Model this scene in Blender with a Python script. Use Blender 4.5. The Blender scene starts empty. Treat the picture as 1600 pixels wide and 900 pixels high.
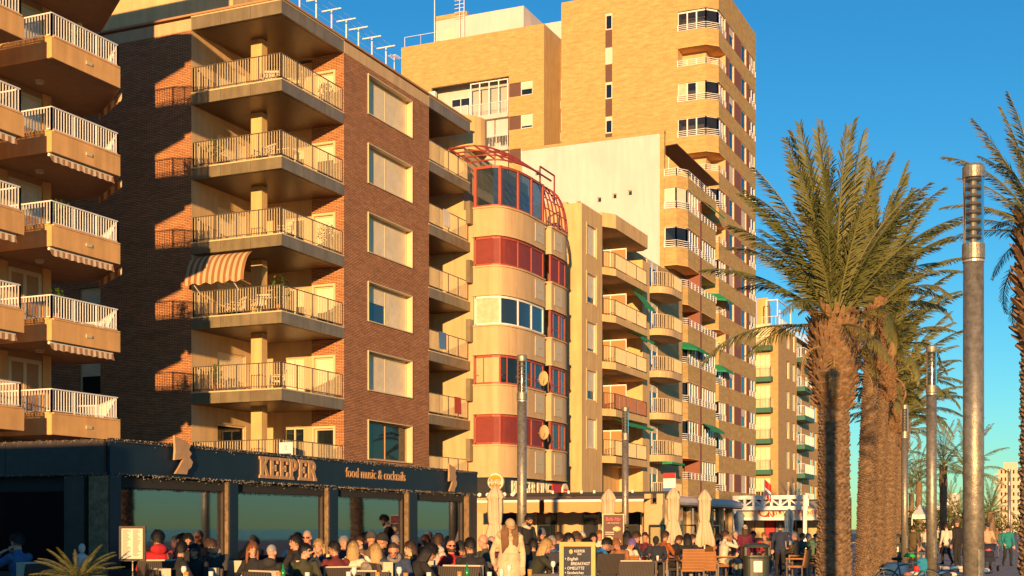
import bpy, bmesh, math, random
import numpy as np
from mathutils import Vector, Matrix
R = math.radians
random.seed(7)
S = bpy.context.scene
COL = S.collection

# ------------------------------------------------------------ camera, sky, sun, exposure
YAW = R(23.9)            # the camera looks 23.9 degrees to the left of the street's axis (+Y)
FPX = 2040.0             # focal length in pixels of a 1600 px wide picture
EYE = 1.6
HOR = 826.0
cam_d = bpy.data.cameras.new("camera"); cam = bpy.data.objects.new("camera", cam_d); COL.objects.link(cam)
cam.location = (0, 0, EYE); cam.rotation_euler = (R(90), 0, YAW)
cam_d.sensor_width = 36; cam_d.lens = FPX/1600*36; cam_d.shift_y = (HOR-450)/1600
cam_d.clip_start = 0.1; cam_d.clip_end = 6000
S.camera = cam
SUN_AZ, SUN_EL = R(19.0), R(6.4)     # sun stands behind the camera, 19 degrees from -Y towards +X
w = bpy.data.worlds.new("World"); S.world = w; w.use_nodes = True
nt = w.node_tree; nt.nodes.clear()
sky = nt.nodes.new("ShaderNodeTexSky"); sky.sky_type = 'NISHITA'; sky.sun_disc = False
sky.sun_elevation = SUN_EL; sky.sun_rotation = math.pi - SUN_AZ
sky.air_density = 1.0; sky.dust_density = 0.0; sky.ozone_density = 3.2
bg = nt.nodes.new("ShaderNodeBackground"); bg.inputs[1].default_value = 0.122
wo = nt.nodes.new("ShaderNodeOutputWorld")
hs_ = nt.nodes.new("ShaderNodeHueSaturation"); hs_.inputs["Saturation"].default_value = 1.18
nt.links.new(sky.outputs[0], hs_.inputs["Color"]); wb_ = nt.nodes.new("ShaderNodeVectorMath"); wb_.operation = 'MULTIPLY'; wb_.inputs[1].default_value = (.60, .99, 1.02)   # the camera's cool white balance
nt.links.new(hs_.outputs[0], wb_.inputs[0]); nt.links.new(wb_.outputs[0], bg.inputs[0]); nt.links.new(bg.outputs[0], wo.inputs[0])
sun_d = bpy.data.lights.new("sun", 'SUN'); sun_d.energy = 5.0; sun_d.angle = R(0.55); sun_d.color = (1.0, 0.575, 0.235)
sun = bpy.data.objects.new("sun", sun_d); COL.objects.link(sun)
to_sun = Vector((math.sin(SUN_AZ)*math.cos(SUN_EL), -math.cos(SUN_AZ)*math.cos(SUN_EL), math.sin(SUN_EL)))
sun.rotation_euler = to_sun.to_track_quat('Z', 'Y').to_euler()
S.view_settings.view_transform = 'Standard'; S.view_settings.look = 'None'
S.view_settings.exposure = 0.74; S.view_settings.gamma = 1.0; S.view_settings.use_curve_mapping = False

# ------------------------------------------------------------ measuring: sight lines of the survey
CA, SA = math.cos(YAW), math.sin(YAW)
def onx(px, X):          # y where the sight line of column px meets the plane x = X
    u = (px-800)/FPX; return -X*(CA+u*SA)/(SA-u*CA)
def ony(px, Y):          # x where it meets the plane y = Y
    u = (px-800)/FPX; return Y*(u*CA-SA)/(CA+u*SA)
def dep(x, y): return -x*SA+y*CA
def zat(x, y, py): return EYE+(HOR-py)*dep(x, y)/FPX
def at(px, d):           # ground position at depth d
    u = (px-800)/FPX; return d*(u*CA-SA), d*(u*SA+CA)

# ------------------------------------------------------------ materials
MATS = {}
def mat(name, col, rough=0.7, metal=0.0, noise=0.0, nscale=3.0, spec=0.5, bump=0.0, bscale=40.0, emit=0.0, streak=0.0):
    if name in MATS: return MATS[name]
    m = bpy.data.materials.new(name); m.use_nodes = True; MATS[name] = m
    t = m.node_tree; b = t.nodes["Principled BSDF"]
    b.inputs["Base Color"].default_value = (*col, 1); b.inputs["Roughness"].default_value = rough
    b.inputs["Metallic"].default_value = metal; b.inputs["Specular IOR Level"].default_value = spec
    if emit: b.inputs["Emission Color"].default_value = (*col, 1); b.inputs["Emission Strength"].default_value = emit
    if noise or streak:
        g = t.nodes.new("ShaderNodeNewGeometry")
        n = t.nodes.new("ShaderNodeTexNoise"); n.inputs["Scale"].default_value = nscale; n.inputs["Detail"].default_value = 6; n.inputs["Roughness"].default_value = .65
        t.links.new(g.outputs["Position"], n.inputs["Vector"])
        r = t.nodes.new("ShaderNodeMapRange"); r.inputs[1].default_value = .3; r.inputs[2].default_value = .7
        r.inputs[3].default_value = 1-noise; r.inputs[4].default_value = 1+noise*.6
        t.links.new(n.outputs["Fac"], r.inputs[0]); fac = r.outputs[0]
        if streak:
            mp = t.nodes.new("ShaderNodeMapping"); mp.inputs["Scale"].default_value = (2.2, 2.2, .22)
            t.links.new(g.outputs["Position"], mp.inputs["Vector"])
            n2 = t.nodes.new("ShaderNodeTexNoise"); n2.inputs["Scale"].default_value = 1.6; n2.inputs["Detail"].default_value = 7
            t.links.new(mp.outputs[0], n2.inputs["Vector"])
            r2 = t.nodes.new("ShaderNodeMapRange"); r2.inputs[1].default_value = .35; r2.inputs[2].default_value = .65; r2.inputs[3].default_value = 1-streak; r2.inputs[4].default_value = 1.05
            t.links.new(n2.outputs["Fac"], r2.inputs[0])
            mm = t.nodes.new("ShaderNodeMath"); mm.operation = 'MULTIPLY'; t.links.new(fac, mm.inputs[0]); t.links.new(r2.outputs[0], mm.inputs[1]); fac = mm.outputs[0]
        v = t.nodes.new("ShaderNodeVectorMath"); v.operation = 'SCALE'; v.inputs[0].default_value = col
        t.links.new(fac, v.inputs["Scale"]); t.links.new(v.outputs[0], b.inputs["Base Color"])
    if bump:
        n = t.nodes.new("ShaderNodeTexNoise"); n.inputs["Scale"].default_value = bscale; n.inputs["Detail"].default_value = 4
        g = t.nodes.new("ShaderNodeNewGeometry"); t.links.new(g.outputs["Position"], n.inputs["Vector"])
        bp = t.nodes.new("ShaderNodeBump"); bp.inputs["Strength"].default_value = bump; bp.inputs["Distance"].default_value = .02
        t.links.new(n.outputs["Fac"], bp.inputs["Height"]); t.links.new(bp.outputs[0], b.inputs["Normal"])
    return m
def wallcoord(t):       # (x+y, z): runs along any axis-aligned wall
    g = t.nodes.new("ShaderNodeNewGeometry"); s = t.nodes.new("ShaderNodeSeparateXYZ"); t.links.new(g.outputs["Position"], s.inputs[0])
    a = t.nodes.new("ShaderNodeMath"); a.operation = 'ADD'; t.links.new(s.outputs[0], a.inputs[0]); t.links.new(s.outputs[1], a.inputs[1])
    c = t.nodes.new("ShaderNodeCombineXYZ"); t.links.new(a.outputs[0], c.inputs[0]); t.links.new(s.outputs[2], c.inputs[1])
    return c.outputs[0], g
def brick(name, c1, c2, mortar, bw=.25, bh=.065, ms=.012, big=.25):
    m = bpy.data.materials.new(name); m.use_nodes = True; MATS[name] = m
    t = m.node_tree; b = t.nodes["Principled BSDF"]; b.inputs["Roughness"].default_value = .85
    co, g = wallcoord(t)
    k = t.nodes.new("ShaderNodeTexBrick"); k.inputs["Scale"].default_value = 1; k.inputs["Brick Width"].default_value = bw; k.inputs["Row Height"].default_value = bh
    k.inputs["Mortar Size"].default_value = ms; k.inputs["Mortar Smooth"].default_value = .1; k.inputs["Bias"].default_value = -.1
    k.inputs["Color1"].default_value = (*c1, 1); k.inputs["Color2"].default_value = (*c2, 1); k.inputs["Mortar"].default_value = (*mortar, 1)
    t.links.new(co, k.inputs["Vector"])
    n = t.nodes.new("ShaderNodeTexNoise"); n.inputs["Scale"].default_value = .9; n.inputs["Detail"].default_value = 8; n.inputs["Roughness"].default_value = .7
    mp = t.nodes.new("ShaderNodeMapping"); mp.inputs["Scale"].default_value = (1.3, 1.3, 5.5); t.links.new(g.outputs["Position"], mp.inputs["Vector"])
    t.links.new(mp.outputs[0], n.inputs["Vector"])
    r = t.nodes.new("ShaderNodeMapRange"); r.inputs[1].default_value = .3; r.inputs[2].default_value = .7; r.inputs[3].default_value = 1-big; r.inputs[4].default_value = 1+big*.6
    t.links.new(n.outputs["Fac"], r.inputs[0])
    v = t.nodes.new("ShaderNodeVectorMath"); v.operation = 'SCALE'; t.links.new(k.outputs["Color"], v.inputs[0]); t.links.new(r.outputs[0], v.inputs["Scale"])
    t.links.new(v.outputs[0], b.inputs["Base Color"])
    bp = t.nodes.new("ShaderNodeBump"); bp.inputs["Strength"].default_value = .6; bp.inputs["Distance"].default_value = .015; bp.invert = True
    t.links.new(k.outputs["Fac"], bp.inputs["Height"]); t.links.new(bp.outputs[0], b.inputs["Normal"])
    return m
def lined(name, c1, c2, period, axis=2, duty=.82, rough=.6, bump=.4, metal=0.):   # slats, planks, stripes along one world axis (3: x+y)
    m = bpy.data.materials.new(name); m.use_nodes = True; MATS[name] = m
    t = m.node_tree; b = t.nodes["Principled BSDF"]; b.inputs["Roughness"].default_value = rough; b.inputs["Metallic"].default_value = metal
    g = t.nodes.new("ShaderNodeNewGeometry"); s = t.nodes.new("ShaderNodeSeparateXYZ"); t.links.new(g.outputs["Position"], s.inputs[0])
    src = s.outputs[axis] if axis < 3 else None
    if axis == 3:
        a = t.nodes.new("ShaderNodeMath"); a.operation = 'ADD'; t.links.new(s.outputs[0], a.inputs[0]); t.links.new(s.outputs[1], a.inputs[1]); src = a.outputs[0]
    d = t.nodes.new("ShaderNodeMath"); d.operation = 'DIVIDE'; d.inputs[1].default_value = period; t.links.new(src, d.inputs[0])
    f = t.nodes.new("ShaderNodeMath"); f.operation = 'FRACT'; t.links.new(d.outputs[0], f.inputs[0])
    c = t.nodes.new("ShaderNodeMath"); c.operation = 'LESS_THAN'; c.inputs[1].default_value = duty; t.links.new(f.outputs[0], c.inputs[0])
    mx = t.nodes.new("ShaderNodeMix"); mx.data_type = 'RGBA'; t.links.new(c.outputs[0], mx.inputs[0])
    mx.inputs[6].default_value = (*c2, 1); mx.inputs[7].default_value = (*c1, 1)
    n = t.nodes.new("ShaderNodeTexNoise"); n.inputs["Scale"].default_value = 2.5; n.inputs["Detail"].default_value = 5; t.links.new(g.outputs["Position"], n.inputs["Vector"])
    r = t.nodes.new("ShaderNodeMapRange"); r.inputs[3].default_value = .75; r.inputs[4].default_value = 1.2; t.links.new(n.outputs["Fac"], r.inputs[0])
    v = t.nodes.new("ShaderNodeVectorMath"); v.operation = 'SCALE'; t.links.new(mx.outputs[2], v.inputs[0]); t.links.new(r.outputs[0], v.inputs["Scale"])
    t.links.new(v.outputs[0], b.inputs["Base Color"])
    if bump:
        bp = t.nodes.new("ShaderNodeBump"); bp.inputs["Strength"].default_value = bump; bp.inputs["Distance"].default_value = .01
        t.links.new(c.outputs[0], bp.inputs["Height"]); t.links.new(bp.outputs[0], b.inputs["Normal"])
    return m
def glassmat(name, tint, refl=.35, rough=.03, trans=.6, gcol=(.95, .97, 1, 1)):
    m = bpy.data.materials.new(name); m.use_nodes = True; MATS[name] = m
    t = m.node_tree; t.nodes.clear()
    o = t.nodes.new("ShaderNodeOutputMaterial"); gl = t.nodes.new("ShaderNodeBsdfGlossy"); gl.inputs["Roughness"].default_value = rough; gl.inputs["Color"].default_value = gcol
    tr = t.nodes.new("ShaderNodeBsdfTransparent"); tr.inputs["Color"].default_value = (*[c for c in tint], 1)
    df = t.nodes.new("ShaderNodeBsdfDiffuse"); df.inputs["Color"].default_value = (.03, .04, .05, 1)
    m1 = t.nodes.new("ShaderNodeMixShader"); m1.inputs[0].default_value = trans; t.links.new(df.outputs[0], m1.inputs[1]); t.links.new(tr.outputs[0], m1.inputs[2])
    fr = t.nodes.new("ShaderNodeLayerWeight"); fr.inputs[0].default_value = refl
    g = t.nodes.new("ShaderNodeNewGeometry"); n = t.nodes.new("ShaderNodeTexNoise"); n.inputs["Scale"].default_value = 1.3; t.links.new(g.outputs["Position"], n.inputs["Vector"])
    bp = t.nodes.new("ShaderNodeBump"); bp.inputs["Strength"].default_value = .02; bp.inputs["Distance"].default_value = .02; t.links.new(n.outputs["Fac"], bp.inputs["Height"]); t.links.new(bp.outputs[0], gl.inputs["Normal"])
    m2 = t.nodes.new("ShaderNodeMixShader"); t.links.new(fr.outputs["Fresnel"], m2.inputs[0]); t.links.new(m1.outputs[0], m2.inputs[1]); t.links.new(gl.outputs[0], m2.inputs[2])
    t.links.new(m2.outputs[0], o.inputs[0]); return m
M = MATS
brick("red_brick", (.64, .285, .11), (.46, .18, .07), (.12, .07, .045), ms=.012)
brick("yellow_brick", (.69, .46, .165), (.60, .385, .13), (.40, .27, .11), ms=.013, big=.30)
brick("pale_brick", (.58, .36, .14), (.50, .30, .12), (.38, .25, .12), bw=.5, bh=.11, ms=.012, big=.15)
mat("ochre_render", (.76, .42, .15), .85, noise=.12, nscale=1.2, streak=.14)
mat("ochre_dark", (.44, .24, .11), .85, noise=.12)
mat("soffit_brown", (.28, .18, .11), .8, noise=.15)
mat("beige_render", (.60, .42, .22), .85, noise=.10, nscale=1.0, streak=.12)
mat("sand_render", (.68, .45, .20), .85, noise=.10, nscale=1.0, streak=.14)
mat("rotunda_render", (.60, .41, .21), .8, noise=.08, nscale=1.0, streak=.12)
mat("white_render", (.61, .54, .505), .85, noise=.08, nscale=.35, streak=.025)
mat("grey_panel", (.22, .175, .10), .45, noise=.22, nscale=1.5, streak=.2, spec=.6)
mat("white_metal", (.78, .76, .72), .4, noise=.06)
mat("beige_metal", (.58, .47, .28), .45, noise=.08)
mat("beige_frame", (.66, .52, .30), .5)
mat("dark_rail", (.10, .08, .06), .5)
mat("white_frame", (.80, .78, .73), .45)
mat("red_frame", (.38, .075, .045), .55, noise=.15)
mat("pergola_red", (.26, .045, .035), .5, noise=.12)
mat("brown_panel", (.24, .085, .05), .7, noise=.12)
mat("dark_brown", (.13, .06, .04), .7, noise=.12)
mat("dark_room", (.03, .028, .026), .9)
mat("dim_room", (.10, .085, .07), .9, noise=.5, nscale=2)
mat("curtain", (.62, .50, .33), .9, noise=.2, nscale=4)
lined("wood_soffit", (.105, .052, .026), (.03, .016, .01), .11, axis=1, duty=.9, rough=.42, bump=.5)
lined("shutter_beige", (.84, .72, .50), (.56, .46, .29), .055, axis=2, duty=.8)
lined("shutter_white", (.76, .68, .54), (.48, .40, .28), .06, axis=2, duty=.8)
lined("shutter_red", (.25, .04, .03), (.13, .02, .016), .06, axis=2, duty=.82)
lined("awning_stripe", (.42, .19, .075), (.74, .60, .40), .24, axis=3, duty=.5, rough=.9, bump=0)
lined("awning_wide", (.30, .13, .055), (.56, .40, .22), .27, axis=0, duty=.5, rough=.9, bump=0)
mat("green_awning", (.015, .26, .10), .8, noise=.1)
mat("green_slab", (.03, .14, .10), .6, noise=.12)
glassmat("window_glass", (.45, .5, .52), .34, trans=.7)
glassmat("blue_glass", (.2, .35, .45), .45, trans=.35)
glassmat("cafe_glass", (.75, .85, .86), .70, trans=.95, gcol=(.68, .74, 1, 1))
glassmat("lamp_glass", (.85, .84, .78), .22, trans=.8)
glassmat("clear_glass", (.9, .93, .92), .12, trans=1.0)

# ------------------------------------------------------------ mesh building
class MB:
    def __init__(s): s.v = []; s.f = []; s.mi = []
    def quad(s, a, b, c, d, mi=0):
        n = len(s.v); s.v += [tuple(a), tuple(b), tuple(c), tuple(d)]; s.f.append((n, n+1, n+2, n+3)); s.mi.append(mi)
    def poly(s, pts, mi=0):
        n = len(s.v); s.v += [tuple(p) for p in pts]; s.f.append(tuple(range(n, n+len(pts)))); s.mi.append(mi)
    def box(s, x0, x1, y0, y1, z0, z1, mi=0):
        if x0 > x1: x0, x1 = x1, x0
        if y0 > y1: y0, y1 = y1, y0
        n = len(s.v)
        s.v += [(x0,y0,z0),(x1,y0,z0),(x1,y1,z0),(x0,y1,z0),(x0,y0,z1),(x1,y0,z1),(x1,y1,z1),(x0,y1,z1)]
        for f in ((0,3,2,1),(4,5,6,7),(0,1,5,4),(1,2,6,5),(2,3,7,6),(3,0,4,7)): s.f.append(tuple(n+i for i in f)); s.mi.append(mi)
        return s
    def prism(s, pts, z0, z1, mi=0):
        n = len(s.v); k = len(pts)
        ar = sum(pts[i][0]*pts[(i+1) % k][1]-pts[(i+1) % k][0]*pts[i][1] for i in range(k))
        if ar < 0: pts = pts[::-1]
        s.v += [(p[0], p[1], z0) for p in pts]+[(p[0], p[1], z1) for p in pts]
        s.f.append(tuple(n+i for i in range(k))[::-1]); s.f.append(tuple(n+k+i for i in range(k))); s.mi += [mi, mi]
        for i in range(k): j = (i+1) % k; s.f.append((n+i, n+j, n+k+j, n+k+i)); s.mi.append(mi)
        return s
    def beam(s, p, q, wd, ht=None, up=(0,0,1), mi=0):
        p, q, up = Vector(p), Vector(q), Vector(up); ht = ht or wd
        d = (q-p).normalized(); a = d.cross(up)
        if a.length < 1e-4: a = d.cross(Vector((1,0,0)))
        a.normalize(); b = a.cross(d).normalized(); n = len(s.v)
        for c in (p, q):
            for sa, sb in ((-1,-1),(1,-1),(1,1),(-1,1)): s.v.append(tuple(c+a*sa*wd/2+b*sb*ht/2))
        for f in ((0,1,2,3),(7,6,5,4),(0,4,5,1),(1,5,6,2),(2,6,7,3),(3,7,4,0)): s.f.append(tuple(n+i for i in f)); s.mi.append(mi)
        return s
    def tube(s, pts, rad, n=8, mi=0, cap=True, squash=None):
        pts = [Vector(p) for p in pts]; rs = rad if isinstance(rad, (list, tuple)) else [rad]*len(pts)
        base = len(s.v); ref = Vector((0, 0, 1)); 
        if abs((pts[-1]-pts[0]).normalized().z) > .9: ref = Vector((0, 1, 0))
        for i, p in enumerate(pts):
            d = (pts[min(i+1, len(pts)-1)]-pts[max(i-1, 0)]).normalized()
            a = d.cross(ref).normalized(); b = a.cross(d).normalized()
            r = rs[i]; rx, ry = r if isinstance(r, (list, tuple)) else (r, r)
            for k in range(n):
                t = 2*math.pi*k/n; s.v.append(tuple(p+a*math.cos(t)*rx+b*math.sin(t)*ry))
        for i in range(len(pts)-1):
            for k in range(n):
                l = (k+1) % n; s.f.append((base+i*n+k, base+i*n+l, base+(i+1)*n+l, base+(i+1)*n+k)); s.mi.append(mi)
        if cap:
            s.f.append(tuple(base+k for k in range(n))[::-1]); s.f.append(tuple(base+(len(pts)-1)*n+k for k in range(n))); s.mi += [mi, mi]
        return s
    def ell(s, c, r, nu=12, nv=8, mi=0, mtx=None):
        base = len(s.v); c = Vector(c)
        for j in range(nv+1):
            th = math.pi*j/nv
            for i in range(nu):
                ph = 2*math.pi*i/nu; p = Vector((r[0]*math.sin(th)*math.cos(ph), r[1]*math.sin(th)*math.sin(ph), r[2]*math.cos(th)))
                if mtx: p = mtx @ p
                s.v.append(tuple(c+p))
        for j in range(nv):
            for i in range(nu):
                l = (i+1) % nu; s.f.append((base+j*nu+i, base+(j+1)*nu+i, base+(j+1)*nu+l, base+j*nu+l)); s.mi.append(mi)
        return s
    def mesh(s, name, mats, base=(0,0,0), smooth=False):
        me = bpy.data.meshes.new(name); bx, by, bz = base
        me.from_pydata([(x-bx, y-by, z-bz) for x, y, z in s.v], [], s.f)
        for m in mats: me.materials.append(M[m] if isinstance(m, str) else m)
        if len(mats) > 1: me.polygons.foreach_set("material_index", s.mi)
        if smooth: me.polygons.foreach_set("use_smooth", [True]*len(me.polygons))
        me.update(); return me
def thing(name, label, cat, base, group=None, rz=0):
    o = bpy.data.objects.new(name, None); COL.objects.link(o); o.location = base; o.rotation_euler[2] = rz
    o.empty_display_size = .3; o["label"] = label; o["category"] = cat
    if group: o["group"] = group
    return o
def tag(o, label, cat, group=None):
    o["label"] = label; o["category"] = cat
    if group: o["group"] = group
    return o
def rootbase(p):
    if p is None: return (0, 0, 0)
    q = p
    while q.parent: q = q.parent
    return tuple(q.location) if q.type == 'EMPTY' else q.get("_b", (0, 0, 0))
def part(name, b, m, parent, smooth=False, label=None, kind=None):
    ms = m if isinstance(m, (list, tuple)) else [m]
    o = bpy.data.objects.new(name, b.mesh(name, ms, rootbase(parent), smooth)); COL.objects.link(o); o.parent = parent
    if label: o["label"] = label
    if kind: o["kind"] = kind
    return o
def inst(o, parent, loc, rz=0, sc=None, name=None):
    c = o.copy(); COL.objects.link(c); c.parent = parent; c.location = loc; c.rotation_euler[2] = rz
    if name: c.name = name
    if sc: c.scale = (sc, sc, sc)
    return c
def structure(name, b, m, smooth=False):
    o = part(name, b, m, None, smooth); o["kind"] = "structure"; return o
def copy_tree(o, parent=None):
    c = o.copy(); COL.objects.link(c); c.parent = parent
    for ch in o.children: copy_tree(ch, c)
    return c
# walls with openings; axis 'y': wall faces -Y at y=c, u runs along x.  axis 'x': faces +X at x=c, u runs along y
def pt(axis, c, u, z, depth=0):
    return (u, c+depth, z) if axis == 'y' else (c-depth, u, z)
def wall(b, axis, c, u0, u1, z0, z1, holes=(), rev=.18, mi=0, rmi=None):
    if u0 > u1: u0, u1 = u1, u0
    rmi = mi if rmi is None else rmi
    us = sorted({u0, u1, *[min(max(h[i], u0), u1) for h in holes for i in (0, 1)]}); zs = sorted({z0, z1, *[min(max(h[i], z0), z1) for h in holes for i in (2, 3)]})
    for i in range(len(us)-1):
        for j in range(len(zs)-1):
            cu, cz = (us[i]+us[i+1])/2, (zs[j]+zs[j+1])/2
            if any(h[0] < cu < h[1] and h[2] < cz < h[3] for h in holes): continue
            q = [pt(axis, c, us[i], zs[j]), pt(axis, c, us[i+1], zs[j]), pt(axis, c, us[i+1], zs[j+1]), pt(axis, c, us[i], zs[j+1])]
            b.quad(*q, mi=mi)
    for a0, a1, b0, b1 in holes:
        for (p, q) in (((a0, b0), (a1, b0)), ((a1, b0), (a1, b1)), ((a1, b1), (a0, b1)), ((a0, b1), (a0, b0))):
            b.quad(pt(axis, c, *p), pt(axis, c, *p, rev), pt(axis, c, *q, rev), pt(axis, c, *q), mi=rmi)
def pbox(b, axis, c, u0, u1, z0, z1, d0, d1, mi=0):     # box on a wall: d0..d1 depth into the wall (negative = proud)
    if axis == 'y': b.box(u0, u1, c+d0, c+d1, z0, z1, mi)
    else: b.box(c-d1, c-d0, u0, u1, z0, z1, mi)
def window(parent, axis, c, u0, u1, z0, z1, depth=.14, nu=2, fm="white_frame", pm="window_glass", fw=.06, shut=0., sm="shutter_white", back=True, name="window", sill=0):
    """frame with nu panes (each its own sub-part); shut: fraction covered by a roller shutter from the top"""
    if u0 > u1: u0, u1 = u1, u0
    b = MB()
    pbox(b, axis, c, u0, u0+fw, z0, z1, depth-.05, depth+.02); pbox(b, axis, c, u1-fw, u1, z0, z1, depth-.05, depth+.02)
    pbox(b, axis, c, u0+fw, u1-fw, z0, z0+fw, depth-.05, depth+.02); pbox(b, axis, c, u0+fw, u1-fw, z1-fw, z1, depth-.05, depth+.02)
    for i in range(1, nu):
        u = u0+(u1-u0)*i/nu; pbox(b, axis, c, u-fw/2, u+fw/2, z0+fw, z1-fw, depth-.045, depth+.02)
    if sill: pbox(b, axis, c, u0-.06, u1+.06, z0-.06, z0, -sill, depth)
    w_ = part(name, b, fm, parent)
    step = (u1-u0)/nu
    for i in range(nu):
        a0, a1 = u0+step*i+fw/2, u0+step*(i+1)-fw/2
        zs = z1-fw-(z1-z0-2*fw)*(shut if not isinstance(shut, (list, tuple)) else shut[i])
        if zs < z1-fw-.02:
            g = MB(); pbox(g, axis, c, a0, a1, max(zs, z0+fw), z1-fw, depth-.03, depth+.012); part("shutter", g, sm, w_)
        if zs > z0+fw+.05:
            g = MB(); pbox(g, axis, c, a0, a1, z0+fw, zs, depth, depth+.01); part("pane", g, pm, w_)
    if back:
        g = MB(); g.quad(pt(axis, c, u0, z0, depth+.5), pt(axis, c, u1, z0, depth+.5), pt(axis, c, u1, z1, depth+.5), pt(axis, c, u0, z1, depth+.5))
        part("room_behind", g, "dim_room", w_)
        k_ = int(abs(u0*7.3+z0*3.1)*10) % 5
        if k_ < 3 and (u1-u0) > .5:
            cw = (u1-u0)*(.22, .4, .3)[k_]; c0 = u0 if k_ != 1 else u1-cw; cg = MB(); n_ = 8
            for i in range(n_):
                a_, b_ = c0+cw*i/n_, c0+cw*(i+1)/n_; cg.quad(pt(axis, c, a_, z0, depth+.16+.03*(i % 2)), pt(axis, c, b_, z0, depth+.16+.03*((i+1) % 2)), pt(axis, c, b_, z1, depth+.16+.03*((i+1) % 2)), pt(axis, c, a_, z1, depth+.16+.03*(i % 2)))
            part("curtain", cg, "curtain", w_)
    return w_
def railing(parent, line, z0, h, sp=.12, rm="white_metal", bm=None, post=1.0, bw=.02, rw=.045, name="railing", bottom=.06, gaps=True):
    bm = bm or rm; r, k = MB(), MB()
    for i in range(len(line)-1):
        p, q = Vector((*line[i], 0)), Vector((*line[i+1], 0)); L = (q-p).length
        for z, t in ((z0+h, rw), (z0+bottom, rw*.7)): r.beam((p.x, p.y, z), (q.x, q.y, z), t, t*.8)
        n = max(1, round(L/post))
        for j in range(n+1):
            c = p.lerp(q, j/n); r.box(c.x-rw*.45, c.x+rw*.45, c.y-rw*.45, c.y+rw*.45, z0, z0+h-.01)
        m_ = max(1, round(L/sp))
        for j in range(m_):
            c = p.lerp(q, (j+.5)/m_); k.box(c.x-bw/2, c.x+bw/2, c.y-bw/2, c.y+bw/2, z0+bottom, z0+h-.02)
    o = part(name, r, rm, parent); part("balusters", k, bm, o, kind="stuff"); return o
def slats_rail(parent, line, z0, h, n=4, rm="white_metal", post=.9):     # horizontal-bar railing
    r = MB()
    for i in range(len(line)-1):
        p, q = Vector((*line[i], 0)), Vector((*line[i+1], 0)); L = (q-p).length
        for j in range(n+1):
            z = z0+h*(j+.3)/(n+.3); r.beam((p.x, p.y, z), (q.x, q.y, z), .035, .045)
        m_ = max(1, round(L/post))
        for j in range(m_+1):
            c = p.lerp(q, j/m_); r.box(c.x-.03, c.x+.03, c.y-.03, c.y+.03, z0, z0+h)
    return part("railing", r, rm, parent)
def offset_line(line, d):      # shift a polyline to its right-hand side by d
    out = []
    for i, p in enumerate(line):
        a = Vector(line[max(i-1, 0)]); b_ = Vector(line[min(i+1, len(line)-1)]); t = (b_-a).normalized(); out.append((p[0]+t.y*d, p[1]-t.x*d))
    return out
def text_mesh(body, size, ext=.01, align='LEFT', sx=1.0, shear=0.0):
    c = bpy.data.curves.new("lettering", 'FONT'); c.body = body; c.size = size; c.extrude = ext; c.align_x = align; c.resolution_u = 3; c.shear = shear
    o = bpy.data.objects.new("lettering", c); COL.objects.link(o); dg = bpy.context.evaluated_depsgraph_get()
    me = bpy.data.meshes.new_from_object(o.evaluated_get(dg)); bpy.data.objects.remove(o); bpy.data.curves.remove(c)
    if sx != 1: me.transform(Matrix.Diagonal((sx, 1, 1, 1)))
    me.materials.clear(); return me
def lettering(body, size, m, parent, loc, axis='x', ext=.01, align='LEFT', sx=1.0, name="lettering", tilt=0.0, shear=0.0):
    me = text_mesh(body, size, ext, align, sx, shear); me.materials.append(M[m])
    o = bpy.data.objects.new(name, me); COL.objects.link(o); o.parent = parent; bs = rootbase(parent)
    o.location = (loc[0]-bs[0], loc[1]-bs[1], loc[2]-bs[2])
    o.rotation_euler = (R(90), 0, R(90) if axis == 'x' else 0)
    if tilt: o.rotation_euler[1] = tilt
    return o
# ============================================================ SETTING
def ground_mat():
    m = bpy.data.materials.new("paving"); m.use_nodes = True; M["paving"] = m
    t = m.node_tree; b = t.nodes["Principled BSDF"]; b.inputs["Roughness"].default_value = .75
    g = t.nodes.new("ShaderNodeNewGeometry"); k = t.nodes.new("ShaderNodeTexBrick"); k.offset = 0; k.inputs["Scale"].default_value = 1
    k.inputs["Brick Width"].default_value = .6; k.inputs["Row Height"].default_value = .6; k.inputs["Mortar Size"].default_value = .012
    k.inputs["Color1"].default_value = (.36, .29, .24, 1); k.inputs["Color2"].default_value = (.30, .245, .205, 1); k.inputs["Mortar"].default_value = (.16, .13, .11, 1)
    t.links.new(g.outputs["Position"], k.inputs["Vector"])
    n = t.nodes.new("ShaderNodeTexNoise"); n.inputs["Scale"].default_value = .7; n.inputs["Detail"].default_value = 7; t.links.new(g.outputs["Position"], n.inputs["Vector"])
    r = t.nodes.new("ShaderNodeMapRange"); r.inputs[3].default_value = .65; r.inputs[4].default_value = 1.25; t.links.new(n.outputs["Fac"], r.inputs[0])
    v = t.nodes.new("ShaderNodeVectorMath"); v.operation = 'SCALE'; t.links.new(k.outputs["Color"], v.inputs[0]); t.links.new(r.outputs[0], v.inputs["Scale"]); t.links.new(v.outputs[0], b.inputs["Base Color"])
ground_mat()
mat("sand", (.42, .33, .22), .95, noise=.2); mat("asphalt", (.06, .06, .06), .9, noise=.2)
mat("soil", (.16, .11, .07), .95, noise=.3)
g = MB(); g.quad((-1500, -600, 0), (1500, -600, 0), (1500, 2600, 0), (-1500, 2600, 0)); structure("ground", g, "sand")
mat("sea_water", (.03, .09, .11), .12)
g = MB(); g.quad((75, -600, .02), (1500, -600, .02), (1500, 2600, .02), (75, 2600, .02)); structure("sea", g, "sea_water")
g = MB(); g.box(-24, 6, -30, 420, -.02, .004); structure("promenade_pavement", g, "paving")
g = MB(); g.box(-200, -24.15, -30, 420, -.02, .006); structure("street", g, "asphalt")
g = MB()
g.box(-24.15, -24.0, -30, 420, -.02, .12); structure("kerb", g, "white_render")
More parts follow.
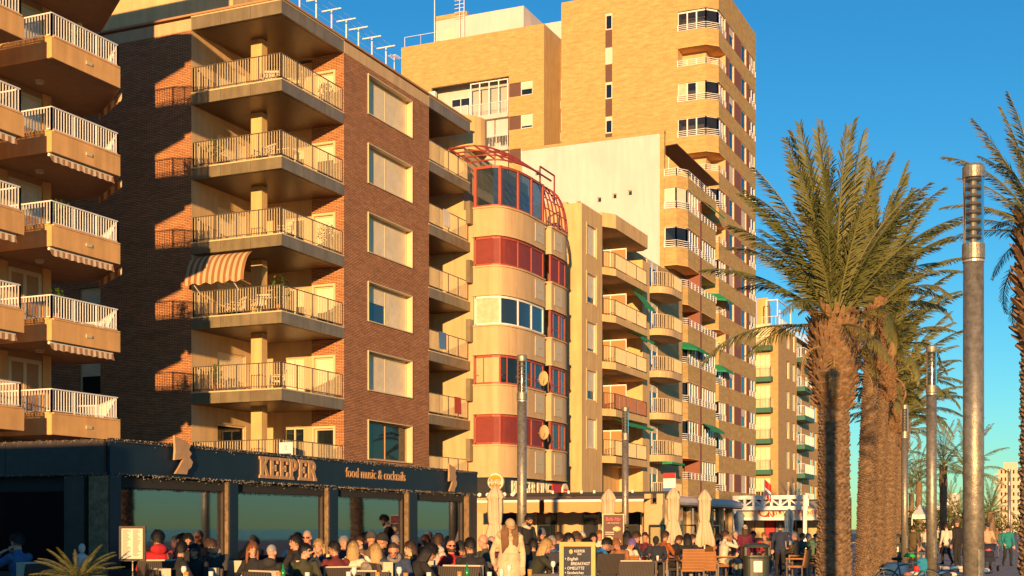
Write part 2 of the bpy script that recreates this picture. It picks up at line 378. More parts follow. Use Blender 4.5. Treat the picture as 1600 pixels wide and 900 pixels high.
g = MB(); g.prism([(-2.0, 19), (-.9, 19.3), (-13.5, 105), (-14.6, 104.6)], .005, .03); structure("planting_strip", g, "soil")

def framed_door(parent, axis, c, u0, u1, z0, z1, fm="beige_frame", sm="shutter_beige", shut=1., nu=1, fw=.12):
    return window(parent, axis, c, u0, u1, z0, z1, depth=.02, nu=nu, fm=fm, sm=sm, shut=shut, fw=fw, name="balcony_door")

# ============================================================ B1: near building at the left edge
b1 = thing("apartment_building", "ochre apartment block with white-railed angular balconies, leftmost in the photo", "building", (-34, 28, 0))
g = MB()
g.box(-46, -31.4, 14, 32.0, 0, 23.4)
wall(g, 'x', -30.8, 14, 32.6, 0, 23.4); g.quad((-30.8, 32.6, 0), (-46, 32.6, 0), (-46, 32.6, 23.4), (-30.8, 32.6, 23.4)); g.quad((-30.8, 14, 0), (-30.8, 14, 23.4), (-46, 14, 23.4), (-46, 14, 0))
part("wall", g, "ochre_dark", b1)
far = [(-30.78, 29.9), (-28.2, 29.9), (-28.2, 32.9), (-30.6, 34.75), (-32.6, 34.5), (-32.6, 32.62), (-30.78, 32.62)]
near = [(-30.78, 19), (-27.9, 19), (-27.9, 28.5), (-30.78, 28.5)]
mat("soffit_lamp", (.5, .45, .35), .5)
for k, zb in enumerate([21.2, 18.4, 15.6, 12.8, 10.0, 7.2, 4.4]):
    for poly, rl in ((far, [(-30.7, 29.98), (-28.28, 29.98), (-28.28, 32.86), (-30.6, 34.65), (-32.5, 34.42)]), (near, [(-27.98, 19.1), (-27.98, 28.42), (-30.7, 28.42)])):
        g = MB(); g.prism(poly, zb, zb+.62); bal = part("balcony", g, "ochre_render", b1)
        cx = sum(p[0] for p in poly)/len(poly); cy = sum(p[1] for p in poly)/len(poly)
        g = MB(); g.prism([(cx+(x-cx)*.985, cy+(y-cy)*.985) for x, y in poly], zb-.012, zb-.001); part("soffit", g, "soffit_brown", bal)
        if k > 0:
            lip = MB()
            for i in range(len(rl)-1): lip.beam((*rl[i], zb+.645), (*rl[i+1], zb+.645), .2, .05)
            part("coping", lip, "ochre_render", bal)
            railing(bal, rl, zb+.66, .70, sp=.115, bw=.022, rw=.05, post=1.0)
        if poly is far:
            g = MB(); g.box(-28.205, -28.17, 31.35, 31.6, zb+.27, zb+.36); part("drain_spout", g, "beige_frame", bal)
            g = MB(); g.tube([(-30.0, 31.3, zb-.1), (-30.0, 31.3, zb-.01)], [.12, .15], 12); part("ceiling_lamp", g, "soffit_lamp", bal)
    if k in (1, 2, 3, 4, 5, 6):
        zf = zb+.62
        framed_door(b1, 'x', -30.8, onx(12, -30.8), onx(64, -30.8), zf, zf+1.95, shut=(.55 if k < 5 else .0), nu=2 if k >= 5 else 1, sm="shutter_white", fw=.13)
        framed_door(b1, 'x', -30.8, 25.0, 27.0, zf, zf+1.95, shut=.4, nu=2)
        g = MB(); g.box(-30.8, -30.76, onx(65, -30.8)+.02, 32.6, zf, zf+2.15); part("pilaster", g, "ochre_render", b1)
        g = MB(); g.box(-30.8, -30.77, onx(0, -30.8)-1, onx(12, -30.8)-.03, zf, zf+2.1); part("pilaster", g, "ochre_render", b1)
    # folded striped awnings under the balcony fronts
    if k in (3, 4, 5):
        for (y0, y1, xx) in ((29.95, 32.7, -28.3), (23.5, 28.3, -28.0)):
            aw = MB(); n = int((y1-y0)/.09)
            for i in range(n):
                ya, yb = y0+(y1-y0)*i/n, y0+(y1-y0)*(i+1)/n; dz = .04*abs(math.sin(i*.9))
                aw.quad((xx+.05, ya, zb-.24-dz), (xx+.05, yb, zb-.24-.04*abs(math.sin((i+1)*.9))), (xx-.03, yb, zb-.02), (xx-.03, ya, zb-.02))
            a_ = part("awning", aw, "awning_stripe", b1)
            cs = MB(); cs.tube([(xx-.06, y0, zb-.06), (xx-.06, y1, zb-.06)], .05, 8); part("awning_roller", cs, "white_metal", a_)
    if k in (2, 3, 4):
        aw = MB(); p, q = Vector((-28.35, 33.15, 0)), Vector((-30.5, 34.55, 0)); n = 16
        for i in range(n):
            a_, b_ = p.lerp(q, i/n), p.lerp(q, (i+1)/n); dz = .05*(i % 2)
            aw.quad((a_.x, a_.y, zb-.24-dz), (b_.x, b_.y, zb-.24-.05*((i+1) % 2)), (b_.x, b_.y, zb-.02), (a_.x, a_.y, zb-.02))
        part("awning", aw, "awning_stripe", b1)
g = MB(); g.prism([(-46, 14), (-27.9, 14), (-27.9, 32.9), (-30.6, 34.75), (-46, 34.5)], 23.6, 24.0); part("roof", g, "ochre_render", b1)

# ============================================================ B2: red brick corner building
X2, Y2 = -27.9, 41.5
xi, yi = -32.07, 46.0
b2 = thing("brick_apartment_building", "red brick apartment block with grey corner balconies and beige shuttered windows", "building", (-36, 50, 0))
zl = [21.05-2.92*k for k in range(7)]
g = MB()
side_holes = []
for k in range(1, 6):
    z = zl[k]; side_holes.append((ony(124, Y2), ony(157, Y2), z+.55, z+2.0))
wall(g, 'y', Y2, -50, xi, 0, 21.05, side_holes, rev=.15)
wh = []
wy0, wy1 = onx(575, X2), onx(643, X2)
for k in range(6): wh.append((wy0, wy1, zl[k]-1.9+.0, zl[k]-.26))
wall(g, 'x', X2, yi, 53.5, 0, 21.05, wh, rev=.34, rmi=1)
xr = ony(487, yi)
hb = [(ony(491, yi), ony(522, yi), zl[k]-2.5, zl[k]-.72) for k in range(6)]
wall(g, 'y', yi, xr, X2, 0, 21.05, hb, rev=.15)
g.quad((-50, 57.8, 0), (X2-3, 57.8, 0), (X2-3, 57.8, 21.05), (-50, 57.8, 21.05))
g.quad((xr, yi, 0), (xr, yi+.4, 0), (xr, yi+.4, 21.05), (xr, yi, 21.05))
g.quad((X2, 53.5, 0), (X2-3.0, 53.5, 0), (X2-3.0, 53.5, 21.05), (X2, 53.5, 21.05))
part("brick_wall", g, ["red_brick", "beige_frame"], b2)
g = MB()
dh = [(onx(340, xi), onx(384, xi), zl[k]-2.5, zl[k]-.62) for k in range(6)]
wall(g, 'x', xi, Y2, yi+.4, 0, 21.05, dh, rev=.12)
part("rendered_wall", g, "beige_render", b2); g = MB()
bh = [(xi+1.0, xr-.62, zl[k]-2.5, zl[k]-.62) for k in range(6)]
wall(g, 'y', yi+.4, xi, xr, 0, 21.05, bh, rev=.12)
part("rendered_wall", g, "beige_render", b2); g = MB()
wall(g, 'x', X2-3.0, 53.5, 57.8, 0, 21.05, [(54.6, 56.6, zl[k]-2.5, zl[k]-.5) for k in range(6)], rev=.12)
part("rendered_wall", g, "beige_render", b2)
for k in range(6):
    dark = (k == 5)
    z = zl[k]
    # front windows with proud surround
    fr = MB(); y0, y1, z0, z1 = wh[k]
    for (a0, a1, c0, c1) in ((y0-.03, y0+.012, z0-.03, z1+.03), (y1-.012, y1+.03, z0-.03, z1+.03), (y0+.012, y1-.012, z1-.012, z1+.03), (y0+.012, y1-.012, z0-.03, z0+.012)): pbox(fr, 'x', X2, a0, a1, c0, c1, -.05, .1)
    part("window_surround", fr, "beige_frame", b2)
    window(b2, 'x', X2, y0+.013, y1-.013, z0+.013, z1-.013, depth=.3, nu=2, fm="beige_frame" if not dark else "ochre_dark", shut=([1, 1], [1, 1], [1, 1], [.45, 1], [1, 1], [0, 0])[k], sm="shutter_beige", pm="blue_glass" if k == 3 else "window_glass")
    # recess doors
    u0, u1, a, c = dh[k]
    window(b2, 'x', xi, u0+.003, u1-.003, a, c-.003, depth=.1, nu=1, fm="beige_frame", sm="shutter_beige", shut=(1, .5, 1, .6, .9, 0)[k], fw=.07, name="balcony_door")
    u0, u1, a, c = bh[k]
    window(b2, 'y', yi+.4, u0+.003, u1-.003, a, c-.003, depth=.1, nu=2, fm="beige_frame", sm="shutter_beige", shut=([0, 1], [0, .2], [.3, 0], [0, .4], [1, 1], [0, 0])[k], fw=.06, name="balcony_door")
    u0, u1, a, c = hb[k]
    window(b2, 'y', yi, u0+.003, u1-.003, a, c-.003, depth=.13, nu=1, fm="beige_frame", sm="shutter_beige", shut=(1, .35, 1, .6, 1, 0)[k], fw=.07)
    fr = MB()
    for (p0, p1, c0, c1) in ((u0-.08, u0+.006, a, c+.08), (u1-.006, u1+.08, a, c+.08), (u0+.006, u1-.006, c-.006, c+.08)): pbox(fr, 'y', yi, p0, p1, c0, c1, -.06, .07)
    part("window_surround", fr, "beige_frame", b2)
    window(b2, 'x', X2-3.0, 54.603, 56.597, z-2.5, z-.503, depth=.1, nu=2, shut=.3, name="balcony_door")
    if k >= 0:
        h = side_holes[k-1] if k else None
        if h: window(b2, 'y', Y2, h[0]+.003, h[1]-.003, h[2]+.003, h[3]-.003, depth=.12, nu=1, fm="beige_frame", sm="shutter_beige", shut=.45, sill=.06)
    # columns
    cx0, cx1, cy0, cy1 = -30.55, -30.04, 43.3, 43.68
    g = MB(); g.box(cx0, cx1, cy0, cy1, zl[k]-2.5, zl[k]-.004); part("column", g, "sand_render", b2)
for k in range(7):
    z = zl[k]; th = .48 if k == 0 else .42
    for (x0, x1, y0, y1) in ((xi-.0, X2+.0, Y2, yi), (X2-3.0, X2, 53.5, 57.85)):
        g = MB(); g.box(x0+.004, x1+.012, y0-.012, y1-.004, z, z+th); sl = part("balcony_slab", g, "grey_panel", b2)
        g = MB(); g.box(x0+.1, x1-.12, y0+.12, y1-.1, z-.012, z-.001); part("plank_soffit", g, "wood_soffit", sl)
        # panel joints of the fascia
        g = MB()
        for i in range(1, 3):
            yy = y0+(y1-y0)*i/3; g.box(x1+.011, x1+.016, yy-.008, yy+.008, z, z+th)
            xx = x0+(x1-x0)*i/3
            if x0 == xi: g.box(xx-.008, xx+.008, y0-.016, y0-.011, z, z+th)
        part("fascia_joint", g, "dark_rail", sl)
        g = MB(); g.box(x0, x1+.03, y0-.03, y1, z+th, z+th+.05); part("coping", g, "beige_frame", sl)
        if k:
            if x0 == xi: line = [(x0+.06, Y2+.45), (x0+.06, Y2+.06), (X2-.06, Y2+.06), (X2-.06, yi-.05)]
            else: line = [(X2-.06, 53.55), (X2-.06, 57.7)]
            railing(b2, line, z+th+.05, .98, sp=.118, rm="dark_rail", bm="beige_metal", post=1.1, bw=.026, rw=.04, bottom=.1)
# roof band over the brick, parapet, penthouse
g = MB(); g.box(X2-.3, X2+.02, yi-.002, 53.502, 21.05, 21.53); g.box(-50, xi, Y2-.01, Y2+.3, 21.05, 21.5); part("parapet", g, "beige_render", b2)
g = MB(); g.box(X2-.4, X2+.08, Y2-.08, 57.9, 21.58, 21.66); g.box(-50, X2-.4, Y2-.08, Y2+.3, 21.58, 21.66); part("roof_coping", g, "ochre_dark", b2)
g = MB(); g.box(-50, X2-.4, Y2+.3, 57.8, 21.2, 21.5); part("roof", g, "beige_render", b2)
g = MB(); g.box(-46, -31.2, 43.0, 46.2, 21.5, 26.5); part("penthouse", g, "sand_render", b2)
for i, px in enumerate((468, 494, 518, 541, 560, 581, 603)):
    y = onx(px, -28.3); g = MB(); g.tube([(-28.3, y, 21.6), (-28.3, y, 22.75)], .03, 6); g.beam((-28.75, y, 22.75), (-27.85, y, 22.75), .05, .05); part("clothes_post", g, "white_metal", b2)
g = MB()
for xx in (-28.65, -28.3, -27.95): g.beam((xx, onx(468, -28.3), 22.72), (xx, onx(603, -28.3), 22.72), .008)
g.beam((-28.3, onx(468, -28.3), 22.2), (-28.3, onx(603, -28.3), 22.2), .008)
part("clothes_line", g, "white_metal", b2)
g = MB(); ya = onx(616, -28.6); g.tube([(-28.6, ya, 21.6), (-28.6, ya, 22.9)], .02, 6)
for j in range(6): g.beam((-28.6-.22, ya+.1*j-.2, 22.8), (-28.6+.22, ya+.1*j-.2, 22.8), .015)
g.beam((-28.6, ya-.35, 22.8), (-28.6, ya+.5, 22.8), .02); part("antenna", g, "white_metal", b2)
# striped drop awning on the third balcony (open), sloping out of the recess
zz = zl[3]; g = MB(); n = 12; xs0, xs1 = xi+.05, ony(392, Y2)
for i in range(n):
    t0, t1 = i/n, (i+1)/n
    f0 = (Y2+.25-.75*math.sin(t0*1.35), zz-.06-1.15*(1-math.cos(t0*1.5))); f1 = (Y2+.25-.75*math.sin(t1*1.35), zz-.06-1.15*(1-math.cos(t1*1.5)))
    g.quad((xs0, f1[0], f1[1]), (xs1, f1[0], f1[1]), (xs1, f0[0], f0[1]), (xs0, f0[0], f0[1]))
m_ = 22
for i in range(m_):
    xa, xb = xs0+(xs1-xs0)*i/m_, xs0+(xs1-xs0)*(i+1)/m_
    g.quad((xa, f1[0], f1[1]-.16-.05*math.sin(i*1.4)), (xb, f1[0], f1[1]-.16-.05*math.sin((i+1)*1.4)), (xb, f1[0], f1[1]), (xa, f1[0], f1[1]))
aw = part("awning", g, "awning_wide", b2, label="brown and cream striped awning")
g = MB(); g.tube([(xs0+.3, Y2+.06, zl[4]+1.4), (xs0+.3, f1[0], f1[1])], .02, 6); g.tube([(xs1-.6, Y2+.06, zl[4]+1.4), (xs1-.6, f1[0], f1[1])], .02, 6); part("awning_arm", g, "white_metal", aw)
# sign hung on the lowest railing
sg = tag(part("estate_agent_sign", MB().box(ony(437, Y2-.1), ony(458, Y2-.1), Y2-.14, Y2-.1, zat(-28, Y2, 713), zat(-28, Y2, 692)), "white_frame", None), "small white estate agent board hung on the lowest balcony railing", "sign")
mat("navy_paint", (.006, .018, .034), .5, noise=.25)
mat("print_blue", (.06, .14, .32), .6)
lettering("0", .26, "print_blue", sg, (ony(447.5, Y2-.1), Y2-.142, zat(-28, Y2, 704)), 'y', ext=.002, align='CENTER')
g = MB(); g.box(ony(440, Y2-.1), ony(456, Y2-.1), Y2-.145, Y2-.141, zat(-28, Y2, 712), zat(-28, Y2, 709)); part("print_line", g, "print_blue", sg)

# ============================================================ B3: cream building with rounded bays
b3 = thing("rounded_bay_building", "cream building with rounded bays, red window frames and red roof pergola", "building", (-30, 62, 0))
def arc(cx, cy, rx, ry, a0, a1, n): return [(cx+rx*math.cos(R(a0+(a1-a0)*i/n)), cy+ry*math.sin(R(a0+(a1-a0)*i/n))) for i in range(n+1)]
bay1 = [(-27.75, 57.85)]+[(-26.65, 57.85)]+arc(-26.65, 60.6, .9, 2.75, -90, 0, 12)[1:]+[(-25.75, 62.3)]
bay2 = [(-25.75, 62.95)]+[(-25.68, 63.0), (-25.68, 64.6)]+arc(-26.9, 64.6, 1.22, 2.0, 0, 80, 8)[1:]
zt = [17.28, 14.4, 11.5, 8.6, 5.65]; zbm = [15.95, 13.05, 10.15, 7.25, 4.16]
g = MB(); g.box(-42, -26.95, 58.2, 66.5, 3.2, 17.3); g.box(-42, -27.73, 57.9, 58.2, 3.2, 17.3); g.box(-42, -28.5, 58.4, 66.5, 17.3, 20.6); part("wall", g, "rotunda_render", b3)
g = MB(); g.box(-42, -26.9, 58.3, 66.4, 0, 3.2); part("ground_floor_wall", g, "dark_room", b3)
g = MB(); g.prism(arc(-30.2, 59.8, 2.2, 1.6, -90, 90, 14)+[(-36, 61.4), (-36, 58.2)], 20.6, 22.3); part("roof_room", g, "sand_render", b3)
for bi, (bl, back) in enumerate(((bay1, [(-27.2, 62.35), (-27.75, 62.3)]), (bay2, [(-27.2, 66.5), (-27.2, 62.9)]))):
    for k in range(5):
        g = MB(); g.prism(bl+back, zbm[k], zt[k]); band = part("parapet_band", g, "rotunda_render", b3)
        g = MB(); g.prism(offset_line(bl, .06)+back, zt[k], zt[k]+.07); part("sill", g, "beige_render", band)
        g = MB(); g.prism(offset_line(bl, .05)+back, zbm[k]-.05, zbm[k]); part("moulding", g, "beige_render", band)
        # grey inset panel on the street side
        yy = (61.0, 62.1) if bi == 0 else (63.4, 64.5); xx = -25.75 if bi == 0 else -25.68
        g = MB(); g.box(xx, xx+.025, yy[0], yy[1], zbm[k]+.25, zt[k]-.15); pn = part("inset_panel", g, "beige_metal", band)
        g = MB()
        for dy in (-.15, .15): g.tube([(xx+.02, sum(yy)/2+dy, (zbm[k]+zt[k])/2-.03), (xx+.04, sum(yy)/2+dy, (zbm[k]+zt[k])/2-.03)], .025, 6)
        part("vent_hole", g, "dark_rail", pn)
        # glazing above this band
        zlo = zt[k]+.07; zhi = (19.35 if k == 0 else zbm[k-1]-.05)
        if bi == 1 and k == 0: continue
        inner = offset_line(bl, -.10)
        L = [0]
        for i in range(len(inner)-1): L.append(L[-1]+math.dist(inner[i], inner[i+1]))
        def along(s):
            s = min(max(s, 0), L[-1]); i = max(j for j in range(len(L)) if L[j] <= s+1e-9); i = min(i, len(inner)-2)
            t = (s-L[i])/(L[i+1]-L[i]); return (inner[i][0]+(inner[i+1][0]-inner[i][0])*t, inner[i][1]+(inner[i+1][1]-inner[i][1])*t)
        cuts = [.02, .25, .47, .72, .985] if bi == 0 else [.03, .34, .62, .97]
        style = (("blue_glass", "red_frame"), ("shutter_red", "red_frame"), ("blue_glass", "white_frame"), ("window_glass", "red_frame"), ("shutter_red", "red_frame"))[k]
        if bi == 1: style = (("", ""), ("shutter_red", "red_frame"), ("window_glass", "red_frame"), ("window_glass", "red_frame"), ("window_glass", "red_frame"))[k]
        fr = MB(); fw = .14 if (k == 0) else .09
        for c in cuts:
            p = along(c*L[-1]); fr.box(p[0]-fw/2, p[0]+fw/2, p[1]-fw/2, p[1]+fw/2, zlo, zhi)
        for i in range(len(cuts)-1):
            nn = 3; sub = [along((cuts[i]+(cuts[i+1]-cuts[i])*j/nn)*L[-1]) for j in range(nn+1)]
            for j in range(nn):
                fr.beam((*sub[j], zlo+.05), (*sub[j+1], zlo+.05), .09, .1); fr.beam((*sub[j], zhi-.06), (*sub[j+1], zhi-.06), .09, .12)
            if style[0] in ("window_glass",):
                p = sub[1]; fr.beam((*p, zlo), (*p, zhi), .05); fr.beam((*sub[0], zlo+.45), (*sub[3], zlo+.45), .05)
        wf = part("window_frame", fr, style[1], b3)
        for i in range(len(cuts)-1):
            pmn = style[0]; 
            if bi == 0 and k == 2 and i == 0: pmn = "curtain"
            if bi == 0 and k == 3 and i == 0: pmn = "rotunda_render"
            sub = [along((cuts[i]+(cuts[i+1]-cuts[i])*j/4)*L[-1]) for j in range(5)]
            g = MB()
            for j in range(4): g.quad((*sub[j], zlo+.02), (*sub[j+1], zlo+.02), (*sub[j+1], zhi-.02), (*sub[j], zhi-.02))
            part("shutter" if "shutter" in pmn else "pane", g, pmn, wf)
            if pmn == "window_glass" and (i+k) % 2 == 0:
                g = MB()
                s2 = [(p[0]-.12, p[1]+.06) for p in sub]
                for j in range(2): g.quad((*s2[j], zlo+.3), (*s2[j+1], zlo+.3), (*s2[j+1], zhi-.03), (*s2[j], zhi-.03))
                part("curtain", g, "curtain", wf)
# groove between the bays
g = MB(); g.box(-27.2, -26.05, 62.3, 62.96, 3.2, 17.0); part("groove_wall", g, "rotunda_render", b3)
# corner drain and wall brackets seen against the brick block
for k in range(5):
    z = zt[k]; g = MB(); g.box(-27.95, -27.72, 57.5, 57.86, z-.75, z+.35); part("corner_bracket", g, "grey_panel", b3)
# pergola
g = MB(); pl = offset_line(bay1, .25)[1:]+[(-25.5, 62.9)]; pl2 = offset_line(bay2, .15)
pw = offset_line(bay1, -1.6)
rails = []
for j in range(4):
    t_ = j/3; ln = [(x-1.5*t_, y+.75*t_) for x, y in offset_line(bay1, .35)]; rails.append((ln, 19.5+1.05*t_))
    for i in range(len(ln)-1): g.beam((*ln[i], 19.5+1.05*t_), (*ln[i+1], 19.5+1.05*t_), .06, .07)
for i in range(0, len(bay1), 2):
    g.beam((*rails[0][0][i], 19.52), (*rails[-1][0][i], 20.57), .05, .07)
for j, yy in enumerate([62.5, 63.05, 63.6, 64.15, 64.7, 65.2, 65.6]):
    ex = 1.2-.05*max(0, j-5)**1.5
    pts = [(-26.95+ex*math.sin(R(a)), yy, 17.36+2.6*math.cos(R(a))) for a in (0, 15, 30, 45, 60, 75, 90)]
    for i in range(len(pts)-1): g.beam(pts[i], pts[i+1], .065, .08, up=(0, 1, 0))
for a in (10, 25, 40, 55, 70, 86):
    x, z = -26.95+1.18*math.sin(R(a)), 17.36+2.58*math.cos(R(a)); g.beam((x, 62.5, z), (x, 65.6, z), .035, .04)
g.beam((-26.4, 63.2, 20.6), (-26.4, 65.2, 20.6), .07); g.beam((-26.4, 65.2, 19), (-26.4, 65.2, 20.6), .07); g.beam((-26.4, 63.2, 19.6), (-26.4, 63.2, 20.6), .07)
part("roof_pergola", g, "pergola_red", b3)
g = MB(); g.tube([(-28.2, 66, 17), (-28.2, 66, 19.6)], .16, 10); g.tube([(-28.2, 66, 19.6), (-28.2, 66, 19.85)], [.22, .22], 10); part("flue", g, "print_blue", b3)
for k, (px, py) in enumerate(((850, 592), (851, 676))):
    y = onx(px, -25.4); z = zat(-25.4, y, py); g = MB()
    g.ell((-25.35, y-.2, z), (.36, .09, .38), 14, 8, mtx=Matrix.Rotation(R(-25), 3, 'Z')); g.tube([(-25.4, y, z), (-26, y+.3, z)], .03, 6)
    g.tube([(-25.35, y-.25, z-.3), (-25.1, y-.7, z)], .015, 5)
    part("satellite_dish", g, "rotunda_render" if k else "sand_render", b3, smooth=True)
# ground-floor restaurant sign on this building
mat("sign_cream", (.80, .70, .48), .5); mat("sign_red", (.55, .025, .02), .5); mat("sign_orange", (.75, .30, .03), .5); mat("sign_black", (.02, .02, .02), .5); mat("sign_blue", (.05, .16, .35), .5)
y0s = 57.6
rs = thing("restaurant_sign", "round burger restaurant sign with red lettering on a dark fascia with cream block letters", "sign", (-26.3, 58.5, 3.2))
g = MB(); g.box(-28.4, -25.95, 57.55, 57.62, 3.1, 4.06); g.box(-25.95, -25.9, 57.62, 66.0, 3.1, 4.06); part("fascia", g, "sign_black", rs)
g = MB(); g.box(-28.4, -25.85, 57.5, 57.55, 3.04, 3.12); g.box(-25.9, -25.84, 57.5, 66, 3.04, 3.12); part("fascia_trim", g, "white_frame", rs)
cxs = ony(774, 57.4); czs = zat(cxs, 57.4, 753)
g = MB(); g.tube([(cxs, 57.52, czs), (cxs, 57.38, czs)], .42, 28); disc = part("sign_disc", g, "sign_cream", rs)
for sgn, nm in ((1, "bun_top"), (-1, "bun_bottom")):
    g = MB(); pts = [(cxs+.33*math.cos(R(a)), 57.372, czs+.13*sgn+.2*sgn*math.sin(R(a))) for a in range(0, 181, 15)]; g.poly(pts if sgn < 0 else pts[::-1]); part(nm, g, "sign_orange", disc)
g = MB(); g.tube([(cxs-.4*math.cos(R(a)), 57.37, czs+.4*math.sin(R(a))) for a in range(-100, 60, 10)], .02, 5); part("blue_swoosh", g, "sign_blue", disc)
lettering("BURGER", .2, "sign_red", disc, (cxs, 57.36, czs+.01), 'y', align='CENTER', sx=.92)
lettering("KING", .24, "sign_red", disc, (cxs, 57.36, czs-.18), 'y', align='CENTER', sx=1.05)
lettering("BURGER KING", .95, "sign_cream", rs, (-25.86, 58.3, 3.3), 'x', ext=.04, sx=.85)
g = MB(); g.box(-25.9, -25.84, 63.6, 64.8, 3.2, 3.95); part("red_panel", g, "sign_red", rs)
g = MB(); g.tube([(-25.89, 65.35, 3.6), (-25.8, 65.35, 3.6)], .42, 20); d2 = part("sign_disc", g, "sign_cream", rs)
lettering("BURGER", .19, "sign_red", d2, (-25.79, 65.05, 3.62), 'x', sx=.75); lettering("KING", .22, "sign_red", d2, (-25.79, 65.09, 3.42), 'x', sx=.8)

# ============================================================ B4: sand-coloured block with white-panelled balconies
X4 = -26.8; ya4, yb4 = onx(909, X4), onx(1015, X4)
b4 = thing("sand_apartment_building", "sand coloured apartment block with white-panelled balconies and a column of shuttered windows", "building", (-31, 76, 0))
zs4 = [17.3-2.83*k for k in range(5)]     # balcony floor levels
yw0, yw1 = onx(917, X4), onx(932, X4); yb0, yb1 = onx(941, X4), onx(1004, X4)
g = MB()
hol = [(yw0, yw1, zs4[k]+.35, zs4[k]+2.05) for k in range(5)]
wall(g, 'x', X4, ya4, yb0, 3.2, 20.4, hol, rev=.2); wall(g, 'x', X4, yb1, yb4, 3.2, 19.2)
wall(g, 'y', ya4, -42, X4, 3.2, 20.4); g.quad((-42, ya4, 20.4), (X4, ya4, 20.4), (X4, yb0, 20.4), (-42, yb0, 20.4))
wall(g, 'x', X4-1.6, yb0, yb1, 3.2, 20.4, [(yb0+1.2, yb0+3.0, z+.05, z+2.1) for z in zs4]+[(yb1-1.6, yb1-.6, z+.9, z+2.1) for z in zs4], rev=.1)
g.quad((X4, yb0, 3.2), (X4-1.6, yb0, 3.2), (X4-1.6, yb0, 20.4), (X4, yb0, 20.4)); g.quad((X4, yb1, 3.2), (X4-1.6, yb1, 3.2), (X4-1.6, yb1, 19.2), (X4, yb1, 19.2))
g.quad((X4, yb4, 3.2), (-42, yb4, 3.2), (-42, yb4, 19.2), (X4, yb4, 19.2))
part("wall", g, "sand_render", b4)
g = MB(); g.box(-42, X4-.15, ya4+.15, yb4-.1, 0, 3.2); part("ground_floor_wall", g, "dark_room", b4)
g = MB(); g.prism([(X4-1.6, yb0), (X4, yb0), (X4+.55, yb0+.9), (X4+.55, yb1-.6), (X4, yb1), (X4-1.6, yb1)], zs4[0]+2.45, zs4[0]+3.3); part("top_parapet", g, "sand_render", b4)
g = MB(); g.box(-38, X4-1.0, yb0+.2, yb4-2, 20.4, 20.7); g.box(-34, X4-2.5, ya4+4, ya4+8, 20.4, 21.6); part("roof_box", g, "rotunda_render", b4)
mat("balcony_panel", (.70, .63, .50), .5, noise=.08); mat("partition_brown", (.42, .22, .08), .7)
for k in range(5):
    z = zs4[k]
    window(b4, 'x', X4, yw0+.008, yw1-.008, hol[k][2]+.003, hol[k][3]-.003, depth=.16, nu=1, shut=(1, .8, .92, .7, 1)[k], sm="shutter_white", fm="white_frame")
    fr = MB(); pbox(fr, 'x', X4, yw0-.1, yw0+.006, hol[k][2]-.1, hol[k][3]+.1, -.04, .09); pbox(fr, 'x', X4, yw1-.006, yw1+.1, hol[k][2]-.1, hol[k][3]+.1, -.04, .09); part("window_surround", fr, "rotunda_render", b4)
    bal = [(X4-1.58, yb0+.004), (X4+.02, yb0+.004), (X4+.55, yb0+.9), (X4+.55, yb1-.6), (X4+.02, yb1-.004), (X4-1.58, yb1-.004)]
    g = MB(); g.prism(bal, z-.42, z); part("balcony_slab", g, "sand_render", b4)
    line = [(X4+.05, yb0+.1), (X4+.48, yb0+.92), (X4+.48, yb1-.64), (X4+.05, yb1-.06)]
    railing(b4, line, z+.02, .95, sp=.14, rm="dark_rail", bm="brown_panel" if k == 3 else "beige_metal", post=2.2, bw=.03)
    n = 7; a, b_ = line[1], line[2]
    for i in range(n):
        p0 = a[1]+(b_[1]-a[1])*i/n; g = MB(); g.box(a[0]-.045, a[0]-.02, p0+.03, a[1]+(b_[1]-a[1])*(i+1)/n-.03, z+.1, z+.9); part("balcony_panel", g, "balcony_panel", b4)
    g = MB(); g.prism([(X4-1.55, yb0+3.4), (X4+.35, yb0+3.4), (X4+.35, yb0+3.48), (X4-1.55, yb0+3.48)], z, z+1.75); pa = part("balcony_partition", g, "partition_brown", b4)
    g = MB(); g.box(X4-1.55, X4+.37, yb0+3.36, yb0+3.4, z+1.7, z+1.78); g.box(X4+.33, X4+.38, yb0+3.36, yb0+3.4, z, z+1.7); g.box(X4-.7, X4-.65, yb0+3.36, yb0+3.4, z, z+1.7); part("partition_frame", g, "white_frame", pa)
    window(b4, 'x', X4-1.6, yb0+1.203, yb0+2.997, z+.05, z+2.097, depth=.08, nu=2, name="balcony_door", shut=.3); window(b4, 'x', X4-1.6, yb1-1.597, yb1-.603, z+.903, z+2.097, depth=.08, nu=1, shut=.6)
    if k in (1, 2, 4):
        aw = MB(); zt_ = z+2.36; y0, y1 = ((yb1-2.6, yb1-.5), (yb1-3.4, yb1-.6), (yb0+.7, yb1-.7))[(1, 2, 4).index(k)]
        out, drop = ((.9, 1.05), (.9, .32), (.9, .30))[(1, 2, 4).index(k)]
        n = 10
        for i in range(n):
            p0, p1 = y0+(y1-y0)*i/n, y0+(y1-y0)*(i+1)/n
            aw.quad((X4+.1, p0, zt_), (X4+.1+out, p0, zt_-drop), (X4+.1+out, p1, zt_-drop), (X4+.1, p1, zt_))
            s0, s1 = .14+.05*(i % 2), .14+.05*((i+1) % 2); aw.quad((X4+.1+out, p0, zt_-drop), (X4+.1+out, p0, zt_-drop-s0), (X4+.1+out, p1, zt_-drop-s1), (X4+.1+out, p1, zt_-drop))
        part("awning", aw, "green_awning", b4)
